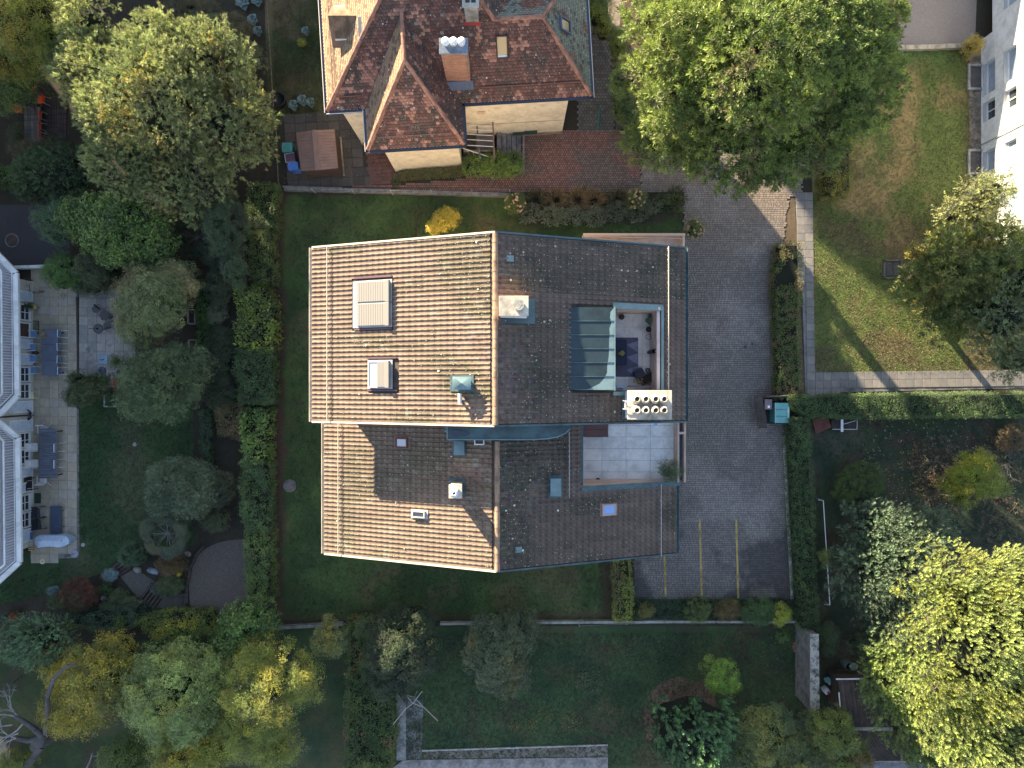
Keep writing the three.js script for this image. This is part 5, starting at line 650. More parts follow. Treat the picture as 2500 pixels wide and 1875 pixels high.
  { const tp = thing('covered_swing', 'pale blue tarpaulin cover draped over long garden furniture', 'tarpaulin', P(127, 1322)), out = [[86, 1312], [96, 1307], [150, 1307], [163, 1310], [169, 1318], [168, 1327], [160, 1332], [148, 1336], [138, 1336], [122, 1334], [98, 1336], [94, 1338], [87, 1331], [84, 1322]].map(([x, y]) => P(x, y, 0.8)), ridge = [P(98, 1320, 1.05), P(150, 1320, 1.05)], v = []; const tri = (a, b, c) => v.push(a.x, a.y, a.z, b.x, b.y, b.z, c.x, c.y, c.z); const near = (p) => { const t = Math.min(1, Math.max(0, (p.x - ridge[0].x) / (ridge[1].x - ridge[0].x))); return lerpV(ridge[0], ridge[1], t); }; for (let i = 0; i < out.length; i++) { const a = out[i], b = out[(i + 1) % out.length], ra = near(a), rb = near(b), a1 = V(a.x * 1.0, 0.15 + 0.1 * (i % 2), a.z), b1 = V(b.x, 0.15 + 0.1 * ((i + 1) % 2), b.z); tri(a, b, rb); tri(a, rb, ra); tri(a1, b1, b); tri(a1, b, a); } const g = new THREE.BufferGeometry(); g.setAttribute('position', new THREE.Float32BufferAttribute(v, 3)); g.computeVertexNormals(); const m = M.tarp.clone(); m.side = THREE.DoubleSide; part(tp, 'cover', g, m); part(tp, 'frame', [rod(V(ridge[0].x, 0, ridge[0].z), ridge[0], 0.03), rod(V(ridge[1].x, 0, ridge[1].z), ridge[1], 0.03)], M.darkMetal); }
  const tl = thing('tool_bag', 'black bag of garden tools at the patio corner', 'bag', P(62, 1342)); { const a = P(62, 1342); part(tl, 'bag', rbx(a.x, 0.15, a.z, 0.5, 0.28, 0.32, 0.1, 0.4), M.black); part(tl, 'handle', [rod(V(a.x - 0.2, 0.3, a.z - 0.3), V(a.x + 0.3, 0.34, a.z - 0.1), 0.02), rod(V(a.x, 0.3, a.z - 0.35), V(a.x + 0.1, 0.5, a.z + 0.2), 0.015)], M.woodDark); }
  const ws = thing('wooden_rack', 'small pale wooden lattice rack beside the black bag', 'rack', P(78, 1338)); { const a = P(78, 1338); for (let i = 0; i < 3; i++) { part(ws, 'slat', bx(a.x, 0.12, a.z - 0.12 + i * 0.12, 0.34, 0.03, 0.05), M.straw); part(ws, 'slat', bx(a.x - 0.12 + i * 0.12, 0.085, a.z, 0.05, 0.03, 0.34), M.wood); } }
  const pb = thing('parasol_base', 'round grey parasol base with a short pole at the patio corner', 'parasol base', P(183, 1351)); { const a = P(183, 1351); part(pb, 'plate', cy(a.x, 0.02, a.z, 0.27, 0.26, 0.07, 24), mat(0.3, 0.3, 0.37, { map: TX.soft })); part(pb, 'pole', rod(V(a.x, 0.1, a.z), V(a.x - 0.55, 0.2, a.z + 0.2), 0.02), M.darkMetal); }
  for (const [x, y, s, lab] of [[104, 1371, 0.17, 'pale oval plate stone in the lawn under the patio edge'], [203, 1330, 0.13, 'small round grey stone cap in the lawn beside the patio'], [329, 1085, 0.14, 'round drain cap in the middle of the left lawn']]) { const t = thing('stone_cap', lab, 'stone', P(x, y)); const a = P(x, y); part(t, 'cap', cy(a.x, -0.01, a.z, s, s * 0.95, 0.05, 14), x === 104 ? M.cream : M.stone); part(t, 'boss', cy(a.x, 0.04, a.z, s * 0.4, s * 0.3, 0.02, 10), M.concrete); }
  // middle patio
  const mt2 = (lab, x, y, turn) => { const t = thing('metal_chair', lab, 'chair', P(x, y), 'dark metal chairs on the middle patio', turn), q = (n, g) => part(t, n, g, mat(0.055, 0.058, 0.065, { rough: 0.6 }), { local: true }); q('seat', cy(0, 0.43, 0, 0.23, 0.23, 0.025, 20)); q('backrest', new THREE.TorusGeometry(0.24, 0.014, 6, 20, Math.PI).rotateX(-0.2).translate(0, 0.5, 0.24)); q('back_mesh', new THREE.CircleGeometry(0.22, 16, 0, Math.PI).rotateX(-0.2).translate(0, 0.5, 0.25)); for (let i = 0; i < 4; i++) { const a = 0.78 + i * 1.57; q('leg', tube([V(Math.cos(a) * 0.12, 0.42, Math.sin(a) * 0.12), V(Math.cos(a) * 0.3, 0.25, Math.sin(a) * 0.3), V(Math.cos(a) * 0.38, 0.02, Math.sin(a) * 0.38)], 0.014)); } };
  mt2('dark round seated metal chair below the orange pot', 270, 796, 0.3); mt2('dark metal chair with a curled frame above the orange pot', 243, 757, 2.4);
  const rt = thing('metal_table', 'small dark metal table in the shade of the olive tree', 'table', P(270, 772)); { const a = P(270, 772); part(rt, 'tabletop', cy(a.x, 0.68, a.z, 0.3, 0.3, 0.025, 24), mat(0.06, 0.06, 0.066)); part(rt, 'leg', cy(a.x, 0, a.z, 0.03, 0.03, 0.68, 8), M.darkMetal); part(rt, 'foot', cy(a.x, 0, a.z, 0.2, 0.18, 0.04, 16), M.darkMetal); }
  const op = thing('plant_pot', 'bright orange clay pot tipped on the middle patio', 'pot', P(256, 772)); { const a = P(256, 772); part(op, 'pot', lathe(a.x, 0.03, a.z + 0.16, [[0.07, 0], [0.12, 0.2], [0.13, 0.22], [0.1, 0.22], [0.06, 0.05]], 18), mat(0.5, 0.12, 0.04, { map: TX.soft })); part(op, 'saucer', rbx(a.x - 0.02, 0.12, a.z - 0.14, 0.22, 0.18, 0.3, 0.06, 0.2), mat(0.36, 0.12, 0.05, { map: TX.soft })); part(op, 'soil', cy(a.x, 0.15, a.z + 0.16, 0.1, 0.1, 0.02), M.soil); }
  const ub = thing('parasol_base', 'round dark parasol base with a long lever left of the metal chairs', 'parasol base', P(241, 803)); { const a = P(241, 803); part(ub, 'plate', cy(a.x, 0.03, a.z, 0.31, 0.29, 0.06, 24), mat(0.1, 0.1, 0.108, { map: TX.soft })); part(ub, 'rim', new THREE.TorusGeometry(0.29, 0.02, 6, 24).rotateX(Math.PI / 2).translate(a.x, 0.09, a.z), M.darkMetal); part(ub, 'tube', cy(a.x, 0.09, a.z, 0.05, 0.04, 0.3), M.darkMetal); part(ub, 'lever', rod(V(a.x, 0.35, a.z), V(a.x - 0.42, 0.4, a.z), 0.02), M.darkMetal); }
  const sq = thing('parasol_base', 'square pale blue parasol base plate on the middle patio', 'parasol base', P(253, 877)); { const a = P(253, 877); part(sq, 'plate', rbx(a.x, 0.07, a.z, 0.64, 0.09, 0.64, 0.03), mat(0.25, 0.33, 0.44, { map: TX.soft })); part(sq, 'handle', new THREE.TorusGeometry(0.1, 0.02, 6, 12, Math.PI).rotateX(0.6).translate(a.x - 0.02, 0.11, a.z), M.darkMetal); }
  const rb = thing('parasol_base', 'round navy parasol base just below the square plate', 'parasol base', P(250, 904)); { const a = P(250, 904); part(rb, 'plate', lathe(a.x, 0.03, a.z, [[0.24, 0], [0.25, 0.05], [0.2, 0.09], [0.05, 0.12], [0.03, 0.12]], 24), mat(0.075, 0.09, 0.15)); part(rb, 'tube', cy(a.x, 0.1, a.z, 0.03, 0.03, 0.2), M.black); }
  [[268, 837, 0.24, 'smallest pale round stone set among the slabs under the olive trees'], [221, 858, 0.34, 'largest pale round stone set in the slabs left of the square plate'], [228, 888, 0.3, 'pale round stone set in the slabs left of the round navy base']].forEach(([x, y, r, lab]) => { const t = thing('round_stone', lab, 'paving stone', P(x, y)), a = P(x, y); part(t, 'disc', cy(a.x, 0.0, a.z, r, r * 0.98, 0.038, 22), mat(0.3, 0.29, 0.285, { map: TX.rough })); });
  for (const [x0, y0, x1, y1, lab] of [[459, 756, 476, 790, 'upper pale rimmed planter frame left of the narrow green hedge'], [461, 830, 479, 863, 'lower pale rimmed planter frame left of the narrow green hedge']]) { const t = thing('garden_planter', lab, 'planter', P((x0 + x1) / 2, (y0 + y1) / 2)), r = [[x0, y0], [x1, y0], [x1, y1], [x0, y1]].map(([x, y]) => P(x, y, 0.5)); for (let i = 0; i < 4; i++) part(t, 'side', bar(V(r[i].x, 0.3, r[i].z), V(r[(i + 1) % 4].x, 0.3, r[(i + 1) % 4].z), 0.06, 0.5), mat(0.3, 0.24, 0.2, { map: TX.soft })); part(t, 'soil', slab(r.map((p) => [p.x, p.z]), 0.4, 0.3), M.soil); }
  const hb = thing('hedge_planter', 'white concrete edging round the small box hedge by the left lawn', 'edging', P(290, 978)); part(hb, 'edge', [bar(P(257, 964, 0.1), P(257, 992, 0.1), 0.1, 0.25), bar(P(257, 992, 0.1), P(322, 992, 0.1), 0.1, 0.25)], M.concrete);
  for (const [x, y, lab] of [[227, 927, 'left of two ring shaped terracotta pots full of leaves'], [255, 930, 'right of two ring shaped terracotta pots full of leaves']]) { const t = thing('terracotta_pot', lab, 'pot', P(x, y)), a = P(x, y); part(t, 'pot', lathe(a.x, 0.0, a.z, [[0.2, 0], [0.28, 0.35], [0.31, 0.38], [0.31, 0.43], [0.25, 0.43], [0.24, 0.3]], 22), M.terracotta); part(t, 'soil', cy(a.x, 0.3, a.z, 0.24, 0.24, 0.03), M.soil); }
  const wr = thing('wire_stand', 'white curled metal plant stand among leaves', 'plant stand', P(312, 886)); { const a = P(312, 886); part(wr, 'ring', [new THREE.TorusGeometry(0.22, 0.02, 6, 20, 4.5).rotateX(Math.PI / 2).translate(a.x, 0.6, a.z), new THREE.TorusGeometry(0.12, 0.018, 6, 14, 4).rotateX(Math.PI / 2).translate(a.x + 0.03, 0.66, a.z - 0.08)], M.white, { kind: 'stuff' }); for (let i = 0; i < 3; i++) part(wr, 'leg', rod(V(a.x + Math.cos(i * 2.1) * 0.2, 0, a.z + Math.sin(i * 2.1) * 0.2), V(a.x + Math.cos(i * 2.1) * 0.2, 0.6, a.z + Math.sin(i * 2.1) * 0.2), 0.014), M.white); }
  for (const [x, y, s, lab] of [[268, 916, 0.1, 'small grey pebble pot at the lower edge of the slab patio'], [277, 913, 0.12, 'grey boulder beside the pebble pot on the slab patio'], [291, 908, 0.13, 'dark round pot under the leaves of the olive tree']]) { const t = thing('rock', lab, 'rock', P(x, y)), a = P(x, y), g = new THREE.IcosahedronGeometry(s, 1); g.scale(1, 0.8, 1.1).translate(a.x, s * 0.7, a.z); part(t, 'stone', g, y === 908 ? M.darkMetal : M.stone); }
  for (const [x, y, sx, sz, a0, lab] of [[374, 1394, 0.42, 0.2, 0.4, 'pale blue grey boulder above the wooden sleepers'], [337, 1391, 0.3, 0.2, 0.1, 'flat tan boulder by the gravel path'], [409, 1400, 0.24, 0.17, 0.5, 'small pinkish rock under the brown maple'], [345, 1467, 0.2, 0.18, 0.6, 'white rock at the foot of the sleepers'], [254, 1460, 0.22, 0.16, 0.2, 'grey rock under the round green ball'], [352, 1480, 0.16, 0.1, 0.7, 'little white rock below the sleepers'], [288, 1472, 0.18, 0.14, 0, 'mauve rock among low plants'], [400, 1494, 0.16, 0.14, 0, 'white rock by the yellow hedge'], [442, 1490, 0.3, 0.16, 0, 'grey rock at the end of the gravel circle'], [460, 1352, 0.26, 0.14, 0.5, 'grey rock right of the palm']]) { const t = thing('rock', lab, 'rock', P(x, y)), p = P(x, y), g = new THREE.IcosahedronGeometry(1, 2), at = g.attributes.position; for (let i = 0; i < at.count; i++) { const k = 0.8 + 0.4 * vn(at.getX(i) * 2 + x, at.getZ(i) * 2 + at.getY(i), 7); at.setXYZ(i, at.getX(i) * k, at.getY(i) * k, at.getZ(i) * k); } g.scale(sx, 0.16, sz).rotateY(-a0).translate(p.x, 0.06, p.z); g.computeVertexNormals(); part(t, 'stone', g, x === 374 ? mat(0.3, 0.34, 0.4, { map: TX.rough }) : M.stone); }
  // timber sleepers of the winding path
  const sl = (name, lab, pts) => { const t = thing(name, lab, 'steps', P(...pts[0])); pts.forEach(([x, y, l, a, h], i) => { const p = P(x, y); part(t, 'sleeper', rbx(p.x, h, p.z, l, 0.14, 0.17, 0.02, a), i % 2 ? M.woodDark : mat(0.06, 0.05, 0.045, { map: TX.grain })); }); };
  sl('timber_steps', 'dark timber steps at the upper end of the garden path', [[288, 1377, 1.1, 0.62, 0.1], [293, 1383, 1.1, 0.62, 0.06], [299, 1389, 1.1, 0.6, 0.02], [304, 1395, 0.9, 0.58, -0.02]]);
  sl('timber_steps', 'broad dark timber steps between the two gravel patches', [[359, 1444, 1.35, 0.95, 0.12], [366, 1450, 1.35, 0.92, 0.09], [373, 1455, 1.35, 0.92, 0.06], [380, 1461, 1.3, 0.92, 0.03], [387, 1466, 1.3, 0.9, 0.0]]);
  sl('timber_edging', 'dark timber edging round the gravel circle', [[446, 1468, 1.2, 1.57, 0.06], [452, 1470, 1.2, 1.57, 0.02], [458, 1452, 1.1, 1.57, 0.06], [462, 1412, 1.1, 1.36, 0.05], [472, 1374, 1.0, 1.12, 0.05], [489, 1344, 0.9, 0.9, 0.05]]);
}
// orange chairs round the weathered table under the pine
{
  const t = thing('garden_table', 'weathered grey wooden table under the trees at the upper left', 'table', P(79, 305)), p = P(79, 305, 0.75), w = M2(40, 0.75), l = M2(90, 0.75); for (let i = 0; i < 5; i++) part(t, 'plank', rbx(p.x + (i - 2) * w / 5, 0.74, p.z, w / 5 - 0.012, 0.04, l + rr(-0.04, 0.04), 0.006), [M.woodGrey, mat(0.13, 0.115, 0.105, { map: TX.grain })][i % 2]); for (const sx of [-1, 1]) for (const sz of [-1, 1]) part(t, 'leg', bx(p.x + sx * (w / 2 - 0.1), 0.36, p.z + sz * (l / 2 - 0.2), 0.08, 0.71, 0.08), M.woodGrey);
  const c = thing('orange_chair', 'orange shell chair highest of those right of the weathered table', 'chair', P(112, 250), 'orange shell chairs round the weathered table', 0), q = (n, g, m) => part(c, n, g, m, { local: true }); q('seat', rbx(0, 0.45, 0, 0.44, 0.03, 0.5, 0.012, 0, 0, 0.05), M.orange); q('backrest', rbx(0.25, 0.7, 0, 0.03, 0.4, 0.48, 0.012, 0, 0, -0.25), M.orange); for (const a of [-1, 1]) for (const b of [-1, 1]) q('leg', rod(V(a * 0.3 + 0.05, 0, b * 0.25), V(a * 0.15, 0.44, b * 0.2), 0.013), M.alu);
  for (const [x, y, a, lab] of [[105, 288, 0, 'orange shell chair beside the upper half of the weathered table'], [104, 313, 0, 'orange shell chair third down the right side of the weathered table'], [104, 336, 0, 'orange shell chair lowest on the right side of the weathered table'], [87, 223, 1.5, 'orange shell chair apart at the top, half under leaves'], [57, 272, Math.PI, 'orange shell chair on the left side of the weathered table'], [67, 354, -1.5, 'left of two orange shell chairs at the foot of the weathered table'], [90, 353, -1.6, 'right of two orange shell chairs at the foot of the weathered table']]) copyOf(c, lab, P(x, y), a);
  const bd = thing('wooden_deck', 'dark plank deck under the orange chairs', 'deck', P(140, 300)); for (let i = 0; i < 9; i++) part(bd, 'plank', bx(P(112 + i * 6, 0).x, 0.02, P(0, 290).z, M2(6) - 0.015, 0.05, M2(96)), mat(0.05 + 0.01 * (i % 3), 0.045, 0.042, { map: TX.grain }));
}
// brown shed and bins in the yard
{
  const t = thing('garden_shed', 'brown garden shed with a ribbed two sided metal roof', 'shed', P(775, 380)), hE = 1.9, hR = 2.25, a = [P(723, 324, hE), P(735, 418, hE)], c = [P(768, 318, hR), P(776, 416, hR)], b = [P(817, 316, hE), P(826, 411, hE)];
  const face = (p, q, nm) => { const n = 13; for (let i = 0; i < n; i++) { const l0 = lerpV(p[0], p[1], (i + 0.03) / n), l1 = lerpV(p[0], p[1], (i + 0.97) / n), r0 = lerpV(q[0], q[1], (i + 0.03) / n), r1 = lerpV(q[0], q[1], (i + 0.97) / n); const mid = lerpV(lerpV(l0, l1, 0.5), lerpV(r0, r1, 0.5), 0.5); const v = [], up = 0.035; const tri = (A, B, D) => v.push(A.x, A.y, A.z, B.x, B.y, B.z, D.x, D.y, D.z); const U = (k) => V(k.x, k.y + up, k.z); tri(U(l0), U(l1), U(r1)); tri(U(l0), U(r1), U(r0)); tri(l0, U(l0), U(r0)); tri(l0, U(r0), r0); tri(l1, r1, U(r1)); tri(l1, U(r1), U(l1)); const g = new THREE.BufferGeometry(); g.setAttribute('position', new THREE.Float32BufferAttribute(v, 3)); g.computeVertexNormals(); const m = M.brownMetal.clone(); m.side = THREE.DoubleSide; part(t, 'roof_panel', g, m); } const d = new THREE.BufferGeometry(); const v = []; for (const k of [p[0], p[1], q[1], p[0], q[1], q[0]]) v.push(k.x, k.y, k.z); d.setAttribute('position', new THREE.Float32BufferAttribute(v, 3)); d.computeVertexNormals(); const dm = M.brownDark.clone(); dm.side = THREE.DoubleSide; part(t, 'roof_deck', d, dm); };
  face(a, c); face(c, b); part(t, 'ridge_cap', bar(V(c[0].x, hR + 0.05, c[0].z), V(c[1].x, hR + 0.05, c[1].z), 0.3, 0.03), M.brownMetal);
  const w = [a[0], b[0], b[1], a[1]].map((p, i) => [p.x + [0.12, -0.12, -0.12, 0.12][i], p.z + [0.1, 0.1, -0.1, -0.1][i]]); part(t, 'wall', slab(w, 1.88, 1.88), M.brownDark);
  part(t, 'gable', [0, 1].map((i) => { const v = []; for (const k of [a[i], b[i], c[i]]) v.push(k.x, k.y, k.z + (i ? -0.06 : 0.06)); const g = new THREE.BufferGeometry(); g.setAttribute('position', new THREE.Float32BufferAttribute(v, 3)); g.computeVertexNormals(); return g; }), (() => { const m = M.brownDark.clone(); m.side = THREE.DoubleSide; return m; })(), { kind: 'stuff' });
  const bin = (name, lab, x, y, w, d, h, m, lid, turn, cat = 'bin') => { const q = thing(name, lab, cat, P(x, y), undefined, turn), z = (n, g, mm) => part(q, n, g, mm, { local: true }); const s = new THREE.CylinderGeometry(Math.SQRT1_2, Math.SQRT1_2 * 0.85, h - 0.06, 4).rotateY(Math.PI / 4).scale(w, 1, d).translate(0, (h - 0.06) / 2, 0); z('body', s, m); z('lid', rbx(0, h, 0, w * 1.06, 0.07, d * 1.06, 0.025), lid ?? m); z('handle', rbx(-w * 0.55, h - 0.02, 0, 0.05, 0.05, d * 0.7, 0.015), m); return q; };
  bin('wheelie_bin', 'teal bin left of the brown shed', 714, 373, 0.62, 0.58, 1.05, M.teal, null, 0.02); bin('wheelie_bin', 'blue bin at the lower left of the brown shed', 727, 417, 0.6, 0.5, 1.0, M.blueBin, null, 0.12); const pl = bin('plum_crate', 'plum coloured box with a white rim beside the shed', 719, 396, 0.6, 0.52, 0.9, M.plum, null, 0.15, 'box'); for (const s of [-1, 1]) part(pl, 'rim', rbx(0, 0.95, s * 0.27, 0.66, 0.03, 0.03), M.offWhite, { local: true }); part(pl, 'rim', rbx(-0.31, 0.95, 0, 0.03, 0.03, 0.5), M.offWhite, { local: true });
}
// bins behind the drive
{
  const bx2 = thing('bin_screen', 'rusty brown bin screen beside the teal container', 'screen', P(1868, 1000)); part(bx2, 'panel', [bar(P(1851, 968, 0.9), P(1863, 1045, 0.9), 0.5, 0.06)], mat(0.07, 0.052, 0.045, { map: TX.stain })); part(bx2, 'side', bar(P(1851, 968, 0.45), P(1863, 1045, 0.45), 0.06, 0.86), M.brownDark); part(bx2, 'back_board', bar(P(1868, 968, 0.9), P(1918, 965, 0.9), 0.05, 1.0), M.woodGrey); part(bx2, 'floor', slab(px2([[1866, 972], [1926, 970], [1926, 1034], [1872, 1034]]), 0.045, 0.02), mat(0.03, 0.028, 0.03, { map: TX.rough }));
  const g = thing('waste_container', 'large teal waste container with a curved lid by the hedge corner', 'container', P(1909, 1008)), p = P(1909, 1008, 1.1), w = M2(33, 1.1), d = M2(50, 1.1); part(g, 'body', bx(p.x, 0.55, p.z, w * 0.94, 1.0, d * 0.94), M.teal); for (let i = 0; i < 3; i++) part(g, 'lid', rbx(p.x, 1.1, p.z + (i - 1) * d / 3, w, 0.1, d / 3 - 0.012, 0.03), M.tealPale); part(g, 'rim', [bx(p.x - w / 2, 1.12, p.z, 0.04, 0.08, d), bx(p.x + w / 2 - 0.05, 1.16, p.z, 0.12, 0.04, d * 0.6)], mat(0.25, 0.4, 0.42, { rough: 0.5 }));
  const b = thing('brown_bin', 'small brown bin with a white square sticker', 'bin', P(1876, 987)), q = P(1876, 987, 0.9); part(b, 'body', bx(q.x, 0.43, q.z, 0.44, 0.84, 0.6), M.brownMetal); part(b, 'lid', rbx(q.x, 0.88, q.z, 0.48, 0.06, 0.66, 0.02), mat(0.17, 0.125, 0.135, { rough: 0.5 })); part(b, 'sticker', bx(q.x + 0.02, 0.912, q.z + 0.16, 0.14, 0.004, 0.16), M.sticker);
  const r = thing('rusty_sheet', 'rust red metal sheet lying under the hedge corner', 'metal sheet', P(2005, 1040)); part(r, 'sheet', slab(px2([[1983, 1024], [2022, 1020], [2028, 1038], [2029, 1044], [1992, 1060]], 0.35), 0.35, 0.03), mat(0.12, 0.04, 0.03, { map: TX.stain })); part(r, 'leg', [rod(P(1990, 1028, 0), P(1990, 1028, 0.33), 0.03), rod(P(2022, 1040, 0), P(2022, 1040, 0.33), 0.03), rod(P(1996, 1054, 0), P(1996, 1054, 0.33), 0.03)], M.rust);
  const c = thing('cold_frame', 'grey metal cold frame with a white board across it', 'cold frame', P(2065, 1038)); part(c, 'frame', [bar(P(2032, 1048, 0.4), P(2092, 1048, 0.4), 0.03, 0.03), bar(P(2092, 1048, 0.4), P(2093, 1026, 0.4), 0.03, 0.03), bar(P(2093, 1026, 0.4), P(2058, 1036, 0.4), 0.03, 0.03)], M.alu); part(c, 'board', rbx(P(2056, 0, 0.45).x, 0.44, P(0, 1039, 0.45).z, 0.17, 0.03, 0.82), M.offWhite); part(c, 'box', slab(px2([[2030, 1024], [2090, 1027], [2090, 1047], [2030, 1047]], 0.3), 0.3, 0.3), mat(0.045, 0.03, 0.03, { map: TX.rough }));
  const rl = thing('metal_rail', 'long white metal rail on posts behind the tall hedge', 'rail', P(2020, 1350)); part(rl, 'bar', rod(P(2010, 1222, 0.9), P(2026, 1477, 0.9), 0.03), M.offWhite); for (const [x, y, s] of [[2010, 1222, -1], [2026, 1477, -1]]) { const a = P(x, y, 0.9); part(rl, 'arm', rod(a, V(a.x - 0.35, 0.9, a.z - 0.05), 0.025), M.alu); part(rl, 'post', rod(V(a.x, 0, a.z), a, 0.028), M.alu); }
  const dr = thing('drying_rack', 'pale crossed wooden poles of a clothes drier over the gravel', 'clothes drier', P(1010, 1718)); { const h = 1.9, n = (x, y) => P(x, y, h), c0 = n(1008, 1717); for (const [x, y] of [[991, 1697], [1031, 1687], [992, 1729], [1034, 1726]]) part(dr, 'arm', rod(c0, n(x, y), 0.026), mat(0.36, 0.31, 0.27)); part(dr, 'arm', rod(n(992, 1729), n(960, 1768), 0.026), mat(0.36, 0.31, 0.27)); part(dr, 'arm', rod(n(1034, 1726), n(1069, 1760), 0.026), mat(0.36, 0.31, 0.27)); part(dr, 'stay', [rod(n(1016, 1708), n(1034, 1726), 0.012), rod(n(991, 1697), n(1007, 1701), 0.012)], M.alu); part(dr, 'post', rod(V(c0.x, 0, c0.z), c0, 0.03), M.alu); }
  // light well in the east lawn, manholes, drive covers
  const lw = thing('light_well', 'dark iron light well with double grate in the leafy lawn', 'light well', P(2180, 657)), a = P(2158, 636), d2 = P(2200, 679); part(lw, 'rim', [rbx((a.x + d2.x) / 2, 0.03, a.z, d2.x - a.x, 0.12, 0.12), rbx((a.x + d2.x) / 2, 0.03, d2.z, d2.x - a.x, 0.12, 0.12), rbx(a.x, 0.03, (a.z + d2.z) / 2, 0.16, 0.12, d2.z - a.z - 0.13), rbx(d2.x, 0.03, (a.z + d2.z) / 2, 0.16, 0.12, d2.z - a.z - 0.13)], mat(0.1, 0.09, 0.085, { map: TX.rough })); for (const s of [-1, 1]) part(lw, 'grate', rbx((a.x + d2.x) / 2 + s * 0.24, 0.03, (a.z + d2.z) / 2, 0.44, 0.05, 0.86), M.darkMetal);
  for (const [x, y, r, lab, m] of [[708, 1186, 0.42, 'round concrete manhole cover in the west lawn', mat(0.17, 0.145, 0.14, { map: TX.rough })], [30, 587, 0.46, 'round rusty manhole cover in the dark asphalt drive', mat(0.075, 0.05, 0.045, { map: TX.rough })], [1819, 847, 0.11, 'left of two small dark covers in the block paving', M.darkMetal], [1836, 840, 0.11, 'right of two small dark covers in the block paving', M.darkMetal]]) { const t = thing('manhole_cover', lab, 'manhole cover', P(x, y)), p = P(x, y); part(t, 'rim', new THREE.RingGeometry(r * 0.84, r, 28).rotateX(-Math.PI / 2).translate(p.x, 0.042, p.z), M.concreteDark); part(t, 'lid', cy(p.x, 0.0, p.z, r * 0.82, r * 0.8, 0.046, 24), m); }
  // concrete wall and tiled sheds in the lower right garden
  const cw = thing('concrete_wall', 'tall grey concrete wall with a speckled lichen top', 'wall', P(1980, 1640)), top = px2([[1980, 1550], [1998, 1550], [2000, 1728], [1979, 1738]], 2.4); part(cw, 'wall', slab(top, 2.38, 2.4), M.concreteDark); part(cw, 'coping', slab(px2([[1978, 1548], [1999, 1548], [2001, 1730], [1978, 1740]], 2.45), 2.45, 0.07), new THREE.MeshStandardMaterial({ color: C(0.36, 0.35, 0.32), map: noiseTex(181, 0.12, 1.1, 12, 6), roughness: 1 }));
  const sh = thing('tool_shed', 'small shed with a ribbed brown tile roof behind the concrete wall', 'shed', P(2110, 1720)); const rib = (t, A, B, Cc, D, n, m) => { for (let i = 0; i < n; i++) { const p = lerpV(A, B, (i + 0.5) / n), q = lerpV(D, Cc, (i + 0.5) / n), w = A.distanceTo(B) / n; part(t, 'roof_rib', bar(p, q, w * 0.96, 0.06), m[i % m.length]); part(t, 'roll', rod(lerpV(A, B, i / n).add(V(0, 0.03, 0)), lerpV(D, Cc, i / n).add(V(0, 0.03, 0)), 0.05, 0.05, 6), m[(i + 1) % m.length]); } };
  const rm = [[0.09, 0.07, 0.062], [0.075, 0.058, 0.054], [0.105, 0.082, 0.072]].map((c) => mat(...c, { map: TX.stain, bump: 0.006 })); rib(sh, P(2047, 1660, 2.1), P(2180, 1660, 2.1), P(2180, 1772, 2.5), P(2063, 1776, 2.5), 15, rm); part(sh, 'wall', slab(px2([[2052, 1664], [2180, 1664], [2180, 1770], [2064, 1770]], 2.0), 2.0, 2.0), M.woodDark); part(sh, 'gutter', bar(P(2041, 1658, 2.1), P(2110, 1657, 2.1), 0.08, 0.06), M.offWhite); part(sh, 'verge_board', bar(P(2048, 1690, 2.3), P(2051, 1726, 2.4), 0.06, 0.05), M.offWhite); part(sh, 'ridge', bar(P(2063, 1778, 2.52), P(2180, 1780, 2.52), 0.22, 0.08), M.mossConcrete);
  const s2 = thing('long_shed', 'long shed with a dark brown tile roof at the bottom edge', 'shed', P(2200, 1820)); rib(s2, P(2064, 1783, 2.5), P(2300, 1783, 2.5), P(2300, 1856, 2.0), P(2125, 1856, 2.0), 30, rm.map((q, i) => [mat(0.06, 0.042, 0.036, { map: TX.stain }), mat(0.05, 0.036, 0.032, { map: TX.stain })][i % 2])); part(s2, 'wall', slab(px2([[2070, 1785], [2300, 1785], [2300, 1850], [2125, 1850]], 1.9), 1.9, 1.9), M.woodDark); part(s2, 'gutter', bar(P(2125, 1859, 2.0), P(2300, 1859, 2.0), 0.1, 0.08), M.concrete); struct('concrete_yard', slab(px2([[2100, 1862], [2340, 1862], [2340, 1930], [2100, 1930]]), 0.02, 0.03), mat(0.2, 0.2, 0.22, { map: TX.soft }));
  const wb = thing('water_butt', 'grey green rain barrel with a round lid behind the shed', 'barrel', P(2081, 1630)); { const p = P(2081, 1630, 1.0); part(wb, 'barrel', lathe(p.x - 0.1, 0, p.z, [[0.25, 0], [0.32, 0.4], [0.3, 0.9], [0.27, 0.92]], 18), mat(0.1, 0.14, 0.125, { map: TX.soft })); part(wb, 'lid', cy(p.x + 0.1, 0.96, p.z - 0.05, 0.27, 0.24, 0.05, 20), mat(0.13, 0.165, 0.16, { map: TX.soft })); }
  const cn = thing('plastic_canister', 'white canister with a red cap between wall and shed', 'canister', P(2011, 1680)); { const p = P(2011, 1680); part(cn, 'body', rbx(p.x, 0.28, p.z, 0.36, 0.56, 0.38, 0.08, 0.5), M.white); part(cn, 'cap', cy(p.x + 0.06, 0.56, p.z + 0.05, 0.08, 0.08, 0.06, 16), M.red); }
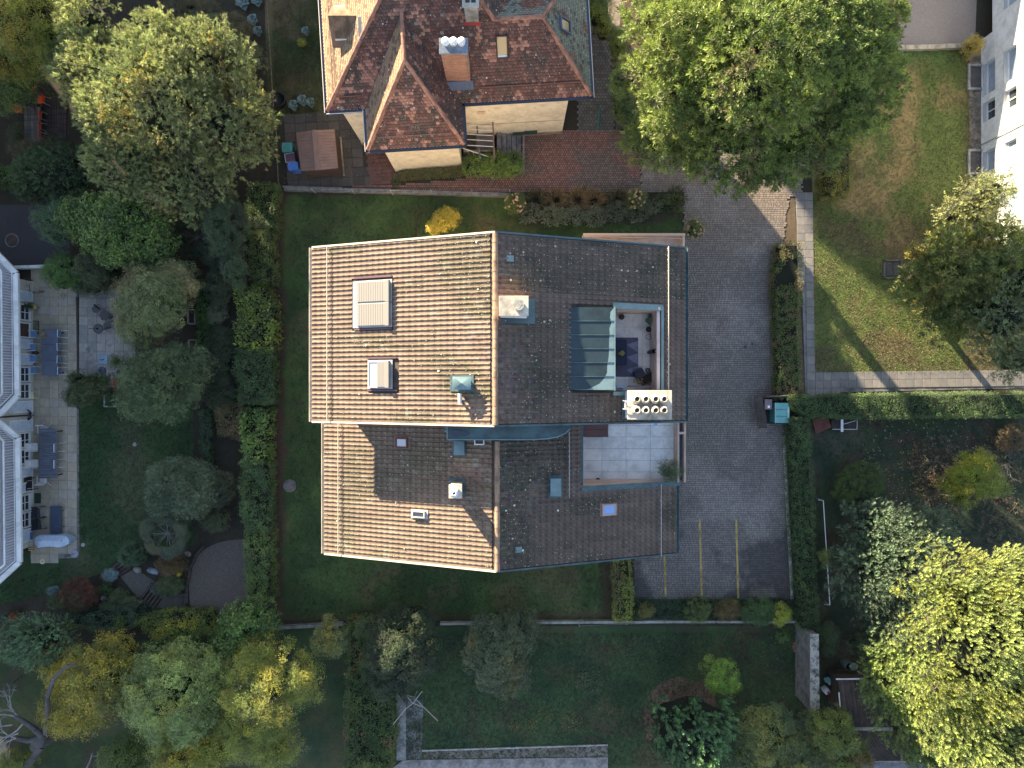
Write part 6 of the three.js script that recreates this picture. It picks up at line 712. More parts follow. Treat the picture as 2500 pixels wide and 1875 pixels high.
  const pl = thing('plastic_sheeting', 'crumpled pale plastic bags beside the concrete wall', 'plastic bags', P(2020, 1662)); { const p = P(2020, 1662); for (let i = 0; i < 3; i++) { const g = new THREE.IcosahedronGeometry(1, 2), at = g.attributes.position; for (let k = 0; k < at.count; k++) { const f = 0.65 + 0.7 * vn(at.getX(k) * 3 + i * 9, at.getZ(k) * 3 + at.getY(k) * 2, 6); at.setXYZ(k, at.getX(k) * f, at.getY(k) * f, at.getZ(k) * f); } g.scale(0.24, 0.16, 0.18).rotateY(i).translate(p.x - 0.1 + i * 0.16, 0.3, p.z - 0.2 + i * 0.14); g.computeVertexNormals(); part(pl, 'bag', g, i === 0 ? M.tealPale : mat(0.42, 0.5, 0.56, { rough: 0.4 })); } }
  const pa = thing('paper_stack', 'stack of white sheets by the rain barrel', 'papers', P(2065, 1650)); { const p = P(2065, 1650); for (let i = 0; i < 3; i++) part(pa, 'sheet', rbx(p.x + i * 0.08 - 0.08, 0.4 + i * 0.012, p.z + i * 0.12 - 0.12, 0.3, 0.01, 0.22, 0.003, 0.5 + i * 0.3), M.offWhite); part(pa, 'crate', bx(p.x, 0.2, p.z, 0.4, 0.38, 0.55), M.woodDark); }
  const pk = thing('timber_planks', 'loose brown planks leaning beside the small shed', 'planks', P(2045, 1690)); [[2033, 1668, 2047, 1695], [2030, 1672, 2040, 1712], [2022, 1700, 2026, 1718]].forEach(([x, y, u, v]) => part(pk, 'plank', bar(P(x, y, 0.2), P(u, v, 0.9), 0.12, 0.03), M.wood));
  const fp = thing('leaf_heap', 'heap of dry orange leaves at the foot of the concrete wall', 'leaf heap', P(1948, 1578)); { const p = P(1948, 1578), l = []; for (let i = 0; i < 260; i++) { const a = rnd() * 6.28, r = 0.42 * Math.sqrt(rnd()); l.push(new THREE.CircleGeometry(rr(0.03, 0.05), 5).rotateX(-1.57 + rr(-0.6, 0.6)).rotateY(rnd() * 6).translate(p.x + Math.cos(a) * r, 0.22 * (1 - r / 0.5) + rr(0.02, 0.05), p.z + Math.sin(a) * r)); } const m = mat(0.22, 0.12, 0.07); m.side = THREE.DoubleSide; part(fp, 'leaves', l, m, { kind: 'stuff' }); part(fp, 'mound', lathe(p.x, 0, p.z, [[0.42, 0], [0.25, 0.14], [0.001, 0.2]], 14), M.soil); }
}
// furniture on the two terraces
{
  const y = TF + 0.002, rug = thing('rug', 'blue grey zigzag rug on the sunken roof terrace', 'rug', P(1530, 872, y)), r = px2([[1500, 824], [1558, 824], [1558, 920], [1500, 920]], y); part(rug, 'rug', slab(r, y + 0.008, 0.006), mat(0.085, 0.088, 0.14, { map: TX.soft })); const z = [[838, 852], [868, 882], [898, 914]]; z.forEach(([a, b], i) => { const q = px2([[1557, a - 6], [1530, (a + b) / 2 - 3], [1557, b + 8]], y + 0.012); part(rug, 'zigzag', slab(q, y + 0.012), mat(0.2, 0.2, 0.3, { map: TX.soft })); });
  const t = thing('low_table', 'navy coffee table standing on the zigzag rug', 'table', P(1516, 862, y + 0.5)), a = P(1500, 831, y + 0.5), b = P(1530, 891, y + 0.5); part(t, 'tabletop', rbx((a.x + b.x) / 2, y + 0.5, (a.z + b.z) / 2, b.x - a.x, 0.06, b.z - a.z, 0.01), M.navyDark); for (const x of [a.x + 0.06, b.x - 0.06]) for (const zz of [a.z + 0.06, b.z - 0.06]) part(t, 'leg', bx(x, y + 0.235, zz, 0.06, 0.45, 0.06), M.navyDark);
  const pot = (nm, lab, px, py, rad, h, m, plant) => { const q = thing(nm, lab, 'pot', P(px, py, y)), p = P(px, py, y + h); part(q, 'pot', lathe(p.x, y, p.z, [[rad * 0.7, 0], [rad, h * 0.8], [rad, h], [rad * 0.85, h], [rad * 0.75, h * 0.4]], 18), m); part(q, 'soil', cy(p.x, y + h * 0.8, p.z, rad * 0.85, rad * 0.85, 0.02), M.soil); if (plant) { const l = []; for (let i = 0; i < plant[1]; i++) { const u = rnd() * 6.28, e = rr(0.2, 1.4), s = plant[0]; l.push(new THREE.CircleGeometry(plant[3] ?? 0.05, 5).scale(1.6, 0.8, 1).rotateX(-1.57 + rr(-0.7, 0.7)).rotateY(rnd() * 6).translate(p.x + Math.cos(u) * Math.cos(e) * s * rnd(), y + h + Math.sin(e) * s * rr(0.3, 1), p.z + Math.sin(u) * Math.cos(e) * s * rr(0.2, 1))); } const m = mat(...plant[2]); m.side = THREE.DoubleSide; part(q, 'foliage', l, m, { kind: 'stuff' }); } return q; };
  pot('plant_pot', 'yellow green plant in a small pot on the navy coffee table', 1518, 863, 0.09, 0.62, M.darkMetal, [0.17, 60, [0.2, 0.19, 0.06]]); pot('plant_pot', 'dark pot against the upper wall of the sunken terrace', 1518, 774, 0.15, 0.35, M.brownDark, [0.14, 40, [0.05, 0.04, 0.03]]); pot('plant_pot', 'leafy green plant in the upper corner of the sunken terrace', 1587, 782, 0.18, 0.35, M.stone, [0.32, 190, [0.11, 0.15, 0.1]]); pot('plant_pot', 'round black pot right of the rug on the sunken terrace', 1584, 804, 0.15, 0.34, M.black); pot('lantern', 'round black lamp on the inner parapet of the sunken terrace', 1597, 857, 0.12, 1.6, M.black);
  const ws = thing('wire_stool', 'round black wire stool below the black pot', 'stool', P(1584, 822, y)), p = P(1584, 822, y + 0.4); part(ws, 'ring', new THREE.TorusGeometry(0.15, 0.012, 5, 20).rotateX(1.57).translate(p.x, y + 0.4, p.z), M.black); for (let i = 0; i < 5; i++) part(ws, 'leg', rod(V(p.x + Math.cos(i * 1.26) * 0.15, y + 0.4, p.z + Math.sin(i * 1.26) * 0.15), V(p.x + Math.cos(i * 1.26) * 0.12, y, p.z + Math.sin(i * 1.26) * 0.12), 0.01), M.black);
  const co = thing('hose_coil', 'small grey coil by the armchair on the sunken terrace', 'coil', P(1581, 904, y)), cq = P(1581, 904, y); part(co, 'coil', [new THREE.TorusGeometry(0.12, 0.02, 5, 18).rotateX(1.57).translate(cq.x, y + 0.04, cq.z), new THREE.TorusGeometry(0.07, 0.02, 5, 14).rotateX(1.57).translate(cq.x, y + 0.07, cq.z)], M.darkMetal, { kind: 'stuff' });
  const ac = thing('armchair', 'dark cushioned seat beside the planter on the sunken terrace', 'armchair', P(1558, 912, y), undefined, 0.5), k = (n, g, m) => part(ac, n, g, m, { local: true }); k('cushion', rbx(0, 0.36, 0, 0.56, 0.14, 0.5, 0.05), mat(0.035, 0.038, 0.06)); k('base', bx(0, 0.16, 0, 0.52, 0.26, 0.46), M.darkMetal); k('backrest', rbx(-0.05, 0.5, -0.24, 0.5, 0.3, 0.1, 0.04), mat(0.04, 0.043, 0.065));
  const pb = thing('planter_box', 'dark rectangular planter with a few bright flowers', 'planter', P(1577, 924, y), undefined, 0.5), k2 = (n, g, m, o = {}) => part(pb, n, g, m, { local: true, ...o }); k2('box', [rbx(0, 0.28, 0.24, 0.72, 0.56, 0.04), rbx(0, 0.28, -0.24, 0.72, 0.56, 0.04), rbx(0.35, 0.28, 0, 0.04, 0.56, 0.44), rbx(-0.35, 0.28, 0, 0.04, 0.56, 0.44)], mat(0.1, 0.09, 0.09)); k2('soil', bx(0, 0.44, 0, 0.66, 0.04, 0.43), mat(0.02, 0.012, 0.01)); const fl = thing('flowers', 'pink and yellow flowers at the left end of the dark planter', 'flowers', P(1558, 930, y + 0.6)), fq = P(1558, 930, y + 0.6); for (let i = 0; i < 18; i++) { part(fl, i % 3 ? 'leaf' : 'flower_head', new THREE.IcosahedronGeometry(rr(0.03, 0.055), 0).scale(1.3, 0.5, 1).translate(fq.x + rr(-0.25, 0.3), y + rr(0.55, 0.72), fq.z + rr(-0.13, 0.16)), [mat(0.42, 0.08, 0.12), mat(0.16, 0.16, 0.03), mat(0.09, 0.13, 0.03)][i % 3]); }
  const blu = thing('towel', 'pale blue folded towel at the lower end of the sunken terrace', 'towel', P(1511, 945, y)), bq = P(1511, 945, y); part(blu, 'fold', rbx(bq.x, y + 0.1, bq.z, 0.5, 0.2, 0.16, 0.06), mat(0.35, 0.45, 0.6)); part(blu, 'fold_top', rbx(bq.x + 0.02, y + 0.22, bq.z, 0.44, 0.06, 0.13, 0.025), mat(0.4, 0.5, 0.64));
  const y2 = 4.7, bc = thing('storage_box', 'flat red brown lidded box in the corner of the white terrace', 'box', P(1452, 1050, y2 + 0.4)), A = P(1419, 1031, y2 + 0.45), B = P(1485, 1067, y2 + 0.45); part(bc, 'body', bx((A.x + B.x) / 2, y2 + 0.2, (A.z + B.z) / 2, B.x - A.x - 0.1, 0.4, B.z - A.z - 0.06), M.brownDark); for (let i = 0; i < 2; i++) part(bc, 'lid', rbx((A.x + B.x) / 2, y2 + 0.42, A.z + (i + 0.5) * (B.z - A.z) / 2, B.x - A.x, 0.05, (B.z - A.z) / 2 - 0.01, 0.01), mat(0.13, 0.072, 0.07, { map: TX.soft }));
  const bp = thing('plant_pot', 'small round terracotta pot at the lower wall of the white terrace', 'pot', P(1460, 1173, y2)), bpq = P(1460, 1173, y2 + 0.3); part(bp, 'pot', lathe(bpq.x, y2, bpq.z - 0.02, [[0.09, 0], [0.13, 0.25], [0.13, 0.3], [0.1, 0.3], [0.08, 0.1]], 16), mat(0.13, 0.05, 0.035)); part(bp, 'soil', cy(bpq.x, y2 + 0.2, bpq.z - 0.02, 0.1, 0.1, 0.02), M.soil);
  const dr = thing('floor_drain', 'small blue square drain cover at the top of the white terrace', 'drain', P(1601, 1035, y2)), dq = P(1601, 1036, y2); part(dr, 'cover', rbx(dq.x, y2 + 0.012, dq.z, 0.2, 0.02, 0.17, 0.005), mat(0.25, 0.4, 0.68)); part(dr, 'rim', bx(dq.x, y2 + 0.004, dq.z, 0.24, 0.006, 0.21), M.offWhite);
}
// ---------------------------------------------------------------- plants
function leafGeo(tris) { const g = new THREE.BufferGeometry(); g.setAttribute('position', new THREE.Float32BufferAttribute(tris, 3)); g.computeVertexNormals(); return g; }
function seeded(s, fn) { const k = SEED; SEED = s; const r = fn(); SEED = k; return r; }
// a handful of folded leaves round +Y, about 1 unit across
const clusterGeo = (n, len, wid, seed, flat = 0.5) => seeded(seed, () => { const v = []; for (let i = 0; i < n; i++) { const a = rnd() * 6.283, r = 0.5 * Math.sqrt(rnd()), c = V(Math.cos(a) * r, rr(-0.25, 0.3), Math.sin(a) * r), up = V(rr(-1, 1) * flat, 1, rr(-1, 1) * flat).normalize(), d = V(Math.cos(a) + rr(-0.7, 0.7), rr(-0.35, 0.25), Math.sin(a) + rr(-0.7, 0.7)).normalize(), s = V().crossVectors(up, d).normalize().multiplyScalar(wid / 2), L = d.clone().multiplyScalar(len), k = rr(0.7, 1.25); L.multiplyScalar(k); s.multiplyScalar(k); const m = c.clone().addScaledVector(L, 0.45), A = m.clone().add(s).addScaledVector(up, len * 0.14), B = m.clone().sub(s).addScaledVector(up, len * 0.14), E = c.clone().add(L); v.push(...c.toArray(), ...A.toArray(), ...E.toArray(), ...c.toArray(), ...E.toArray(), ...B.toArray()); } return leafGeo(v); });
// needles bristling out of a short twig
const tuftGeo = (n, seed, w = 0.045, spread = 0.9) => seeded(seed, () => { const v = []; for (let i = 0; i < n; i++) { const a = rnd() * 6.283, e = rr(0.1, spread), y0 = rr(-0.3, 0.15), d = V(Math.sin(e) * Math.cos(a), Math.cos(e), Math.sin(e) * Math.sin(a)), s = V().crossVectors(d, V(rr(-1, 1), rr(-1, 1), rr(-1, 1))).normalize().multiplyScalar(w), L = rr(0.4, 0.72), c = V(rr(-0.08, 0.08), y0, rr(-0.08, 0.08)), m = c.clone().addScaledVector(d, L * 0.55), t = c.clone().addScaledVector(d, L); v.push(...c.toArray(), ...m.clone().add(s).toArray(), ...t.toArray(), ...c.toArray(), ...t.toArray(), ...m.clone().sub(s).toArray()); } return leafGeo(v); });
// an upright plume of scale leaves, tapering to its tip
const plumeGeo = (n, seed, w = 0.06, rad = 0.2) => seeded(seed, () => { const v = []; for (let i = 0; i < n; i++) { const t = rnd(), a = rnd() * 6.283, r = rad * (1 - t * 0.8) * rr(0.4, 1), c = V(Math.cos(a) * r * 0.5, t - 0.4, Math.sin(a) * r * 0.5), d = V(Math.cos(a) * 0.75, 0.8, Math.sin(a) * 0.75).normalize(), s = V(-Math.sin(a), 0, Math.cos(a)).multiplyScalar(w), L = rr(0.14, 0.26), m = c.clone().addScaledVector(d, L * 0.5), e = c.clone().addScaledVector(d, L); v.push(...c.toArray(), ...m.clone().add(s).toArray(), ...e.toArray(), ...c.toArray(), ...e.toArray(), ...m.clone().sub(s).toArray()); } return leafGeo(v); });
const G = {
  broad: clusterGeo(15, 0.3, 0.17, 3), fine: clusterGeo(20, 0.2, 0.1, 4, 0.8), big: clusterGeo(8, 0.52, 0.26, 5, 0.45), needle: tuftGeo(22, 6), soft: tuftGeo(16, 7, 0.06, 1.2), plume: plumeGeo(34, 8), feather: plumeGeo(26, 9, 0.05, 0.34), willow: clusterGeo(16, 0.42, 0.06, 10, 0.8), small: clusterGeo(18, 0.22, 0.15, 11, 0.6),
};
// foliage of one plant: blobs [{p, r: Vector3}] filled with clumps of leaf sprays
function foliage(parent, name, blobs, o) {
  const list = [], s0 = (o.size ?? 0.34) * 0.78, areaW = blobs.map((b) => b.r.x * b.r.z), tot = areaW.reduce((a, b) => a + b, 0), surf = tot * Math.PI * 2.0;
  const n = Math.round(surf * (o.dens ?? 1) * 6.4 / (s0 * s0)), cr = o.cr ?? Math.max(0.22, Math.min(0.42, 0.14 * Math.sqrt(tot))), per = o.per ?? Math.max(5, Math.round(9 * (cr / s0) * (cr / s0) * 0.75)), nc = Math.ceil(n / per), cA = o.col, cB = o.col2 ?? o.col.map((v) => v * 1.4), cC = o.col3, up = o.up ?? 0.3;
  for (let k = 0; k < nc; k++) {
    let w = rnd() * tot, bi = 0; while (w > areaW[bi] && bi < blobs.length - 1) { w -= areaW[bi]; bi++; } const b = blobs[bi];
    let d; do { d = V(rr(-1, 1), rr(-1, 1), rr(-1, 1)); } while (d.lengthSq() > 1 || d.lengthSq() < 0.02); d.normalize(); if (d.y < (o.low ?? -0.25)) d.y = -d.y * 0.7; d.normalize(); if (rnd() < 0.36) { const a = rnd() * 6.283, q = Math.sqrt(rnd()) * 0.98; d.set(Math.cos(a) * q, Math.sqrt(1 - q * q), Math.sin(a) * q); }
    const sd = (o.seed ?? 0) + bi * 13, lump = 0.82 + 0.36 * vn(d.x * 2.3 + sd, d.z * 2.3 + d.y * 1.9, 201) + 0.14 * (vn(d.x * 6 + sd, d.z * 6 + d.y * 5, 202) - 0.5), depth = rnd() < 0.24 ? rr(0.55, 0.9) : rr(0.9, 1.02), q = lump * depth;
    const c = V(b.p.x + d.x * b.r.x * q, b.p.y + d.y * b.r.y * q, b.p.z + d.z * b.r.z * q); if (c.y < 0.1) c.y = rr(0.1, 0.3);
    const nrm = V(d.x / b.r.x, d.y / b.r.y, d.z / b.r.z).normalize(), tone = sstep(0.25, 0.8, 0.6 * vn(c.x * 0.55 + sd, c.z * 0.55, 203) + 0.5 * rnd()), ct = rr(0.68, 1.3), third = cC && vn(c.x * 0.8 + sd, c.z * 0.8 + c.y, 204) > (o.t3 ?? 0.68);
    for (let i = 0; i < per; i++) {
      const off = V(rr(-1, 1), rr(-0.75, 0.75), rr(-1, 1)); if (off.lengthSq() > 1.3) continue; const p = c.clone().addScaledVector(off, cr); if (p.y < 0.06) p.y = 0.06 + rnd() * 0.1;
      const dir = nrm.clone().multiplyScalar(o.out ?? 0.55).addScaledVector(off, 0.55).add(V(rr(-0.3, 0.3), up + rr(-0.2, 0.2), rr(-0.3, 0.3))); if (o.dir) dir.add(o.dir); let col = mix(cA, cB, Math.min(1, Math.max(0, tone + rr(-0.25, 0.25)))); if (third && rnd() < 0.8) col = mix(col, cC, rr(0.5, 1)); const kk = (rnd() < 0.25 ? rr(0.4, 0.8) : rr(0.8, 1.35)) * ct * (o.gl ?? 1.85);
      list.push({ m: orient(dir, p, s0 * rr(0.75, 1.3)), c: [col[0] * kk, col[1] * kk * 1.04, col[2] * kk * (o.nb ?? 0.7)] });
    }
  }
  return scatter(parent, name, o.geo ?? G.broad, leafMat, list);
}
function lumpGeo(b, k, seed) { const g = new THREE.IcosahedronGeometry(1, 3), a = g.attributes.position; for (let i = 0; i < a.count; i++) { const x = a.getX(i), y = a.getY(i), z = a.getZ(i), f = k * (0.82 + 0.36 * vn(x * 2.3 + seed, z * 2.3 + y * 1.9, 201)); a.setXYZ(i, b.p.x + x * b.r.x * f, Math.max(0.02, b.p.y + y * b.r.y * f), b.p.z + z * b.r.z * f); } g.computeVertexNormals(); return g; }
const coreM = mat(0.006, 0.009, 0.004, { rough: 1 });  // near-black solid filler: shade inside crowns and hedges put into its colour
const blob = (px, py, h, rpx, ry, rz) => ({ p: P(px, py, h), r: V(M2(rpx, h), ry, M2(rz ?? rpx, h)) });
// a tree: trunk with limbs reaching into the crown, and the crown
function tree(name, label, cat, bl, o) {
  const blobs = bl.map((b) => blob(...b)), m0 = blobs[0], base = o.base ? P(...o.base) : V(m0.p.x, 0, m0.p.z), t = thing(name, label, cat, base, o.group);
  const h = m0.p.y, r0 = o.trunk ?? Math.max(0.06, 0.022 * (m0.p.y + m0.r.y)), g = [taper([base.clone(), V(base.x + 0.1 * h * 0.1, h * 0.5, base.z), V(m0.p.x, h, m0.p.z), V(m0.p.x, h + m0.r.y * 0.7, m0.p.z)], r0, r0 * 0.25, 8)];
  const limbs = []; blobs.forEach((b, bi) => { const n = o.limbs ?? (bl.length > 1 ? 4 : 7); for (let i = 0; i < n; i++) { const a = i / n * 6.28 + bi, s = lerpV(V(base.x, h * 0.45, base.z), m0.p, rr(0.1, 0.9)), e = V(b.p.x + Math.cos(a) * b.r.x * rr(0.6, 0.92), b.p.y + rr(-0.2, 0.55) * b.r.y, b.p.z + Math.sin(a) * b.r.z * rr(0.6, 0.92)), m = lerpV(s, e, 0.5).add(V(rr(-0.3, 0.3), rr(0, 0.4), rr(-0.3, 0.3))); limbs.push(taper([s, m, e], r0 * 0.4, r0 * 0.1, 5)); for (let q = 0; q < 2; q++) limbs.push(taper([lerpV(m, e, 0.2 + q * 0.4), V(e.x + rr(-0.7, 0.7) * b.r.x * 0.4, e.y + rr(0, 0.4), e.z + rr(-0.7, 0.7) * b.r.z * 0.4)], r0 * 0.15, r0 * 0.06, 4)); } });
  part(t, 'trunk', [...g, ...limbs], o.bark ?? M.bark, { kind: 'stuff' }).userData.kind = undefined;
  delete t.children[0].userData.kind;
  if (o.core) part(t, 'shaded_core', blobs.map((b, i) => lumpGeo(b, o.core, (o.seed ?? 0) + i * 13)), coreM, { kind: 'stuff' });
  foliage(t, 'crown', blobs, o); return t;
}
function shrub(name, label, cat, bl, o = {}) {
  const blobs = bl.map((b) => blob(b[0], b[1], b[2], b[3], b[4] ?? b[2], b[5])), m0 = blobs[0], t = thing(name, label, cat, V(m0.p.x, 0, m0.p.z), o.group);
  part(t, 'stem', blobs.map((b) => rod(V(m0.p.x, 0, m0.p.z), V(b.p.x, b.p.y, b.p.z), 0.05, 0.025)).concat([0, 1, 2, 3].map((i) => rod(V(m0.p.x, 0.05, m0.p.z), V(m0.p.x + Math.cos(i * 1.6) * m0.r.x * 0.6, m0.p.y * 1.1, m0.p.z + Math.sin(i * 1.6) * m0.r.z * 0.6), 0.03, 0.012))), o.bark ?? M.bark, { kind: undefined });
  part(t, 'shaded_core', blobs.map((b, i) => lumpGeo(b, o.core ?? 0.74, (o.seed ?? 0) + i * 13)), coreM, { kind: 'stuff' });
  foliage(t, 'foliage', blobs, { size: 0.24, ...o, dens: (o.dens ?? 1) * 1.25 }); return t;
}
// a clipped hedge with flat top: polygon of photo points at its top height
function hedge(label, pts, h, o) {
  const w = px2(pts, h), [x0, z0, x1, z1] = bbox(w), cx = (x0 + x1) / 2, cz = (z0 + z1) / 2, t = thing(o.name ?? 'hedge', label, 'hedge', V(cx, 0, cz)), list = [], s0 = o.size ?? 0.22, cA = o.col, cB = o.col2, cC = o.col3;
  const inner = w.map(([x, z]) => { const dx = x - cx, dz = z - cz, sx = Math.max(0.2, 1 - 0.16 / Math.max(0.2, Math.abs(dx))), sz = Math.max(0.2, 1 - 0.16 / Math.max(0.2, Math.abs(dz))); return [cx + dx * sx, cz + dz * sz]; });
  part(t, 'shaded_core', slab(inner, h - 0.14 - (o.rough ?? 0.12) * 0.9, h * 0.6), coreM);
  const add = (p, n) => { const v = vn(p.x * 0.7, p.z * 0.7 + p.y, 211), v2 = vn(p.x * 1.6 + 7, p.z * 1.6, 212); let c = mix(cA, cB, sstep(0.2, 0.8, 0.6 * v + 0.4 * rnd())); if (cC && v2 > (o.t3 ?? 0.62) && rnd() < 0.85) c = mix(c, cC, rr(0.4, 1)); const k = (rnd() < 0.3 ? rr(0.35, 0.75) : rr(0.75, 1.35)) * (o.gl ?? 1.85); list.push({ m: orient(n.clone().add(V(rr(-0.6, 0.6), rr(-0.1, 0.5), rr(-0.6, 0.6))), p, s0 * rr(0.75, 1.3)), c: [c[0] * k, c[1] * k * 1.04, c[2] * k * 0.7] }); };
  const D = (o.dens ?? 1) * 3.4 / (s0 * s0), area = (x1 - x0) * (z1 - z0);
  for (let i = 0; i < area * D; i++) { const x = rr(x0, x1), z = rr(z0, z1); if (!inside(w, x, z)) continue; if (o.gap && vn(x * 0.9 + 3, z * 0.9, 215) > o.gap) continue; add(V(x, h + rr(-0.14, 0.03) + (o.rough ?? 0.12) * (vn(x * 1.1, z * 1.1, 213) - 0.5) * 2, z), V(0, 1, 0)); }
  for (let k = 0; k < w.length; k++) { const a = w[k], b = w[(k + 1) % w.length], l = Math.hypot(b[0] - a[0], b[1] - a[1]), nx = (b[1] - a[1]) / l, nz = -(b[0] - a[0]) / l, s = inside(w, (a[0] + b[0]) / 2 + nx * 0.05, (a[1] + b[1]) / 2 + nz * 0.05) ? -1 : 1; for (let i = 0; i < l * h * D * 0.45; i++) { const u = rnd(), y = rr(0.1, h - 0.12 - (o.rough ?? 0) * 0.5), o2 = rr(-0.12, 0.05) + 0.1 * (vn(u * l, y, 214 + k) - 0.5); add(V(a[0] + (b[0] - a[0]) * u + nx * s * o2, y, a[1] + (b[1] - a[1]) * u + nz * s * o2), V(nx * s, 0.3, nz * s)); } }
  scatter(t, 'foliage', o.geo ?? G.small, leafMat, list); return t;
}
// bare branches
function bareLimbs(start, dir, len, r, depth, out, spread = 0.6) { const end = start.clone().addScaledVector(dir, len), mid = lerpV(start, end, 0.5).add(V(rr(-0.08, 0.08) * len, rr(-0.04, 0.08) * len, rr(-0.08, 0.08) * len)); out.push(taper([start, mid, end], r, r * 0.62, depth > 2 ? 7 : 4)); if (depth <= 0) return; const n = depth > 2 ? 3 : 2 + (rnd() < 0.5 ? 1 : 0); for (let i = 0; i < n; i++) bareLimbs(lerpV(mid, end, i === 0 ? 1 : rr(0.2, 1)), dir.clone().add(V(rr(-1, 1) * spread, rr(-0.4, 0.5) * spread, rr(-1, 1) * spread)).normalize(), len * rr(0.55, 0.78), r * 0.55, depth - 1, out, spread); }

// the great trees
const YG = [0.17, 0.2, 0.05], YG2 = [0.24, 0.25, 0.075];
tree('pine_tree', 'largest pale needled pine at the upper left, overhanging the orange chairs', 'tree', [[400, 255, 7.3, 130, 3.2], [262, 190, 5.8, 108, 2.4, 100], [500, 160, 6.0, 120, 2.4, 95], [560, 300, 5.2, 115, 2.4], [330, 380, 5.0, 105, 2.2], [460, 440, 4.2, 125, 2.2, 100], [230, 60, 5.8, 62, 2.0, 75], [180, 150, 4.4, 60, 1.6, 45], [400, 120, 6.4, 90, 2.2, 70], [620, 330, 3.4, 60, 1.8, 75], [300, 290, 6.4, 90, 2.4]], { geo: G.needle, size: 0.42, cr: 0.34, dens: 0.8, nb: 1.05, gl: 1.45, col: [0.15, 0.18, 0.065], col2: [0.25, 0.26, 0.1], col3: [0.23, 0.18, 0.035], t3: 0.82, up: 0.45, limbs: 6, trunk: 0.3, bark: M.bark, core: 0.4 });
tree('maple_tree', 'yellow green maple filling the upper left corner', 'tree', [[60, 40, 5.4, 130, 3], [150, 110, 3.9, 85, 2.2], [40, 140, 3.4, 90, 2.2]], { gl: 1.3, geo: G.fine, size: 0.42, dens: 0.9, col: [0.16, 0.19, 0.03], col2: [0.25, 0.24, 0.045], col3: [0.36, 0.22, 0.03], t3: 0.76, core: 0.5 });
tree('maple_tree', 'dull green maple left of the orange chairs', 'tree', [[18, 225, 3.2, 62, 1.4], [66, 195, 3.0, 38, 1.2]], { geo: G.broad, size: 0.34, col: [0.06, 0.085, 0.025], col2: [0.1, 0.125, 0.035], core: 0.45, bark: M.barkGrey });
tree('cedar_tree', 'great sunlit cedar at the upper right hanging over the paved drive', 'tree', [[1850, 170, 11, 170, 3.6], [1700, 90, 10, 150, 3.2], [1990, 90, 10.5, 170, 3.2], [2060, 230, 8.8, 115, 2.8], [1660, 250, 8.4, 110, 2.6], [1800, 330, 8.0, 130, 2.6], [1950, 350, 7.4, 110, 2.4, 90], [1580, 60, 8.6, 75, 2.2, 60], [1590, 350, 7, 70, 1.5, 55], [1870, 425, 7.4, 90, 1.4, 42], [2120, 60, 9.0, 70, 2.4, 90], [1560, 190, 7, 55, 1.8, 45], [1690, 390, 7.2, 60, 1.4, 40], [1850, 60, 10, 110, 3]], { geo: G.soft, size: 0.44, cr: 0.36, dens: 0.85, gl: 1.4, col: [0.115, 0.16, 0.035], col2: [0.19, 0.225, 0.055], col3: [0.16, 0.12, 0.07], t3: 0.84, up: 0.25, limbs: 7, trunk: 0.42, core: 0.34, seed: 5, bark: mat(0.14, 0.105, 0.085, { map: TX.rough }) });
tree('cypress_tree', 'brightest tall cypress filling the lower right corner, in full sun', 'tree', [[2380, 1560, 9.5, 185, 4.4, 190], [2310, 1420, 9, 120, 3.6, 95], [2440, 1420, 8.8, 120, 3.6, 90], [2430, 1760, 9, 170, 4.2, 150], [2520, 1620, 9, 110, 4], [2310, 1680, 8.4, 100, 3.6]], { geo: G.plume, gl: 1, size: 0.44, cr: 0.34, dens: 1.0, col: [0.19, 0.23, 0.07], col2: [0.31, 0.36, 0.13], col3: [0.24, 0.25, 0.04], t3: 0.6, up: 1.0, out: 0.4, core: 0.46, seed: 9, trunk: 0.3 });
tree('cypress_tree', 'dark blue green cypress left of the brightest one, in shade', 'tree', [[2160, 1390, 2.9, 130, 2.0, 112], [2130, 1290, 2.4, 75, 1.6], [2230, 1310, 2.8, 95, 1.8, 75], [2220, 1500, 3.2, 112, 2.0]], { gl: 1.5, nb: 0.9, geo: G.feather, size: 0.56, cr: 0.42, dens: 1.1, col: [0.05, 0.085, 0.05], col2: [0.085, 0.12, 0.07], up: 0.7, out: 0.6, core: 0.5, seed: 11 });
tree('cypress_tree', 'mid green cypress leaning over the small tiled shed', 'tree', [[2190, 1640, 3.8, 95, 1.8, 90], [2240, 1740, 3.9, 110, 1.9, 110], [2310, 1840, 3.8, 110, 1.8, 70], [2150, 1590, 3.4, 50, 1.4]], { gl: 1.6, geo: G.feather, size: 0.55, cr: 0.4, dens: 1.1, col: [0.08, 0.12, 0.035], col2: [0.13, 0.17, 0.045], up: 0.6, out: 0.6, core: 0.45, seed: 13 });
tree('birch_tree', 'broad yellow green tree hiding part of the iron light well', 'tree', [[2330, 650, 5.5, 110, 2.2, 85], [2250, 680, 4.6, 70, 1.6], [2420, 610, 5.6, 90, 2, 60], [2390, 760, 4.6, 90, 1.6, 70], [2300, 770, 3.8, 60, 1.3]], { gl: 1.35, geo: G.soft, size: 0.46, dens: 0.75, col: [0.1, 0.135, 0.03], col2: [0.165, 0.17, 0.04], col3: [0.21, 0.16, 0.035], t3: 0.72, core: 0.35, seed: 15 });
tree('willow_tree', 'grey green feathery tree at the right edge below the yellow green one', 'tree', [[2440, 770, 5.8, 95, 2.4, 120], [2500, 690, 6, 80, 2.2], [2470, 880, 4.6, 80, 1.8, 50]], { gl: 1.35, geo: G.feather, size: 0.6, dens: 0.85, col: [0.085, 0.115, 0.06], col2: [0.13, 0.15, 0.07], core: 0.45, seed: 17 });
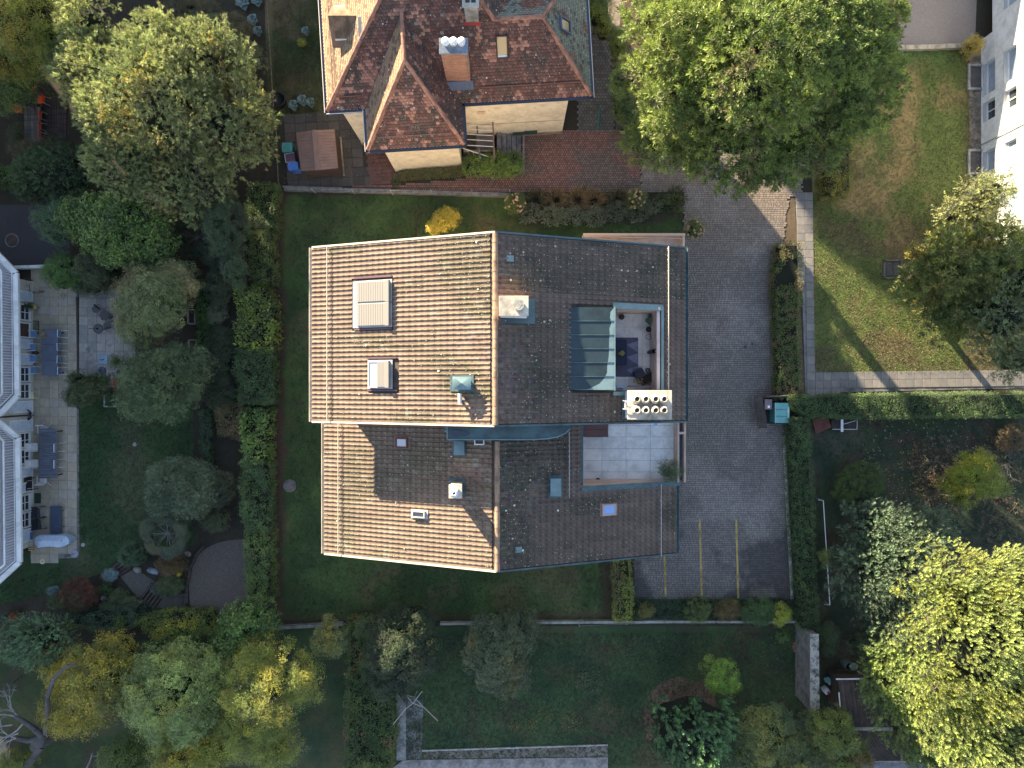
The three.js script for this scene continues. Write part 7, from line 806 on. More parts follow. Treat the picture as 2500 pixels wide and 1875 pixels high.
tree('juniper_tree', 'pale tipped juniper standing against the white apartment block', 'tree', [[2375, 490, 3.6, 52, 1.8, 60], [2415, 470, 4.6, 32, 2.0, 40], [2335, 520, 2.8, 45, 1.4, 40], [2420, 560, 3.6, 40, 1.6]], { gl: 1.35, geo: G.feather, size: 0.5, dens: 1.0, col: [0.095, 0.12, 0.055], col2: [0.2, 0.2, 0.1], core: 0.5, seed: 19 });
// left side
tree('yew_tree', 'dark rounded yew above the asphalt drive', 'tree', [[150, 425, 3.6, 85, 2, 60], [95, 455, 3, 45, 1.5, 35]], { geo: G.needle, size: 0.4, col: [0.03, 0.055, 0.028], col2: [0.05, 0.08, 0.038], core: 0.7 });
tree('laurel_tree', 'glossy bright green cherry laurel under the pine', 'tree', [[310, 560, 3.8, 105, 2.2, 85], [370, 600, 3.2, 70, 1.8, 60], [230, 540, 3.6, 60, 1.8]], { gl: 1.3, geo: G.big, size: 0.4, cr: 0.35, dens: 1.1, col: [0.055, 0.105, 0.022], col2: [0.115, 0.17, 0.035], core: 0.66, seed: 21 });
shrub('shrub', 'blue green loose shrub between laurel and asphalt drive', 'shrub', [[150, 545, 2.6, 42, 1.8, 55], [195, 520, 2.8, 45, 1.8]], { geo: G.broad, col: [0.045, 0.08, 0.055], col2: [0.075, 0.115, 0.075] });
shrub('shrub', 'round mid green shrub at the top of the patio', 'shrub', [[163, 668, 1.9, 44, 1.4, 48]], { geo: G.small, col: [0.04, 0.085, 0.026], col2: [0.075, 0.13, 0.04] });
shrub('shrub', 'dark dull shrub between the round shrub and the olive trees', 'shrub', [[245, 655, 2, 45, 1.4, 50], [225, 700, 1.2, 45, 0.9, 20]], { geo: G.broad, col: [0.035, 0.05, 0.028], col2: [0.065, 0.075, 0.04] });
tree('olive_tree', 'brown tinged olive tree, upper of two by the slab patio', 'tree', [[385, 735, 3.6, 82, 2.0, 88], [430, 690, 3, 52, 1.5], [350, 790, 3, 55, 1.5]], { gl: 2.5, dens: 1.3, geo: G.broad, size: 0.3, col: [0.07, 0.085, 0.045], col2: [0.125, 0.13, 0.07], col3: [0.15, 0.11, 0.075], t3: 0.6, core: 0.62, seed: 23 });
tree('olive_tree', 'greener olive tree, lower of two by the slab patio', 'tree', [[400, 935, 3.6, 88, 2.0, 85], [450, 900, 3, 60, 1.5], [355, 960, 3, 58, 1.5, 60]], { gl: 2.4, dens: 1.4, nb: 0.9, geo: G.willow, size: 0.34, col: [0.055, 0.08, 0.042], col2: [0.1, 0.125, 0.065], core: 0.62, seed: 25 });
hedge('narrow bright green hedge right of the olive trees', [[474, 690], [502, 690], [505, 890], [480, 890]], 1.0, { col: [0.03, 0.08, 0.02], col2: [0.055, 0.12, 0.03] });
hedge('narrow ivy strip along the right side of the left lawn', [[484, 1005], [512, 1000], [512, 1130], [490, 1140]], 0.9, { geo: G.broad, col: [0.025, 0.05, 0.03], col2: [0.04, 0.075, 0.04] });
hedge('small flat topped box hedge in a white edging', [[258, 965], [330, 965], [330, 990], [258, 990]], 0.8, { col: [0.025, 0.06, 0.02], col2: [0.045, 0.09, 0.028] });
shrub('shrub', 'dark shrub of potted flowers between patio and left lawn', 'shrub', [[200, 965, 1.4, 34, 1.1, 28], [225, 950, 1.2, 45, 0.9, 22], [190, 925, 1.2, 18, 0.9]], { geo: G.broad, col: [0.035, 0.055, 0.025], col2: [0.06, 0.075, 0.035] });
shrub('shrub', 'coppery red leaved small plant by the terracotta pots', 'shrub', [[295, 936, 0.7, 14, 0.5, 14]], { geo: G.broad, col: [0.2, 0.06, 0.025], col2: [0.26, 0.09, 0.035], core: 0.5 });
for (const [x, y, lab] of [[229, 925, 'leafy plant in the left terracotta ring pot'], [253, 926, 'leafy plant in the right terracotta ring pot'], [285, 882, 'leafy plant in a round stone pot by the olive trees']]) shrub('potted_plant', lab, 'plant', [[x, y, 0.65, 13, 0.4, 12]], { geo: G.broad, col: [0.04, 0.07, 0.03], col2: [0.06, 0.1, 0.04], core: 0.6 });
shrub('potted_plant', 'dark green houseplant hanging beside the straw stool', 'plant', [[70, 748, 0.8, 8, 0.4, 7]], { geo: G.broad, col: [0.03, 0.06, 0.04], col2: [0.05, 0.09, 0.05], core: 0.4 });
shrub('willow_shrub', 'round grey green willow shrub on the left lawn', 'shrub', [[440, 1192, 2.4, 82, 1.7, 74], [475, 1185, 2.2, 60, 1.5]], { nb: 1, geo: G.willow, size: 0.34, cr: 0.26, dens: 1.3, col: [0.085, 0.115, 0.07], col2: [0.145, 0.17, 0.105], core: 0.7, seed: 27 });
shrub('shrub', 'dark shrub behind the willow shrub', 'shrub', [[540, 1195, 1.6, 32, 1.1, 45]], { geo: G.small, col: [0.025, 0.035, 0.022], col2: [0.045, 0.05, 0.03] });
shrub('shrub', 'low dark round shrub right of the palm', 'shrub', [[530, 1270, 1.3, 30, 0.9, 27]], { geo: G.small, col: [0.035, 0.05, 0.028], col2: [0.06, 0.07, 0.035] });
shrub('topiary_ball', 'clipped blue green ball beside the palm', 'shrub', [[331, 1352, 0.9, 33, 0.95, 30]], { geo: G.fine, size: 0.14, cr: 0.12, col: [0.04, 0.08, 0.05], col2: [0.06, 0.105, 0.065], core: 0.9 });
shrub('maple_shrub', 'brownish maple shrub under the palm by the gravel', 'shrub', [[425, 1375, 0.9, 33, 0.7, 27]], { geo: G.broad, size: 0.2, col: [0.07, 0.04, 0.02], col2: [0.12, 0.08, 0.03], core: 0.55 });
shrub('maple_shrub', 'red leaved round maple shrub on the left lawn edge', 'shrub', [[195, 1450, 1.3, 42, 0.9, 38]], { gl: 1.0, geo: G.broad, size: 0.2, col: [0.1, 0.03, 0.022], col2: [0.17, 0.055, 0.035], col3: [0.1, 0.1, 0.04], t3: 0.74, core: 0.6 });
shrub('topiary_ball', 'small clipped dark green ball right of the red maple', 'shrub', [[259, 1437, 0.5, 16, 0.45, 15]], { geo: G.fine, size: 0.12, cr: 0.1, col: [0.03, 0.065, 0.025], col2: [0.045, 0.085, 0.03], core: 0.88 });
for (const [x, y, r, lab, c] of [[270, 1403, 16, 'silver leaved plant beside the upper timber steps', [0.2, 0.26, 0.27]], [132, 1443, 12, 'silver leaved plant left of the red maple', [0.19, 0.25, 0.27]], [388, 1435, 17, 'grey leaved plant on the broad timber steps', [0.09, 0.1, 0.09]]]) shrub('silver_plant', lab, 'plant', [[x, y, 0.35, r, 0.3, r]], { geo: G.broad, size: 0.16, cr: 0.14, gl: 1.0, nb: 1, col: c, col2: c.map((v) => v * 1.4), core: 0.5 });
for (const [x, y, r, lab] of [[145, 1465, 24, 'dark green low shrub in front of the red maple'], [415, 1432, 30, 'green leafy low plant beside the broad timber steps'], [290, 1455, 20, 'dark low plant between the green ball and the gravel'], [316, 1475, 22, 'pale green low plant below the gravel patch'], [265, 1478, 16, 'grey green low plant above the lower left hedge']]) shrub('low_shrub', lab, 'shrub', [[x, y, 0.45, r, 0.4, r * 0.85]], { geo: G.broad, size: 0.18, cr: 0.16, col: [0.035, 0.055, 0.03], col2: [0.07, 0.09, 0.05], core: 0.6 });
shrub('flower_plant', 'little bright yellow flower beside the gravel circle', 'flower', [[438, 1402, 0.3, 4, 0.15, 5]], { geo: G.broad, size: 0.1, cr: 0.07, col: [0.4, 0.34, 0.03], col2: [0.5, 0.42, 0.05], core: 0.3 });
shrub('terracotta_ball', 'round clipped reddish bush at the lower left edge', 'shrub', [[38, 1503, 0.5, 10, 0.4, 10]], { geo: G.fine, size: 0.1, cr: 0.08, col: [0.26, 0.09, 0.05], col2: [0.3, 0.11, 0.06], core: 0.9 });
shrub('blue_ball', 'round clipped blue green bush at the lower left edge', 'shrub', [[16, 1508, 0.5, 11, 0.4, 10]], { geo: G.fine, size: 0.1, cr: 0.08, col: [0.05, 0.09, 0.09], col2: [0.07, 0.12, 0.11], core: 0.9 });
{ // palm
  const t = thing('palm_tree', 'fan palm with pleated leaves beside the left lawn', 'palm', P(410, 1303)), c = P(410, 1303, 2.6); part(t, 'trunk', taper([V(c.x, 0, c.z), V(c.x, 1.2, c.z), V(c.x, 2.5, c.z)], 0.13, 0.1, 9), M.bark);
  const fm = [[0.06, 0.09, 0.04], [0.085, 0.115, 0.05], [0.11, 0.11, 0.045], [0.045, 0.075, 0.04]].map((q) => { const m = leafMat.clone(); m.color = C(...q); return m; });
  for (let i = 0; i < 26; i++) { const a = i * 2.4, e = rr(-0.35, 0.75) , l = rr(0.75, 1.25), d = V(Math.cos(a) * Math.cos(e), Math.sin(e), Math.sin(a) * Math.cos(e)), hub = c.clone().addScaledVector(d, l), v = [], R = rr(0.55, 0.72), sx = V(-Math.sin(a), 0, Math.cos(a)), fw = V(d.x, d.y - 0.35, d.z).normalize(); for (let k = 0; k < 26; k++) { const b0 = -2.1 + 4.2 * k / 26, b1 = -2.1 + 4.2 * (k + 1) / 26, bm = (b0 + b1) / 2, pt = (b, r, up) => hub.clone().addScaledVector(fw, Math.cos(b) * r).addScaledVector(sx, Math.sin(b) * r).add(V(0, up - r * r * 0.25, 0)); const p0 = pt(b0, R * 0.62, 0), p1 = pt(b1, R * 0.62, 0), pm = pt(bm, R * 0.6, 0.045), tip = pt(bm, R * rr(0.95, 1.1), -0.02); v.push(...hub.toArray(), ...p0.toArray(), ...pm.toArray(), ...hub.toArray(), ...pm.toArray(), ...p1.toArray(), ...p0.toArray(), ...tip.toArray(), ...pm.toArray(), ...pm.toArray(), ...tip.toArray(), ...p1.toArray()); } const f = part(t, 'palm_leaf', leafGeo(v), fm[i % 4]); part(f, 'leaf_stalk', rod(c, hub, 0.018, 0.012, 5), M.woodGrey); }
}
{ // small palm in shade beside the laurel
  const t = thing('palm_tree', 'small dark fan palm in the shade right of the laurel', 'palm', P(480, 580)), c = P(480, 580, 1.8); part(t, 'trunk', taper([V(c.x, 0, c.z), V(c.x, 1.7, c.z)], 0.1, 0.08, 8), M.bark); const m = leafMat.clone(); m.color = C(0.05, 0.085, 0.03);
  for (let i = 0; i < 14; i++) { const a = i * 2.4, l = rr(0.6, 0.95), e = rr(-0.2, 0.6), d = V(Math.cos(a) * Math.cos(e), Math.sin(e), Math.sin(a) * Math.cos(e)), hub = c.clone().addScaledVector(d, l), v = [], sx = V(-Math.sin(a), 0, Math.cos(a)); for (let k = 0; k < 18; k++) { const b = -1.9 + 3.8 * k / 17, dr = V().addScaledVector(d, Math.cos(b)).addScaledVector(sx, Math.sin(b)), s = V(-dr.z, 0, dr.x).multiplyScalar(0.03), m2 = hub.clone().addScaledVector(dr, 0.32), tip = hub.clone().addScaledVector(dr, 0.6).add(V(0, -0.15, 0)); v.push(...hub.toArray(), ...m2.clone().add(s).toArray(), ...tip.toArray(), ...hub.toArray(), ...tip.toArray(), ...m2.clone().sub(s).toArray()); } const f = part(t, 'palm_leaf', leafGeo(v), m); part(f, 'leaf_stalk', rod(c, hub, 0.015, 0.01, 5), M.woodGrey); }
}
// mixed border along the west side of the big house
const BD = (lab, pts, h, col, col2, geo = G.small, o = {}) => hedge(lab, pts, h, { name: 'hedge', geo, col, col2, rough: 0.35, size: 0.26, ...o });
BD('dark clipped hedge below the pine, left of the north lawn', [[600, 445], [668, 440], [668, 520], [662, 560], [600, 560]], 2.0, [0.035, 0.06, 0.02], [0.06, 0.095, 0.03]);
BD('mossy green hedge stretch level with the top of the big house', [[600, 562], [660, 562], [664, 690], [610, 690]], 1.9, [0.05, 0.07, 0.02], [0.085, 0.11, 0.035]);
BD('bright yellow green leafy shrub in the west border', [[572, 695], [640, 692], [664, 740], [660, 850], [580, 850]], 1.9, [0.07, 0.105, 0.02], [0.16, 0.18, 0.035], G.big, { size: 0.34, col3: [0.03, 0.045, 0.02], t3: 0.55, rough: 0.6 });
BD('dark green laurel stretch in the middle of the west border', [[570, 852], [662, 852], [664, 985], [576, 985]], 1.8, [0.03, 0.06, 0.025], [0.065, 0.105, 0.035], G.broad, { rough: 0.5 });
BD('reddish shrub stretch in the west border level with the lower block', [[528, 987], [590, 985], [600, 1080], [535, 1060]], 1.3, [0.075, 0.06, 0.03], [0.12, 0.075, 0.04], G.broad, { rough: 0.5 });
BD('bright leafy laurel beside the reddish shrub', [[585, 1000], [655, 1000], [650, 1130], [590, 1130]], 1.7, [0.05, 0.095, 0.025], [0.11, 0.155, 0.04], G.big, { size: 0.34, rough: 0.5 });
BD('green hedge stretch left of the lawn manhole', [[580, 1132], [655, 1132], [655, 1300], [592, 1300]], 1.7, [0.04, 0.075, 0.03], [0.08, 0.12, 0.045], G.broad, { rough: 0.55 });
BD('light green hedge stretch beside the gravel circle', [[594, 1302], [660, 1302], [658, 1470], [604, 1470]], 1.7, [0.05, 0.085, 0.02], [0.1, 0.14, 0.04], G.broad, { rough: 0.45, col3: [0.14, 0.09, 0.04], t3: 0.78 });
tree('fruit_tree', 'thin dark tree in the gap between olive trees and west border', 'tree', [[560, 560, 3.6, 45, 1.8, 80], [585, 650, 3, 30, 1.4, 50]], { geo: G.broad, size: 0.3, col: [0.02, 0.04, 0.022], col2: [0.035, 0.06, 0.03], core: 0.55 });
shrub('shrub', 'shadowy shrub between the narrow hedge and the west border', 'shrub', [[540, 700, 1.5, 28, 1.0, 60], [530, 610, 1.5, 40, 1.0, 40]], { geo: G.broad, col: [0.02, 0.03, 0.018], col2: [0.035, 0.05, 0.028] });
shrub('low_shrub', 'frosted grey ground plant in the shady gap', 'shrub', [[528, 765, 0.4, 24, 0.3, 28]], { geo: G.fine, size: 0.16, cr: 0.14, col: [0.13, 0.14, 0.13], col2: [0.2, 0.21, 0.2], core: 0.5 });
shrub('low_shrub', 'dark ground plants below the frosted plant', 'shrub', [[535, 860, 0.7, 35, 0.5, 60], [540, 960, 0.7, 34, 0.5, 50]], { geo: G.broad, col: [0.02, 0.032, 0.02], col2: [0.035, 0.05, 0.028] });
hedge('clipped light green hedge at the left edge above the asphalt', [[-30, 402], [72, 402], [70, 448], [-30, 450]], 1.3, { col: [0.05, 0.09, 0.02], col2: [0.08, 0.125, 0.03] });
shrub('shrub', 'brownish twiggy shrub below the weathered table', 'shrub', [[85, 372, 1.3, 55, 0.9, 28]], { geo: G.fine, col: [0.06, 0.055, 0.035], col2: [0.1, 0.085, 0.055], core: 0.4, dens: 0.6 });
shrub('shrub', 'dim grey green shrub over the lower half of the weathered table', 'shrub', [[45, 335, 1.0, 16, 0.7, 36], [140, 352, 1.0, 26, 0.7, 16]], { geo: G.fine, col: [0.05, 0.06, 0.035], col2: [0.085, 0.09, 0.05], core: 0.35, dens: 0.5 });
shrub('shrub', 'sunlit yellow hedge bush seen through the gap beside the pine', 'shrub', [[255, 295, 2.2, 38, 1.5, 45]], { gl: 1.2, geo: G.small, size: 0.22, col: [0.17, 0.17, 0.02], col2: [0.26, 0.23, 0.03] });
shrub('shrub', 'green shrub right of the pine below the cabbages', 'shrub', [[580, 160, 2.4, 60, 1.6, 60], [520, 90, 2.4, 60, 1.6, 45]], { geo: G.broad, col: [0.05, 0.07, 0.04], col2: [0.09, 0.11, 0.055] });
shrub('shrub', 'brown twiggy shrub between the pine and the cabbage row', 'shrub', [[470, 30, 1.6, 70, 1.0, 40], [570, 75, 1.4, 50, 0.9, 40]], { geo: G.fine, col: [0.085, 0.07, 0.045], col2: [0.12, 0.1, 0.06], core: 0.35, dens: 0.6 });
// cabbages and kale
function cabbage(lab, x, y, r) { const t = thing('cabbage_plant', lab, 'vegetable', P(x, y)), c = P(x, y), m = [[0.17, 0.26, 0.26], [0.22, 0.31, 0.31], [0.13, 0.21, 0.2]].map((q) => { const k = leafMat.clone(); k.color = C(...q); return k; }); part(t, 'stem', rod(c, V(c.x, 0.35, c.z), 0.03), M.wood); const n = 13; for (let i = 0; i < n; i++) { const a = i * 2.4, l = r * (0.45 + 0.55 * i / n), tip = V(c.x + Math.cos(a) * l, 0.62 - 0.35 * i / n + rr(-0.05, 0.05), c.z + Math.sin(a) * l), s = V(-Math.sin(a), 0, Math.cos(a)).multiplyScalar(l * 0.42), b = V(c.x, 0.3, c.z), mid = lerpV(b, tip, 0.65).add(V(0, 0.1, 0)), v = []; v.push(...b.toArray(), ...mid.clone().add(s).toArray(), ...mid.toArray(), ...b.toArray(), ...mid.toArray(), ...mid.clone().sub(s).toArray(), ...mid.clone().add(s).toArray(), ...tip.toArray(), ...mid.toArray(), ...mid.toArray(), ...tip.toArray(), ...mid.clone().sub(s).toArray()); part(t, 'leaf', leafGeo(v), m[i % 3]); } }
[[598, 12, 0.62, 'largest blue green kale in the top garden bed'], [632, 8, 0.5, 'blue green kale right of the largest one at the top edge'], [622, 55, 0.48, 'blue green kale below the largest one'], [634, 82, 0.42, 'blue green kale lower in the column beside the fence pipe'], [632, 160, 0.4, 'lone blue green kale halfway down the fence pipe'], [750, 82, 0.36, 'blue kale with a yellow weed in the garden lawn'], [720, 262, 0.44, 'left blue green cabbage above the brown shed yard'], [742, 250, 0.46, 'middle blue green cabbage above the brown shed yard'], [762, 255, 0.4, 'right blue green cabbage above the brown shed yard']].forEach(([x, y, r, l]) => cabbage(l, x, y, r));
shrub('weed', 'yellow green weed beside the blue kale in the garden lawn', 'plant', [[738, 104, 0.3, 10, 0.25, 8]], { geo: G.broad, size: 0.14, cr: 0.1, col: [0.15, 0.16, 0.03], col2: [0.2, 0.2, 0.04], core: 0.3 });
{ const t = thing('fence_pipe', 'long thin brown fence pipe running down from the top edge', 'pipe', P(658, 120)); part(t, 'pipe', [rod(P(650, -20, 0.9), P(660, 130, 0.9), 0.04), rod(P(660, 130, 0.9), P(667, 260, 0.9), 0.04)], M.wood); for (const [x, y] of [[652, 20], [660, 130], [666, 245]]) part(t, 'post', rod(P(x, y, 0), P(x, y, 0.9), 0.03), M.woodGrey); const w = thing('fence_pipe', 'thin pale pipe edging left of the brown shed yard', 'pipe', P(676, 400)); part(w, 'pipe', rod(P(674, 320, 0.3), P(680, 455, 0.3), 0.035), M.woodGrey); part(w, 'peg', [rod(P(675, 340, 0), P(675, 340, 0.3), 0.02), rod(P(679, 430, 0), P(679, 430, 0.3), 0.02)], M.woodGrey); const dk = thing('rain_tub', 'black round tub half hidden beside the cabbages', 'tub', P(684, 250)); const q = P(684, 250); part(dk, 'tub', lathe(q.x, 0, q.z, [[0.4, 0], [0.5, 0.5], [0.5, 0.55], [0.44, 0.55], [0.4, 0.2], [0.001, 0.2]], 24), M.black); part(dk, 'rim', new THREE.TorusGeometry(0.48, 0.025, 6, 24).rotateX(1.57).translate(q.x, 0.56, q.z), M.darkMetal); }
{ const g = thing('birch_sapling', 'thin pale upright stem at the top edge beside the pine', 'tree', P(428, 20)); part(g, 'stem', taper([P(428, 40, 0), P(428, 14, 1.5), P(426, -14, 3.2)], 0.07, 0.05, 8), M.barkPale); part(g, 'branch', [rod(P(428, 20, 1.4), P(440, 30, 2), 0.02), rod(P(427, 4, 2.2), P(416, 12, 2.8), 0.02)], M.barkPale); }
// front gardens, north bed
shrub('ivy_bush', 'dense ivy bush squared off beside the entrance stairs', 'shrub', [[1165, 405, 1.1, 34, 0.7, 26], [1215, 403, 1.15, 38, 0.75, 30], [1252, 402, 1.1, 24, 0.7, 30]], { geo: G.big, size: 0.22, cr: 0.2, col: [0.055, 0.09, 0.02], col2: [0.11, 0.155, 0.035], col3: [0.17, 0.19, 0.04], t3: 0.75, core: 0.8 });
{ const t = thing('creeper', 'creeper trailing along the foot of the cream wing wall', 'creeper', P(1040, 430)), l = []; for (let i = 0; i < 900; i++) { const u = rnd(), x = 958 + u * 178, y = 428 - u * 12 + rr(-8, 14) + 14 * Math.max(0, 1 - Math.abs(u - 0.03) * 12) * rnd() * 3; const h = Math.max(0.05, 0.5 - (y - 420) * 0.03 + rr(-0.1, 0.2)), p = P(x, y, h); const k = rr(0.7, 1.2), c = rnd() < 0.12 ? [0.2, 0.13, 0.04] : [0.12, 0.135, 0.045]; l.push({ m: orient(V(rr(-0.5, 0.5), 1, 0.5 + rr(-0.5, 0.5)), p, rr(0.12, 0.22)), c: c.map((v) => v * k) }); } scatter(t, 'foliage', G.big, leafMat, l); part(t, 'stem', [tube([P(962, 440, 0.05), P(1000, 432, 0.3), P(1060, 428, 0.4), P(1134, 418, 0.3)], 0.02, 5, 20)], M.bark); }
shrub('golden_shrub', 'golden yellow shrub against the north wall of the big house', 'shrub', [[1082, 541, 1.6, 26, 0.8, 26], [1058, 558, 1.2, 16, 0.6], [1105, 535, 1.4, 18, 0.6, 22], [1090, 520, 1.7, 12, 0.6]], { geo: G.small, size: 0.2, cr: 0.17, col: [0.24, 0.19, 0.03], col2: [0.34, 0.27, 0.05], core: 0.6 });
const hyd = (lab, x, y, r, h) => { const t = shrub('hydrangea', lab, 'shrub', [[x, y, h, r, h * 0.8, r]], { geo: G.broad, size: 0.2, cr: 0.17, col: [0.06, 0.08, 0.025], col2: [0.1, 0.12, 0.035], core: 0.66 }), b = P(x, y, h), R = M2(r, h); const ms = [[0.42, 0.25, 0.17], [0.36, 0.24, 0.13], [0.34, 0.27, 0.13]].map((c) => mat(...c)); for (let i = 0; i < 26; i++) { const a = rnd() * 6.28, q = R * Math.sqrt(rnd()) * 1.05, g = new THREE.IcosahedronGeometry(rr(0.06, 0.1), 1); g.scale(1, 0.8, 1).translate(b.x + Math.cos(a) * q, h + h * 0.75 * Math.sqrt(Math.max(0, 1.1 - (q / R) ** 2)) + 0.02, b.z + Math.sin(a) * q); part(t, 'flower_head', g, ms[i % 3]); } };
hyd('hydrangea with faded heads at the left end of the north bed', 1257, 497, 24, 0.9); hyd('hydrangea with brownish heads near the right end of the north bed', 1552, 487, 23, 1.0); hyd('hydrangea with pinkish heads at the corner of the drive', 1694, 562, 22, 1.0);
const grassy = (lab, x, y, r, c) => { const t = thing('ornamental_grass', lab, 'grass clump', P(x, y)), b = P(x, y), l = []; const g = new THREE.BufferGeometry(); g.setAttribute('position', new THREE.Float32BufferAttribute([-0.012, 0, 0, 0.012, 0, 0, 0.009, 0.6, 0.06, -0.012, 0, 0, 0.009, 0.6, 0.06, -0.009, 0.6, 0.06, -0.02, 0.6, 0.06, 0.02, 0.6, 0.06, 0, 1, 0.22], 3)); g.computeVertexNormals(); for (let i = 0; i < 420; i++) { const a = rnd() * 6.28, q = M2(r) * Math.sqrt(rnd()) * 0.7, k = rr(0.7, 1.25); l.push({ m: orient(V(Math.cos(a) * rr(0.1, 0.9), 1, Math.sin(a) * rr(0.1, 0.9)), V(b.x + Math.cos(a) * q, 0, b.z + Math.sin(a) * q), rr(0.6, 1.1)), c: c.map((v) => v * k) }); } scatter(t, 'blades', g, leafMat, l); part(t, 'root_tuft', lathe(b.x, 0, b.z, [[M2(r) * 0.5, 0], [M2(r) * 0.3, 0.25], [0.001, 0.3]], 10), coreM); };
grassy('straw coloured ornamental grass, narrow clump in the north bed', 1358, 490, 20, [0.3, 0.2, 0.09]); grassy('straw coloured ornamental grass, left half of the broad clump', 1412, 490, 26, [0.32, 0.22, 0.1]); grassy('straw coloured ornamental grass, right half of the broad clump', 1447, 492, 26, [0.3, 0.2, 0.085]); grassy('olive green ornamental grass left of the brownish hydrangea', 1508, 492, 26, [0.13, 0.12, 0.04]); grassy('olive green ornamental grass right of the left hydrangea', 1308, 492, 22, [0.12, 0.11, 0.04]); grassy('dark green tuft at the right end of the north bed', 1640, 490, 24, [0.06, 0.075, 0.025]);
for (const [x, y, r, lab] of [[1292, 524, 26, 'leftmost silver lavender mound of the north bed'], [1348, 528, 28, 'second silver lavender mound of the north bed'], [1400, 530, 28, 'third silver lavender mound of the north bed'], [1455, 530, 28, 'fourth silver lavender mound of the north bed'], [1505, 518, 26, 'fifth silver lavender mound of the north bed'], [1560, 515, 30, 'sixth silver lavender mound of the north bed'], [1595, 505, 18, 'rightmost silver lavender mound of the north bed']]) shrub('lavender', lab, 'plant', [[x, y, 0.4, r, 0.32, r * 0.8]], { geo: G.needle, size: 0.2, cr: 0.16, col: [0.12, 0.13, 0.13], col2: [0.2, 0.21, 0.2], core: 0.7 });
hedge('low dark green hedge at the right end of the north bed', [[1600, 475], [1668, 475], [1668, 512], [1612, 518]], 0.6, { col: [0.035, 0.06, 0.018], col2: [0.055, 0.09, 0.025], col3: [0.1, 0.11, 0.03] });
// strip right of the old house
shrub('shrub', 'dark green shrubs beside the gate at the side path', 'shrub', [[1520, 255, 1.8, 26, 1.2, 45], [1540, 290, 1.6, 32, 1.0, 26], [1520, 200, 1.8, 22, 1.2, 26]], { geo: G.broad, col: [0.045, 0.07, 0.025], col2: [0.075, 0.11, 0.04] });
shrub('shrub', 'green leafy bush at the top beside the side path', 'shrub', [[1460, 30, 2.6, 32, 1.6, 40], [1475, 75, 2, 22, 1.4, 22], [1510, 110, 2.0, 24, 1.4, 36]], { geo: G.broad, col: [0.09, 0.12, 0.03], col2: [0.15, 0.17, 0.045] });
wallRun('iron_fence', 'low dark fence rail at the foot of the gate shrubs', 'fence', [[1510, 318], [1568, 321]], 0.4, 0.05, M.darkMetal, { n: 2, piece: 'panel' });
// hedges on the right
hedge('sunlit yellow hedge block under the great cedar', [[2022, 325], [2086, 325], [2086, 470], [2024, 478]], 1.7, { gl: 1.2, col: [0.17, 0.16, 0.02], col2: [0.26, 0.22, 0.03], col3: [0.1, 0.11, 0.02], rough: 0.3 });
hedge('long patchy hedge between drive and slab path', [[1903, 592], [1958, 590], [1960, 700], [1956, 800], [1962, 960], [1900, 975], [1896, 780], [1892, 680]], 1.3, { col: [0.055, 0.075, 0.02], col2: [0.09, 0.11, 0.03], col3: [0.12, 0.085, 0.05], t3: 0.5, rough: 0.3, gap: 0.8 });
hedge('long dark green hedge running to the right edge', [[1925, 968], [2100, 962], [2540, 958], [2540, 1018], [2100, 1022], [1975, 1018], [1940, 1000]], 1.6, { col: [0.03, 0.06, 0.02], col2: [0.05, 0.09, 0.03], col3: [0.08, 0.13, 0.04], t3: 0.72 });
hedge('long dark green hedge running down beside the parking spaces', [[1930, 1022], [1980, 1022], [1990, 1250], [1995, 1400], [2004, 1545], [1962, 1545], [1948, 1400], [1940, 1250]], 1.6, { col: [0.03, 0.06, 0.022], col2: [0.055, 0.1, 0.035], col3: [0.08, 0.13, 0.045], t3: 0.76 });
hedge('yellow green clipped hedge between south lawn and parking', [[1499, 1360], [1540, 1360], [1546, 1440], [1546, 1520], [1502, 1520]], 1.4, { col: [0.11, 0.13, 0.03], col2: [0.2, 0.21, 0.05], col3: [0.13, 0.09, 0.055], t3: 0.6, rough: 0.16 });
hedge('flat dark ivy bed below the parking spaces', [[1548, 1466], [1935, 1464], [1945, 1510], [1548, 1512]], 0.4, { name: 'ivy_bed', geo: G.broad, col: [0.016, 0.04, 0.022], col2: [0.028, 0.06, 0.03] });
shrub('topiary_ball', 'large clipped egg shaped bush in the ivy bed', 'shrub', [[1701, 1486, 1.1, 31, 1.1, 32]], { geo: G.fine, size: 0.13, cr: 0.12, col: [0.06, 0.085, 0.025], col2: [0.085, 0.115, 0.035], core: 0.92 });
shrub('shrub', 'small brownish shrub at the left of the ivy bed', 'shrub', [[1577, 1490, 0.8, 19, 0.6, 18]], { geo: G.fine, size: 0.2, cr: 0.15, col: [0.08, 0.075, 0.025], col2: [0.12, 0.11, 0.035], core: 0.6 });
shrub('shrub', 'rusty brown shrub right of the clipped egg bush', 'shrub', [[1776, 1490, 0.9, 31, 0.6, 24]], { geo: G.fine, size: 0.2, cr: 0.16, col: [0.09, 0.06, 0.03], col2: [0.12, 0.085, 0.04], core: 0.6 });
shrub('shrub', 'tiny yellow shrub above the rusty brown one', 'shrub', [[1790, 1470, 0.7, 8, 0.4, 7]], { geo: G.small, size: 0.14, cr: 0.1, col: [0.2, 0.17, 0.03], col2: [0.26, 0.22, 0.04], core: 0.6 });
shrub('shrub', 'dark green laurel shrub at the right of the ivy bed', 'shrub', [[1850, 1492, 1.1, 42, 0.8, 34]], { geo: G.broad, size: 0.24, col: [0.03, 0.06, 0.022], col2: [0.05, 0.09, 0.032], core: 0.72 });
shrub('shrub', 'bright yellow green shrub at the corner of the ivy bed', 'shrub', [[1902, 1500, 1.2, 24, 0.8, 27]], { geo: G.small, size: 0.18, cr: 0.15, col: [0.17, 0.19, 0.03], col2: [0.25, 0.26, 0.05], core: 0.74 });
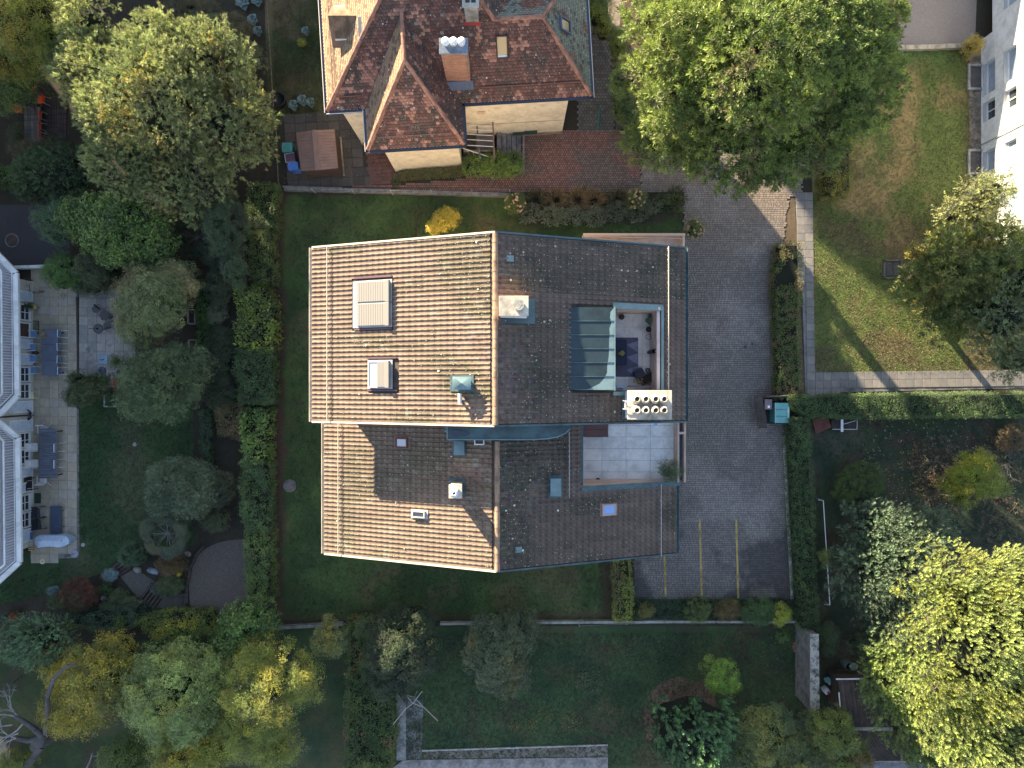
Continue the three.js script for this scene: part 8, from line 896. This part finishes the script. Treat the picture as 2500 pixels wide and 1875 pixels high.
shrub('shrub', 'small fresh green sprig below the yellow green corner shrub', 'shrub', [[1910, 1552, 0.5, 13, 0.4, 14]], { geo: G.broad, size: 0.18, cr: 0.14, col: [0.045, 0.085, 0.025], col2: [0.07, 0.12, 0.035], core: 0.3, dens: 0.6 });
shrub('shrub', 'yellow brown shrub at the corner of the white apartment block', 'shrub', [[2372, 116, 1.1, 23, 0.8, 25]], { geo: G.small, size: 0.2, cr: 0.16, col: [0.17, 0.13, 0.035], col2: [0.25, 0.19, 0.05], core: 0.66 });
// bottom: lawn trees
tree('young_tree', 'small fresh bright green tree on the south lawn by the ring of bare soil', 'tree', [[1760, 1650, 2.2, 40, 0.9, 42], [1725, 1618, 1.8, 14, 0.5, 14], [1785, 1670, 1.8, 18, 0.6]], { geo: G.broad, size: 0.26, cr: 0.22, col: [0.11, 0.18, 0.03], col2: [0.19, 0.25, 0.05], dens: 0.8 });
tree('cypress_tree', 'dark green plumed cypress standing in the ring of bare soil', 'tree', [[1682, 1775, 3.2, 104, 2.6, 98]], { gl: 2.2, geo: G.plume, size: 0.66, cr: 0.28, per: 6, dens: 1.0, col: [0.03, 0.07, 0.032], col2: [0.055, 0.105, 0.045], up: 1.3, out: 0.15, core: 0.78, seed: 31 });
tree('fruit_tree', 'dim mottled fruit tree right of the plumed cypress', 'tree', [[1870, 1790, 3.2, 75, 1.6, 75], [1930, 1850, 3.2, 80, 1.6, 60], [1830, 1850, 2.6, 50, 1.3, 40]], { geo: G.broad, size: 0.32, col: [0.05, 0.075, 0.04], col2: [0.1, 0.12, 0.05], col3: [0.15, 0.14, 0.04], t3: 0.66, core: 0.5, seed: 33 });
tree('fruit_tree', 'olive green fruit tree against the concrete wall foot', 'tree', [[2020, 1780, 3.4, 62, 1.8, 55], [2060, 1840, 3.2, 55, 1.6, 45]], { geo: G.broad, size: 0.32, col: [0.075, 0.1, 0.025], col2: [0.13, 0.15, 0.04], col3: [0.14, 0.09, 0.04], t3: 0.72, core: 0.5, seed: 35 });
tree('fruit_tree', 'dark leafy tree straddling the south lawn wall', 'tree', [[985, 1570, 2.2, 85, 1.9, 85], [960, 1650, 1.6, 60, 1.5, 45], [1010, 1500, 1.6, 55, 1.5, 30]], { gl: 1.0, geo: G.broad, size: 0.32, col: [0.025, 0.045, 0.02], col2: [0.045, 0.075, 0.032], core: 0.6, seed: 37 });
tree('apple_tree', 'grey green apple tree below the ridge of the big house', 'tree', [[1215, 1570, 2.4, 82, 1.7, 78], [1230, 1640, 1.8, 60, 1.3, 45], [1270, 1530, 1.8, 45, 1.3]], { gl: 1.35, geo: G.broad, size: 0.3, col: [0.055, 0.075, 0.05], col2: [0.105, 0.125, 0.085], col3: [0.16, 0.13, 0.05], t3: 0.8, core: 0.45, seed: 39, bark: M.barkGrey });
tree('young_tree', 'small mottled tree leaning over the end of the pale low wall', 'tree', [[808, 1560, 2.6, 42, 1.1, 44], [805, 1512, 2.2, 14, 0.6]], { geo: G.broad, size: 0.28, cr: 0.24, col: [0.08, 0.09, 0.04], col2: [0.14, 0.145, 0.06], col3: [0.2, 0.16, 0.03], t3: 0.75, dens: 0.8, core: 0.3 });
hedge('long mixed hedge with brown tufts at the bottom centre left', [[846, 1520], [905, 1525], [930, 1600], [950, 1700], [965, 1790], [950, 1900], [840, 1900]], 1.8, { geo: G.broad, size: 0.28, col: [0.03, 0.06, 0.014], col2: [0.075, 0.1, 0.022], col3: [0.14, 0.075, 0.04], t3: 0.8, rough: 0.5 });
shrub('shrub', 'silvery weeping shrub at the top of the long mixed hedge', 'shrub', [[905, 1530, 2.1, 40, 0.8, 26]], { geo: G.willow, size: 0.3, col: [0.08, 0.1, 0.06], col2: [0.13, 0.15, 0.09], core: 0.4, dens: 0.6 });
// lower left
hedge('dark green hedge with bright leaf tips below the red maple', [[150, 1500], [330, 1484], [345, 1515], [300, 1545], [160, 1535]], 1.4, { geo: G.broad, size: 0.26, col: [0.025, 0.05, 0.035], col2: [0.04, 0.08, 0.05], col3: [0.1, 0.16, 0.03], t3: 0.74, rough: 0.4 });
tree('fir_tree', 'loose blue green conifer at the lower left', 'tree', [[110, 1555, 3, 65, 1.5, 60], [50, 1560, 2.6, 50, 1.3], [150, 1600, 2.4, 40, 1.2]], { geo: G.feather, size: 0.44, col: [0.05, 0.09, 0.065], col2: [0.08, 0.13, 0.08], core: 0.5, up: 0.4, seed: 41 });
hedge('yellow tipped green hedge below the gravel circle', [[335, 1515], [400, 1500], [505, 1502], [512, 1545], [440, 1570], [360, 1560]], 1.7, { geo: G.broad, size: 0.28, col: [0.055, 0.085, 0.02], col2: [0.12, 0.145, 0.03], col3: [0.24, 0.21, 0.03], t3: 0.6, rough: 0.5 });
tree('laurel_tree', 'drooping large leaved laurel at the bottom end of the west border', 'tree', [[610, 1515, 2.8, 68, 1.6, 55], [580, 1550, 2.6, 55, 1.3, 40], [640, 1500, 2.4, 35, 1.2]], { geo: G.big, size: 0.42, cr: 0.3, col: [0.04, 0.08, 0.025], col2: [0.1, 0.155, 0.04], col3: [0.18, 0.19, 0.04], t3: 0.8, up: -0.1, core: 0.62, seed: 43 });
tree('golden_tree', 'golden yellow tree with a bare limb at the lower left', 'tree', [[255, 1650, 3.8, 100, 2, 95], [160, 1640, 2.8, 50, 1.4, 75], [200, 1730, 2.6, 85, 1.4, 55], [300, 1590, 3.0, 50, 1.5]], { gl: 1.9, geo: G.small, size: 0.36, col: [0.16, 0.14, 0.02], col2: [0.26, 0.205, 0.028], col3: [0.05, 0.07, 0.02], t3: 0.62, core: 0.5, seed: 45 });
tree('walnut_tree', 'tall round grey green tree right of the golden tree', 'tree', [[440, 1690, 4.1, 110, 2.6, 115], [490, 1620, 3.5, 65, 2, 55], [390, 1620, 3.1, 60, 1.8, 45], [450, 1790, 2.9, 85, 1.8, 50]], { gl: 2.1, geo: G.broad, size: 0.36, col: [0.1, 0.135, 0.06], col2: [0.16, 0.185, 0.075], col3: [0.2, 0.19, 0.04], t3: 0.72, core: 0.55, seed: 47 });
tree('ash_tree', 'yellow green ash with thin grey twigs left of the dark strip', 'tree', [[660, 1660, 4.0, 105, 2.4, 95], [740, 1660, 3.2, 48, 1.6, 60], [640, 1580, 3.4, 55, 1.8, 40], [620, 1770, 3.4, 95, 2, 75], [680, 1820, 2.8, 60, 1.6]], { gl: 2.1, geo: G.fine, size: 0.4, dens: 0.8, col: [0.1, 0.12, 0.03], col2: [0.17, 0.175, 0.04], col3: [0.23, 0.2, 0.03], t3: 0.66, core: 0.38, bark: M.barkGrey, limbs: 8, seed: 49 });
tree('plum_tree', 'yellowing tree at the bottom edge between walnut and ash', 'tree', [[450, 1850, 4, 75, 1.6, 50], [520, 1830, 4, 55, 1.5, 40], [500, 1790, 3.6, 40, 1.3, 30]], { gl: 2.1, geo: G.small, size: 0.34, col: [0.12, 0.13, 0.025], col2: [0.2, 0.185, 0.035], col3: [0.26, 0.19, 0.03], t3: 0.6, core: 0.5, seed: 51 });
tree('elder_tree', 'green bushy tree at the bottom edge below the lower left grass', 'tree', [[310, 1850, 3.2, 62, 1.4, 50], [350, 1820, 2.6, 40, 1.1]], { geo: G.small, size: 0.32, col: [0.055, 0.085, 0.022], col2: [0.11, 0.13, 0.035], core: 0.55, seed: 53 });
shrub('shrub', 'small dark red bush between the walnut and ash trees', 'shrub', [[560, 1782, 1.8, 18, 0.9, 18]], { geo: G.broad, col: [0.1, 0.03, 0.02], col2: [0.14, 0.045, 0.03], core: 0.4 });
shrub('shrub', 'yellow green weeds at the bottom left edge', 'shrub', [[40, 1860, 1.0, 50, 0.6, 26]], { geo: G.broad, col: [0.1, 0.11, 0.025], col2: [0.16, 0.16, 0.035], core: 0.5 });
{ // old bare tree
  const twM = mat(0.34, 0.32, 0.31, { map: TX.rough }), b = P(118, 1800), t = thing('bare_tree', 'old leafless tree with thick mossy grey limbs at the lower left', 'tree', b), top = P(104, 1798, 2.2), out = [taper([b, V(b.x - 0.05, 1.1, b.z), top], 0.42, 0.32, 12)], tw = [];
  const arm = (pts, r0, r1) => out.push(taper(pts, r0, r1, 9));
  arm([top, P(85, 1780, 2.8), P(60, 1762, 3.2), P(35, 1748, 3.6)], 0.2, 0.1); arm([top, P(70, 1808, 2.6), P(40, 1802, 3.0)], 0.22, 0.13); arm([top, P(98, 1825, 2.4), P(82, 1850, 2.6), P(62, 1872, 2.8)], 0.25, 0.16); arm([P(110, 1795, 2.0), P(117, 1750, 3.6), P(116, 1700, 5.0), P(132, 1655, 5.6), P(165, 1625, 6.2), P(186, 1622, 6.4)], 0.17, 0.07);
  for (const [x, y, h, dx, dz] of [[35, 1748, 3.6, -0.8, -0.2], [40, 1802, 3.0, -0.8, 0.3], [40, 1802, 3, -0.6, -0.6], [30, 1770, 3.2, -0.9, 0.1], [60, 1762, 3.2, -0.5, 0.5], [15, 1815, 2.8, -0.4, 0.8], [50, 1756, 3.3, -0.3, -0.8], [30, 1805, 3.1, -0.9, 0.5], [45, 1790, 3.2, -0.8, 0.1]]) bareLimbs(P(x, y, h), V(dx, 0.3, dz).normalize(), 1.0, 0.055, 4, tw, 0.9);
  part(t, 'trunk', out, M.barkGrey); part(t, 'twigs', tw, twM, { kind: 'stuff' });
  const s2 = thing('bare_branch', 'thin pale bare branch sticking up at the bottom edge', 'branch', P(222, 1860)), o2 = [taper([P(205, 1890, 1.5), P(220, 1858, 2.6), P(226, 1838, 3.2)], 0.06, 0.04, 6)]; o2.push(taper([P(222, 1845, 2.9), P(240, 1847, 3.4), P(258, 1850, 3.6)], 0.035, 0.02, 5), taper([P(244, 1847, 3.4), P(243, 1835, 3.7)], 0.02, 0.012, 4), taper([P(255, 1850, 3.5), P(278, 1838, 3.8)], 0.02, 0.01, 4)); part(s2, 'branch', o2, M.barkPale); part(s2, 'stem', taper([V(P(205, 1890, 1.5).x, 0, P(205, 1890, 1.5).z), P(205, 1890, 1.5)], 0.08, 0.06, 7), M.barkPale);
  const s3 = thing('bare_branch', 'pale bare twigs poking in at the left edge', 'branch', P(0, 1700)), o3 = []; bareLimbs(P(-14, 1704, 3), V(0.9, 0.2, -0.4).normalize(), 0.6, 0.035, 3, o3, 0.8); part(s3, 'twigs', o3, M.barkPale, { kind: 'stuff' }); part(s3, 'stem', taper([V(P(-14, 1704, 3).x - 0.5, 0, P(-14, 1704, 3).z), P(-14, 1704, 3)], 0.1, 0.05, 6), M.barkPale);
  for (const [x, y, dx, dz, lab] of [[560, 1700, 0.4, 0.8, 'tangle of grey twigs between the walnut and ash trees'], [715, 1800, 0.5, 0.8, 'grey dead twigs at the lower right of the ash tree']]) { const q = thing('dead_twigs', lab, 'branch', P(x, y)), o4 = []; const s = P(x, y, 2.2); o4.push(taper([V(s.x, 0, s.z), s], 0.05, 0.04, 6)); for (let i = 0; i < 4; i++) bareLimbs(s, V(dx + rr(-1, 1), 0.5, dz + rr(-1, 1)).normalize(), 0.7, 0.03, 3, o4, 0.9); part(q, 'twigs', o4, M.barkPale, { kind: 'stuff' }); part(q, 'stem', rod(V(s.x, 0, s.z), s, 0.05), M.barkPale); }
}
// lower right garden
shrub('topiary_ball', 'large clipped dark green dome in the lower right garden', 'shrub', [[2095, 1183, 1.2, 58, 1.2, 56]], { geo: G.fine, size: 0.17, cr: 0.14, col: [0.035, 0.06, 0.012], col2: [0.055, 0.085, 0.018], core: 0.9 });
tree('golden_tree', 'small yellow leaved tree in the lower right garden', 'tree', [[2375, 1165, 2.8, 58, 1.1, 52], [2320, 1180, 2.2, 32, 0.8], [2430, 1190, 2.2, 28, 0.8, 18], [2345, 1215, 2.2, 22, 0.7], [2380, 1120, 2.6, 35, 0.8, 25]], { geo: G.small, size: 0.28, cr: 0.26, col: [0.14, 0.16, 0.015], col2: [0.22, 0.21, 0.025], col3: [0.38, 0.3, 0.03], t3: 0.7, core: 0.45, seed: 55 });
const twiggy = (lab, x, y, n, c) => { const t = thing('twiggy_bush', lab, 'shrub', P(x, y)), o = [], l = []; for (let i = 0; i < n; i++) bareLimbs(P(x, y, 0.1), V(rr(-1, 1), 0.45, rr(-1, 1)).normalize(), 0.8, 0.022, 3, o, 0.8); part(t, 'twigs', o, M.barkPale.clone(), { kind: 'stuff' }).material.color.setRGB(...c); for (let i = 0; i < 260; i++) { const a = rnd() * 6.28, q = 1.7 * Math.sqrt(rnd()), k = rr(0.7, 1.2), p = P(x, y, rr(0.05, 0.7)); p.x += Math.cos(a) * q; p.z += Math.sin(a) * q; l.push({ m: orient(V(rr(-0.6, 0.6), 1, rr(-0.6, 0.6)), p, rr(0.1, 0.2)), c: [0.25 * k, 0.16 * k, 0.09 * k] }); } scatter(t, 'withered_leaves', G.broad, leafMat, l); };
twiggy('withered tan bush left of the small yellow tree', 2285, 1125, 8, [0.2, 0.165, 0.14]); twiggy('grey twiggy bush at the right edge above the bright cypress', 2465, 1120, 8, [0.17, 0.16, 0.16]); twiggy('dry brown bush below the small yellow tree', 2290, 1205, 4, [0.13, 0.11, 0.09]); twiggy('dry straw bush at the right edge right of the cypress tops', 2450, 1270, 4, [0.2, 0.17, 0.1]);
shrub('shrub', 'brown leaved shrub under the long hedge at the right edge', 'shrub', [[2470, 1070, 0.9, 45, 0.6, 30]], { geo: G.broad, col: [0.075, 0.05, 0.03], col2: [0.11, 0.075, 0.045], core: 0.45, dens: 0.7 });
shrub('shrub', 'dark low shrub behind the concrete wall', 'shrub', [[2020, 1560, 0.8, 24, 0.6, 40], [2090, 1570, 0.8, 22, 0.6]], { geo: G.broad, col: [0.03, 0.05, 0.03], col2: [0.05, 0.075, 0.04] });
shrub('shrub', 'thin yellow green sapling crossing the white rail', 'shrub', [[2012, 1362, 1.5, 14, 0.6, 22]], { geo: G.broad, size: 0.22, cr: 0.18, col: [0.08, 0.1, 0.03], col2: [0.13, 0.14, 0.04], core: 0.3, dens: 0.6 });
{ // potted olive on the white terrace
  const t = thing('potted_olive', 'potted olive tree in the lower right corner of the white terrace', 'plant', P(1628, 1150, 4.7)), c = P(1628, 1150, 4.7); part(t, 'pot', lathe(c.x, 4.7, c.z, [[0.2, 0], [0.27, 0.4], [0.28, 0.44], [0.22, 0.44], [0.2, 0.3]], 20), M.darkMetal); part(t, 'trunk', taper([V(c.x, 5.0, c.z), V(c.x + 0.05, 5.4, c.z), V(c.x + 0.1, 5.8, c.z)], 0.04, 0.02), M.bark);
  foliage(t, 'crown', [blob(1640, 1150, 5.9, 26, 0.5, 26), blob(1622, 1143, 5.6, 18, 0.4)], { geo: G.willow, size: 0.24, cr: 0.2, nb: 0.9, col: [0.07, 0.095, 0.055], col2: [0.12, 0.145, 0.09], dens: 0.7 });
}
// fallen leaves
{
  const g = new THREE.BufferGeometry(); g.setAttribute('position', new THREE.Float32BufferAttribute([-0.5, 0, 0, 0, 0.16, 0.28, 0.5, 0.05, 0, -0.5, 0, 0, 0.5, 0.05, 0, 0, 0.12, -0.28], 3)); g.computeVertexNormals();
  const l = [], add = (pts, n, cols, sz, fil) => { const [x0, z0, x1, z1] = bbox(pts); for (let i = 0; i < n; i++) { const x = rr(x0, x1), z = rr(z0, z1); if (!inside(pts, x, z) || (fil && !fil(x, z))) continue; const c = cols[Math.floor(rnd() * cols.length)], k = rr(0.6, 1.2); l.push({ m: orient(V(rr(-0.4, 0.4), 1, rr(-0.4, 0.4)), V(x, rr(0.03, 0.06), z), rr(sz[0], sz[1])), c: c.map((v) => v * k) }); } };
  const tan = [[0.34, 0.22, 0.1], [0.26, 0.15, 0.07], [0.4, 0.3, 0.14], [0.2, 0.12, 0.07]], yel = [[0.45, 0.38, 0.12], [0.4, 0.3, 0.12], [0.36, 0.26, 0.16]];
  add(eastLawn, 15000, tan, [0.05, 0.1], (x, z) => rnd() < 0.15 + 0.85 * sstep(200, 560, z * F / H + 937) * sstep(0.25, 0.6, fbm(x * 0.4, z * 0.4, 71)));
  add(px2([[2110, 1020], [2480, 1015], [2480, 1240], [2180, 1240], [2100, 1120]]), 900, yel, [0.07, 0.16], (x, z) => rnd() < 0.3 + 0.7 * vn(x * 0.6, z * 0.6, 72));
  add(px2([[666, 480], [704, 480], [700, 1510], [664, 1510]]), 1100, [[0.14, 0.065, 0.04], [0.2, 0.1, 0.06]], [0.05, 0.09]); add(lawnPts, 700, tan, [0.04, 0.07], (x, z) => !(x > -11 && x < 9.6 && z > -7.5 && z < 10));
  add(px2([[1500, 318], [1600, 318], [1600, 345], [1500, 340]]), 300, tan, [0.05, 0.1]); add(px2([[1895, 600], [1960, 600], [1960, 980], [1900, 980]]), 800, tan, [0.05, 0.1]); add(px2([[1640, 430], [1960, 430], [1900, 700], [1680, 640]]), 350, tan, [0.04, 0.07]);
  add(px2([[850, 1535], [1950, 1535], [1950, 1870], [850, 1870]]), 700, [[0.2, 0.2, 0.06], [0.24, 0.16, 0.08], [0.14, 0.16, 0.05]], [0.05, 0.13]); add(px2([[690, 280], [900, 280], [900, 460], [690, 460]]), 350, tan, [0.04, 0.08]); add(px2([[1900, 1520], [1958, 1520], [1955, 1740], [1850, 1600]]), 220, tan, [0.05, 0.09]);
  scatter(scene, 'fallen_leaves', g, leafMat, l, { label: 'dry fallen leaves strewn over lawns and paving', category: 'leaves' });
}
{ // weeds in the rough south lawn
  const l = []; for (const [x, y, n, r, c] of [[1330, 1745, 40, 22, [0.12, 0.15, 0.035]], [1395, 1760, 46, 24, [0.16, 0.17, 0.05]], [1295, 1765, 24, 14, [0.15, 0.15, 0.03]], [1258, 1775, 20, 12, [0.15, 0.13, 0.03]], [1440, 1660, 60, 34, [0.1, 0.13, 0.06]], [1420, 1665, 30, 20, [0.13, 0.14, 0.05]], [1880, 1610, 40, 36, [0.07, 0.1, 0.05]], [1600, 1600, 60, 70, [0.06, 0.09, 0.045]], [1130, 1740, 50, 60, [0.07, 0.09, 0.035]], [1800, 1560, 40, 50, [0.08, 0.08, 0.045]]]) for (let i = 0; i < n; i++) { const a = rnd() * 6.28, q = M2(r) * Math.sqrt(rnd()), p = P(x, y, 0.06), k = rr(0.7, 1.4); p.x += Math.cos(a) * q; p.z += Math.sin(a) * q; l.push({ m: orient(V(rr(-0.3, 0.3), 1, rr(-0.3, 0.3)), p, rr(0.14, 0.32)), c: c.map((v) => v * k) }); }
  scatter(scene, 'weeds', G.broad, leafMat, l, { label: 'yellow green weeds scattered over the rough south lawn', category: 'weeds' });
}
// posts of the wire fences
{
  const fp = (lab, pts, h, grp) => { const p0 = P(...pts[0]), t = thing('wire_fence', lab, 'fence', p0); pts.forEach(([x, y]) => { const p = P(x, y); part(t, 'post', rod(p, V(p.x, h, p.z), 0.022, 0.022), M.alu); }); for (let i = 0; i < pts.length - 1; i++) for (const hh of [h - 0.05, h * 0.5]) { const a = P(...pts[i]), b = P(...pts[i + 1]); part(t, 'wire', rod(V(a.x, hh, a.z), V(b.x, hh, b.z), 0.006, 0.006, 4), M.zinc); } };
  fp('thin wire fence on the wall above the north lawn', [[771, 472], [867, 474], [960, 476], [1056, 474], [1154, 475], [1245, 474]], 1.1); fp('thin wire fence below the south lawn wall', [[1411, 1516], [1524, 1512], [1622, 1508], [1720, 1508]], 1.0);
}
// beyond the frame: unseen houses and trees, added and sized to shade the gardens
const blocker = (lab, x, z, w, d, h, rh, ins = d / 2.5) => { const t = thing('blocker_house', lab, 'house', V(x, 0, z)); part(t, 'wall', bx(x, h / 2, z, w, h, d), M.plasterCream); const v = []; const a = V(x - w / 2 - 0.5, h, z - d / 2 - 0.5), b = V(x + w / 2 + 0.5, h, z - d / 2 - 0.5), c = V(x + w / 2 + 0.5, h, z + d / 2 + 0.5), e = V(x - w / 2 - 0.5, h, z + d / 2 + 0.5), r1 = V(x - w / 2 + ins, h + rh, z), r2 = V(x + w / 2 - ins, h + rh, z); for (const f of [[a, r2, b], [a, r1, r2], [b, r2, c], [c, r2, r1], [c, r1, e], [e, r1, a]]) for (const p of f) v.push(p.x, p.y, p.z); const m = M.terracotta.clone(); m.side = THREE.DoubleSide; part(t, 'roof', leafGeo(v), m); };

blocker('hip roofed neighbour house added for shade beyond the top left corner', -35.2, -41, 13.4, 10, 7, 3); blocker('added tall gabled neighbour house beyond the top edge', -20.2, -44, 12.4, 11, 9, 3.2, 0); blocker('added narrow gabled neighbour house beyond the top edge', -2.6, -47.5, 10.2, 4, 9.6, 2, 0); blocker('hip roofed neighbour house beyond the top edge added for shade behind the great cedar', 11.5, -43, 17, 11, 6.5, 2.6, 1);  // gap between these houses shaped to let sun streaks reach the east lawn
blocker('hip roofed neighbour house added for shade beyond the left edge', -50, -30, 14, 12, 8, 3.2); blocker('hip roofed neighbour house added for shade left of the asphalt drive, out of view', -48, -13, 15, 10, 8, 3.2);
for (const [x, z, r, h, lab] of [[-40, -28, 5, 10.6, 'tall tree beyond the left edge above the asphalt drive, added for shade'], [-38.5, -23.6, 3.6, 11.3, 'slim high tree added for shade beyond the left edge beside the asphalt drive'], [-39, -20, 4.6, 10.8, 'high tree beyond the left edge, added for shade between the neighbour houses'], [-41, -12, 3.6, 8, 'tall tree added for shade beyond the left edge beside the asphalt drive'], [-17, -38, 4, 6.5, 'tall tree beyond the top edge near the cabbages, added for shade'], [-42, 14, 4.5, 6, 'tall tree beyond the left edge below the terrace house, added for shade']]) { const k = F / H, q = [x * k + 1250, z * k + 937.5]; const bb = (dx, dz, dh, rr2) => { const hh = h + dh; return [(x + dx) * F / (H - hh) + 1250, (z + dz) * F / (H - hh) + 937.5, hh, rr2 * F / (H - hh), rr2 * 0.8]; }; tree('blocker_tree', lab, 'tree', [bb(0, 0, 0, r), bb(r * 0.6, -0.5, -1.5, r * 0.7), bb(-r * 0.6, 1, -1.2, r * 0.7)], { geo: G.big, size: 0.8, dens: 0.5, col: [0.07, 0.1, 0.03], col2: [0.11, 0.14, 0.04], core: 0.8 }); }
renderer.render(scene, camera);
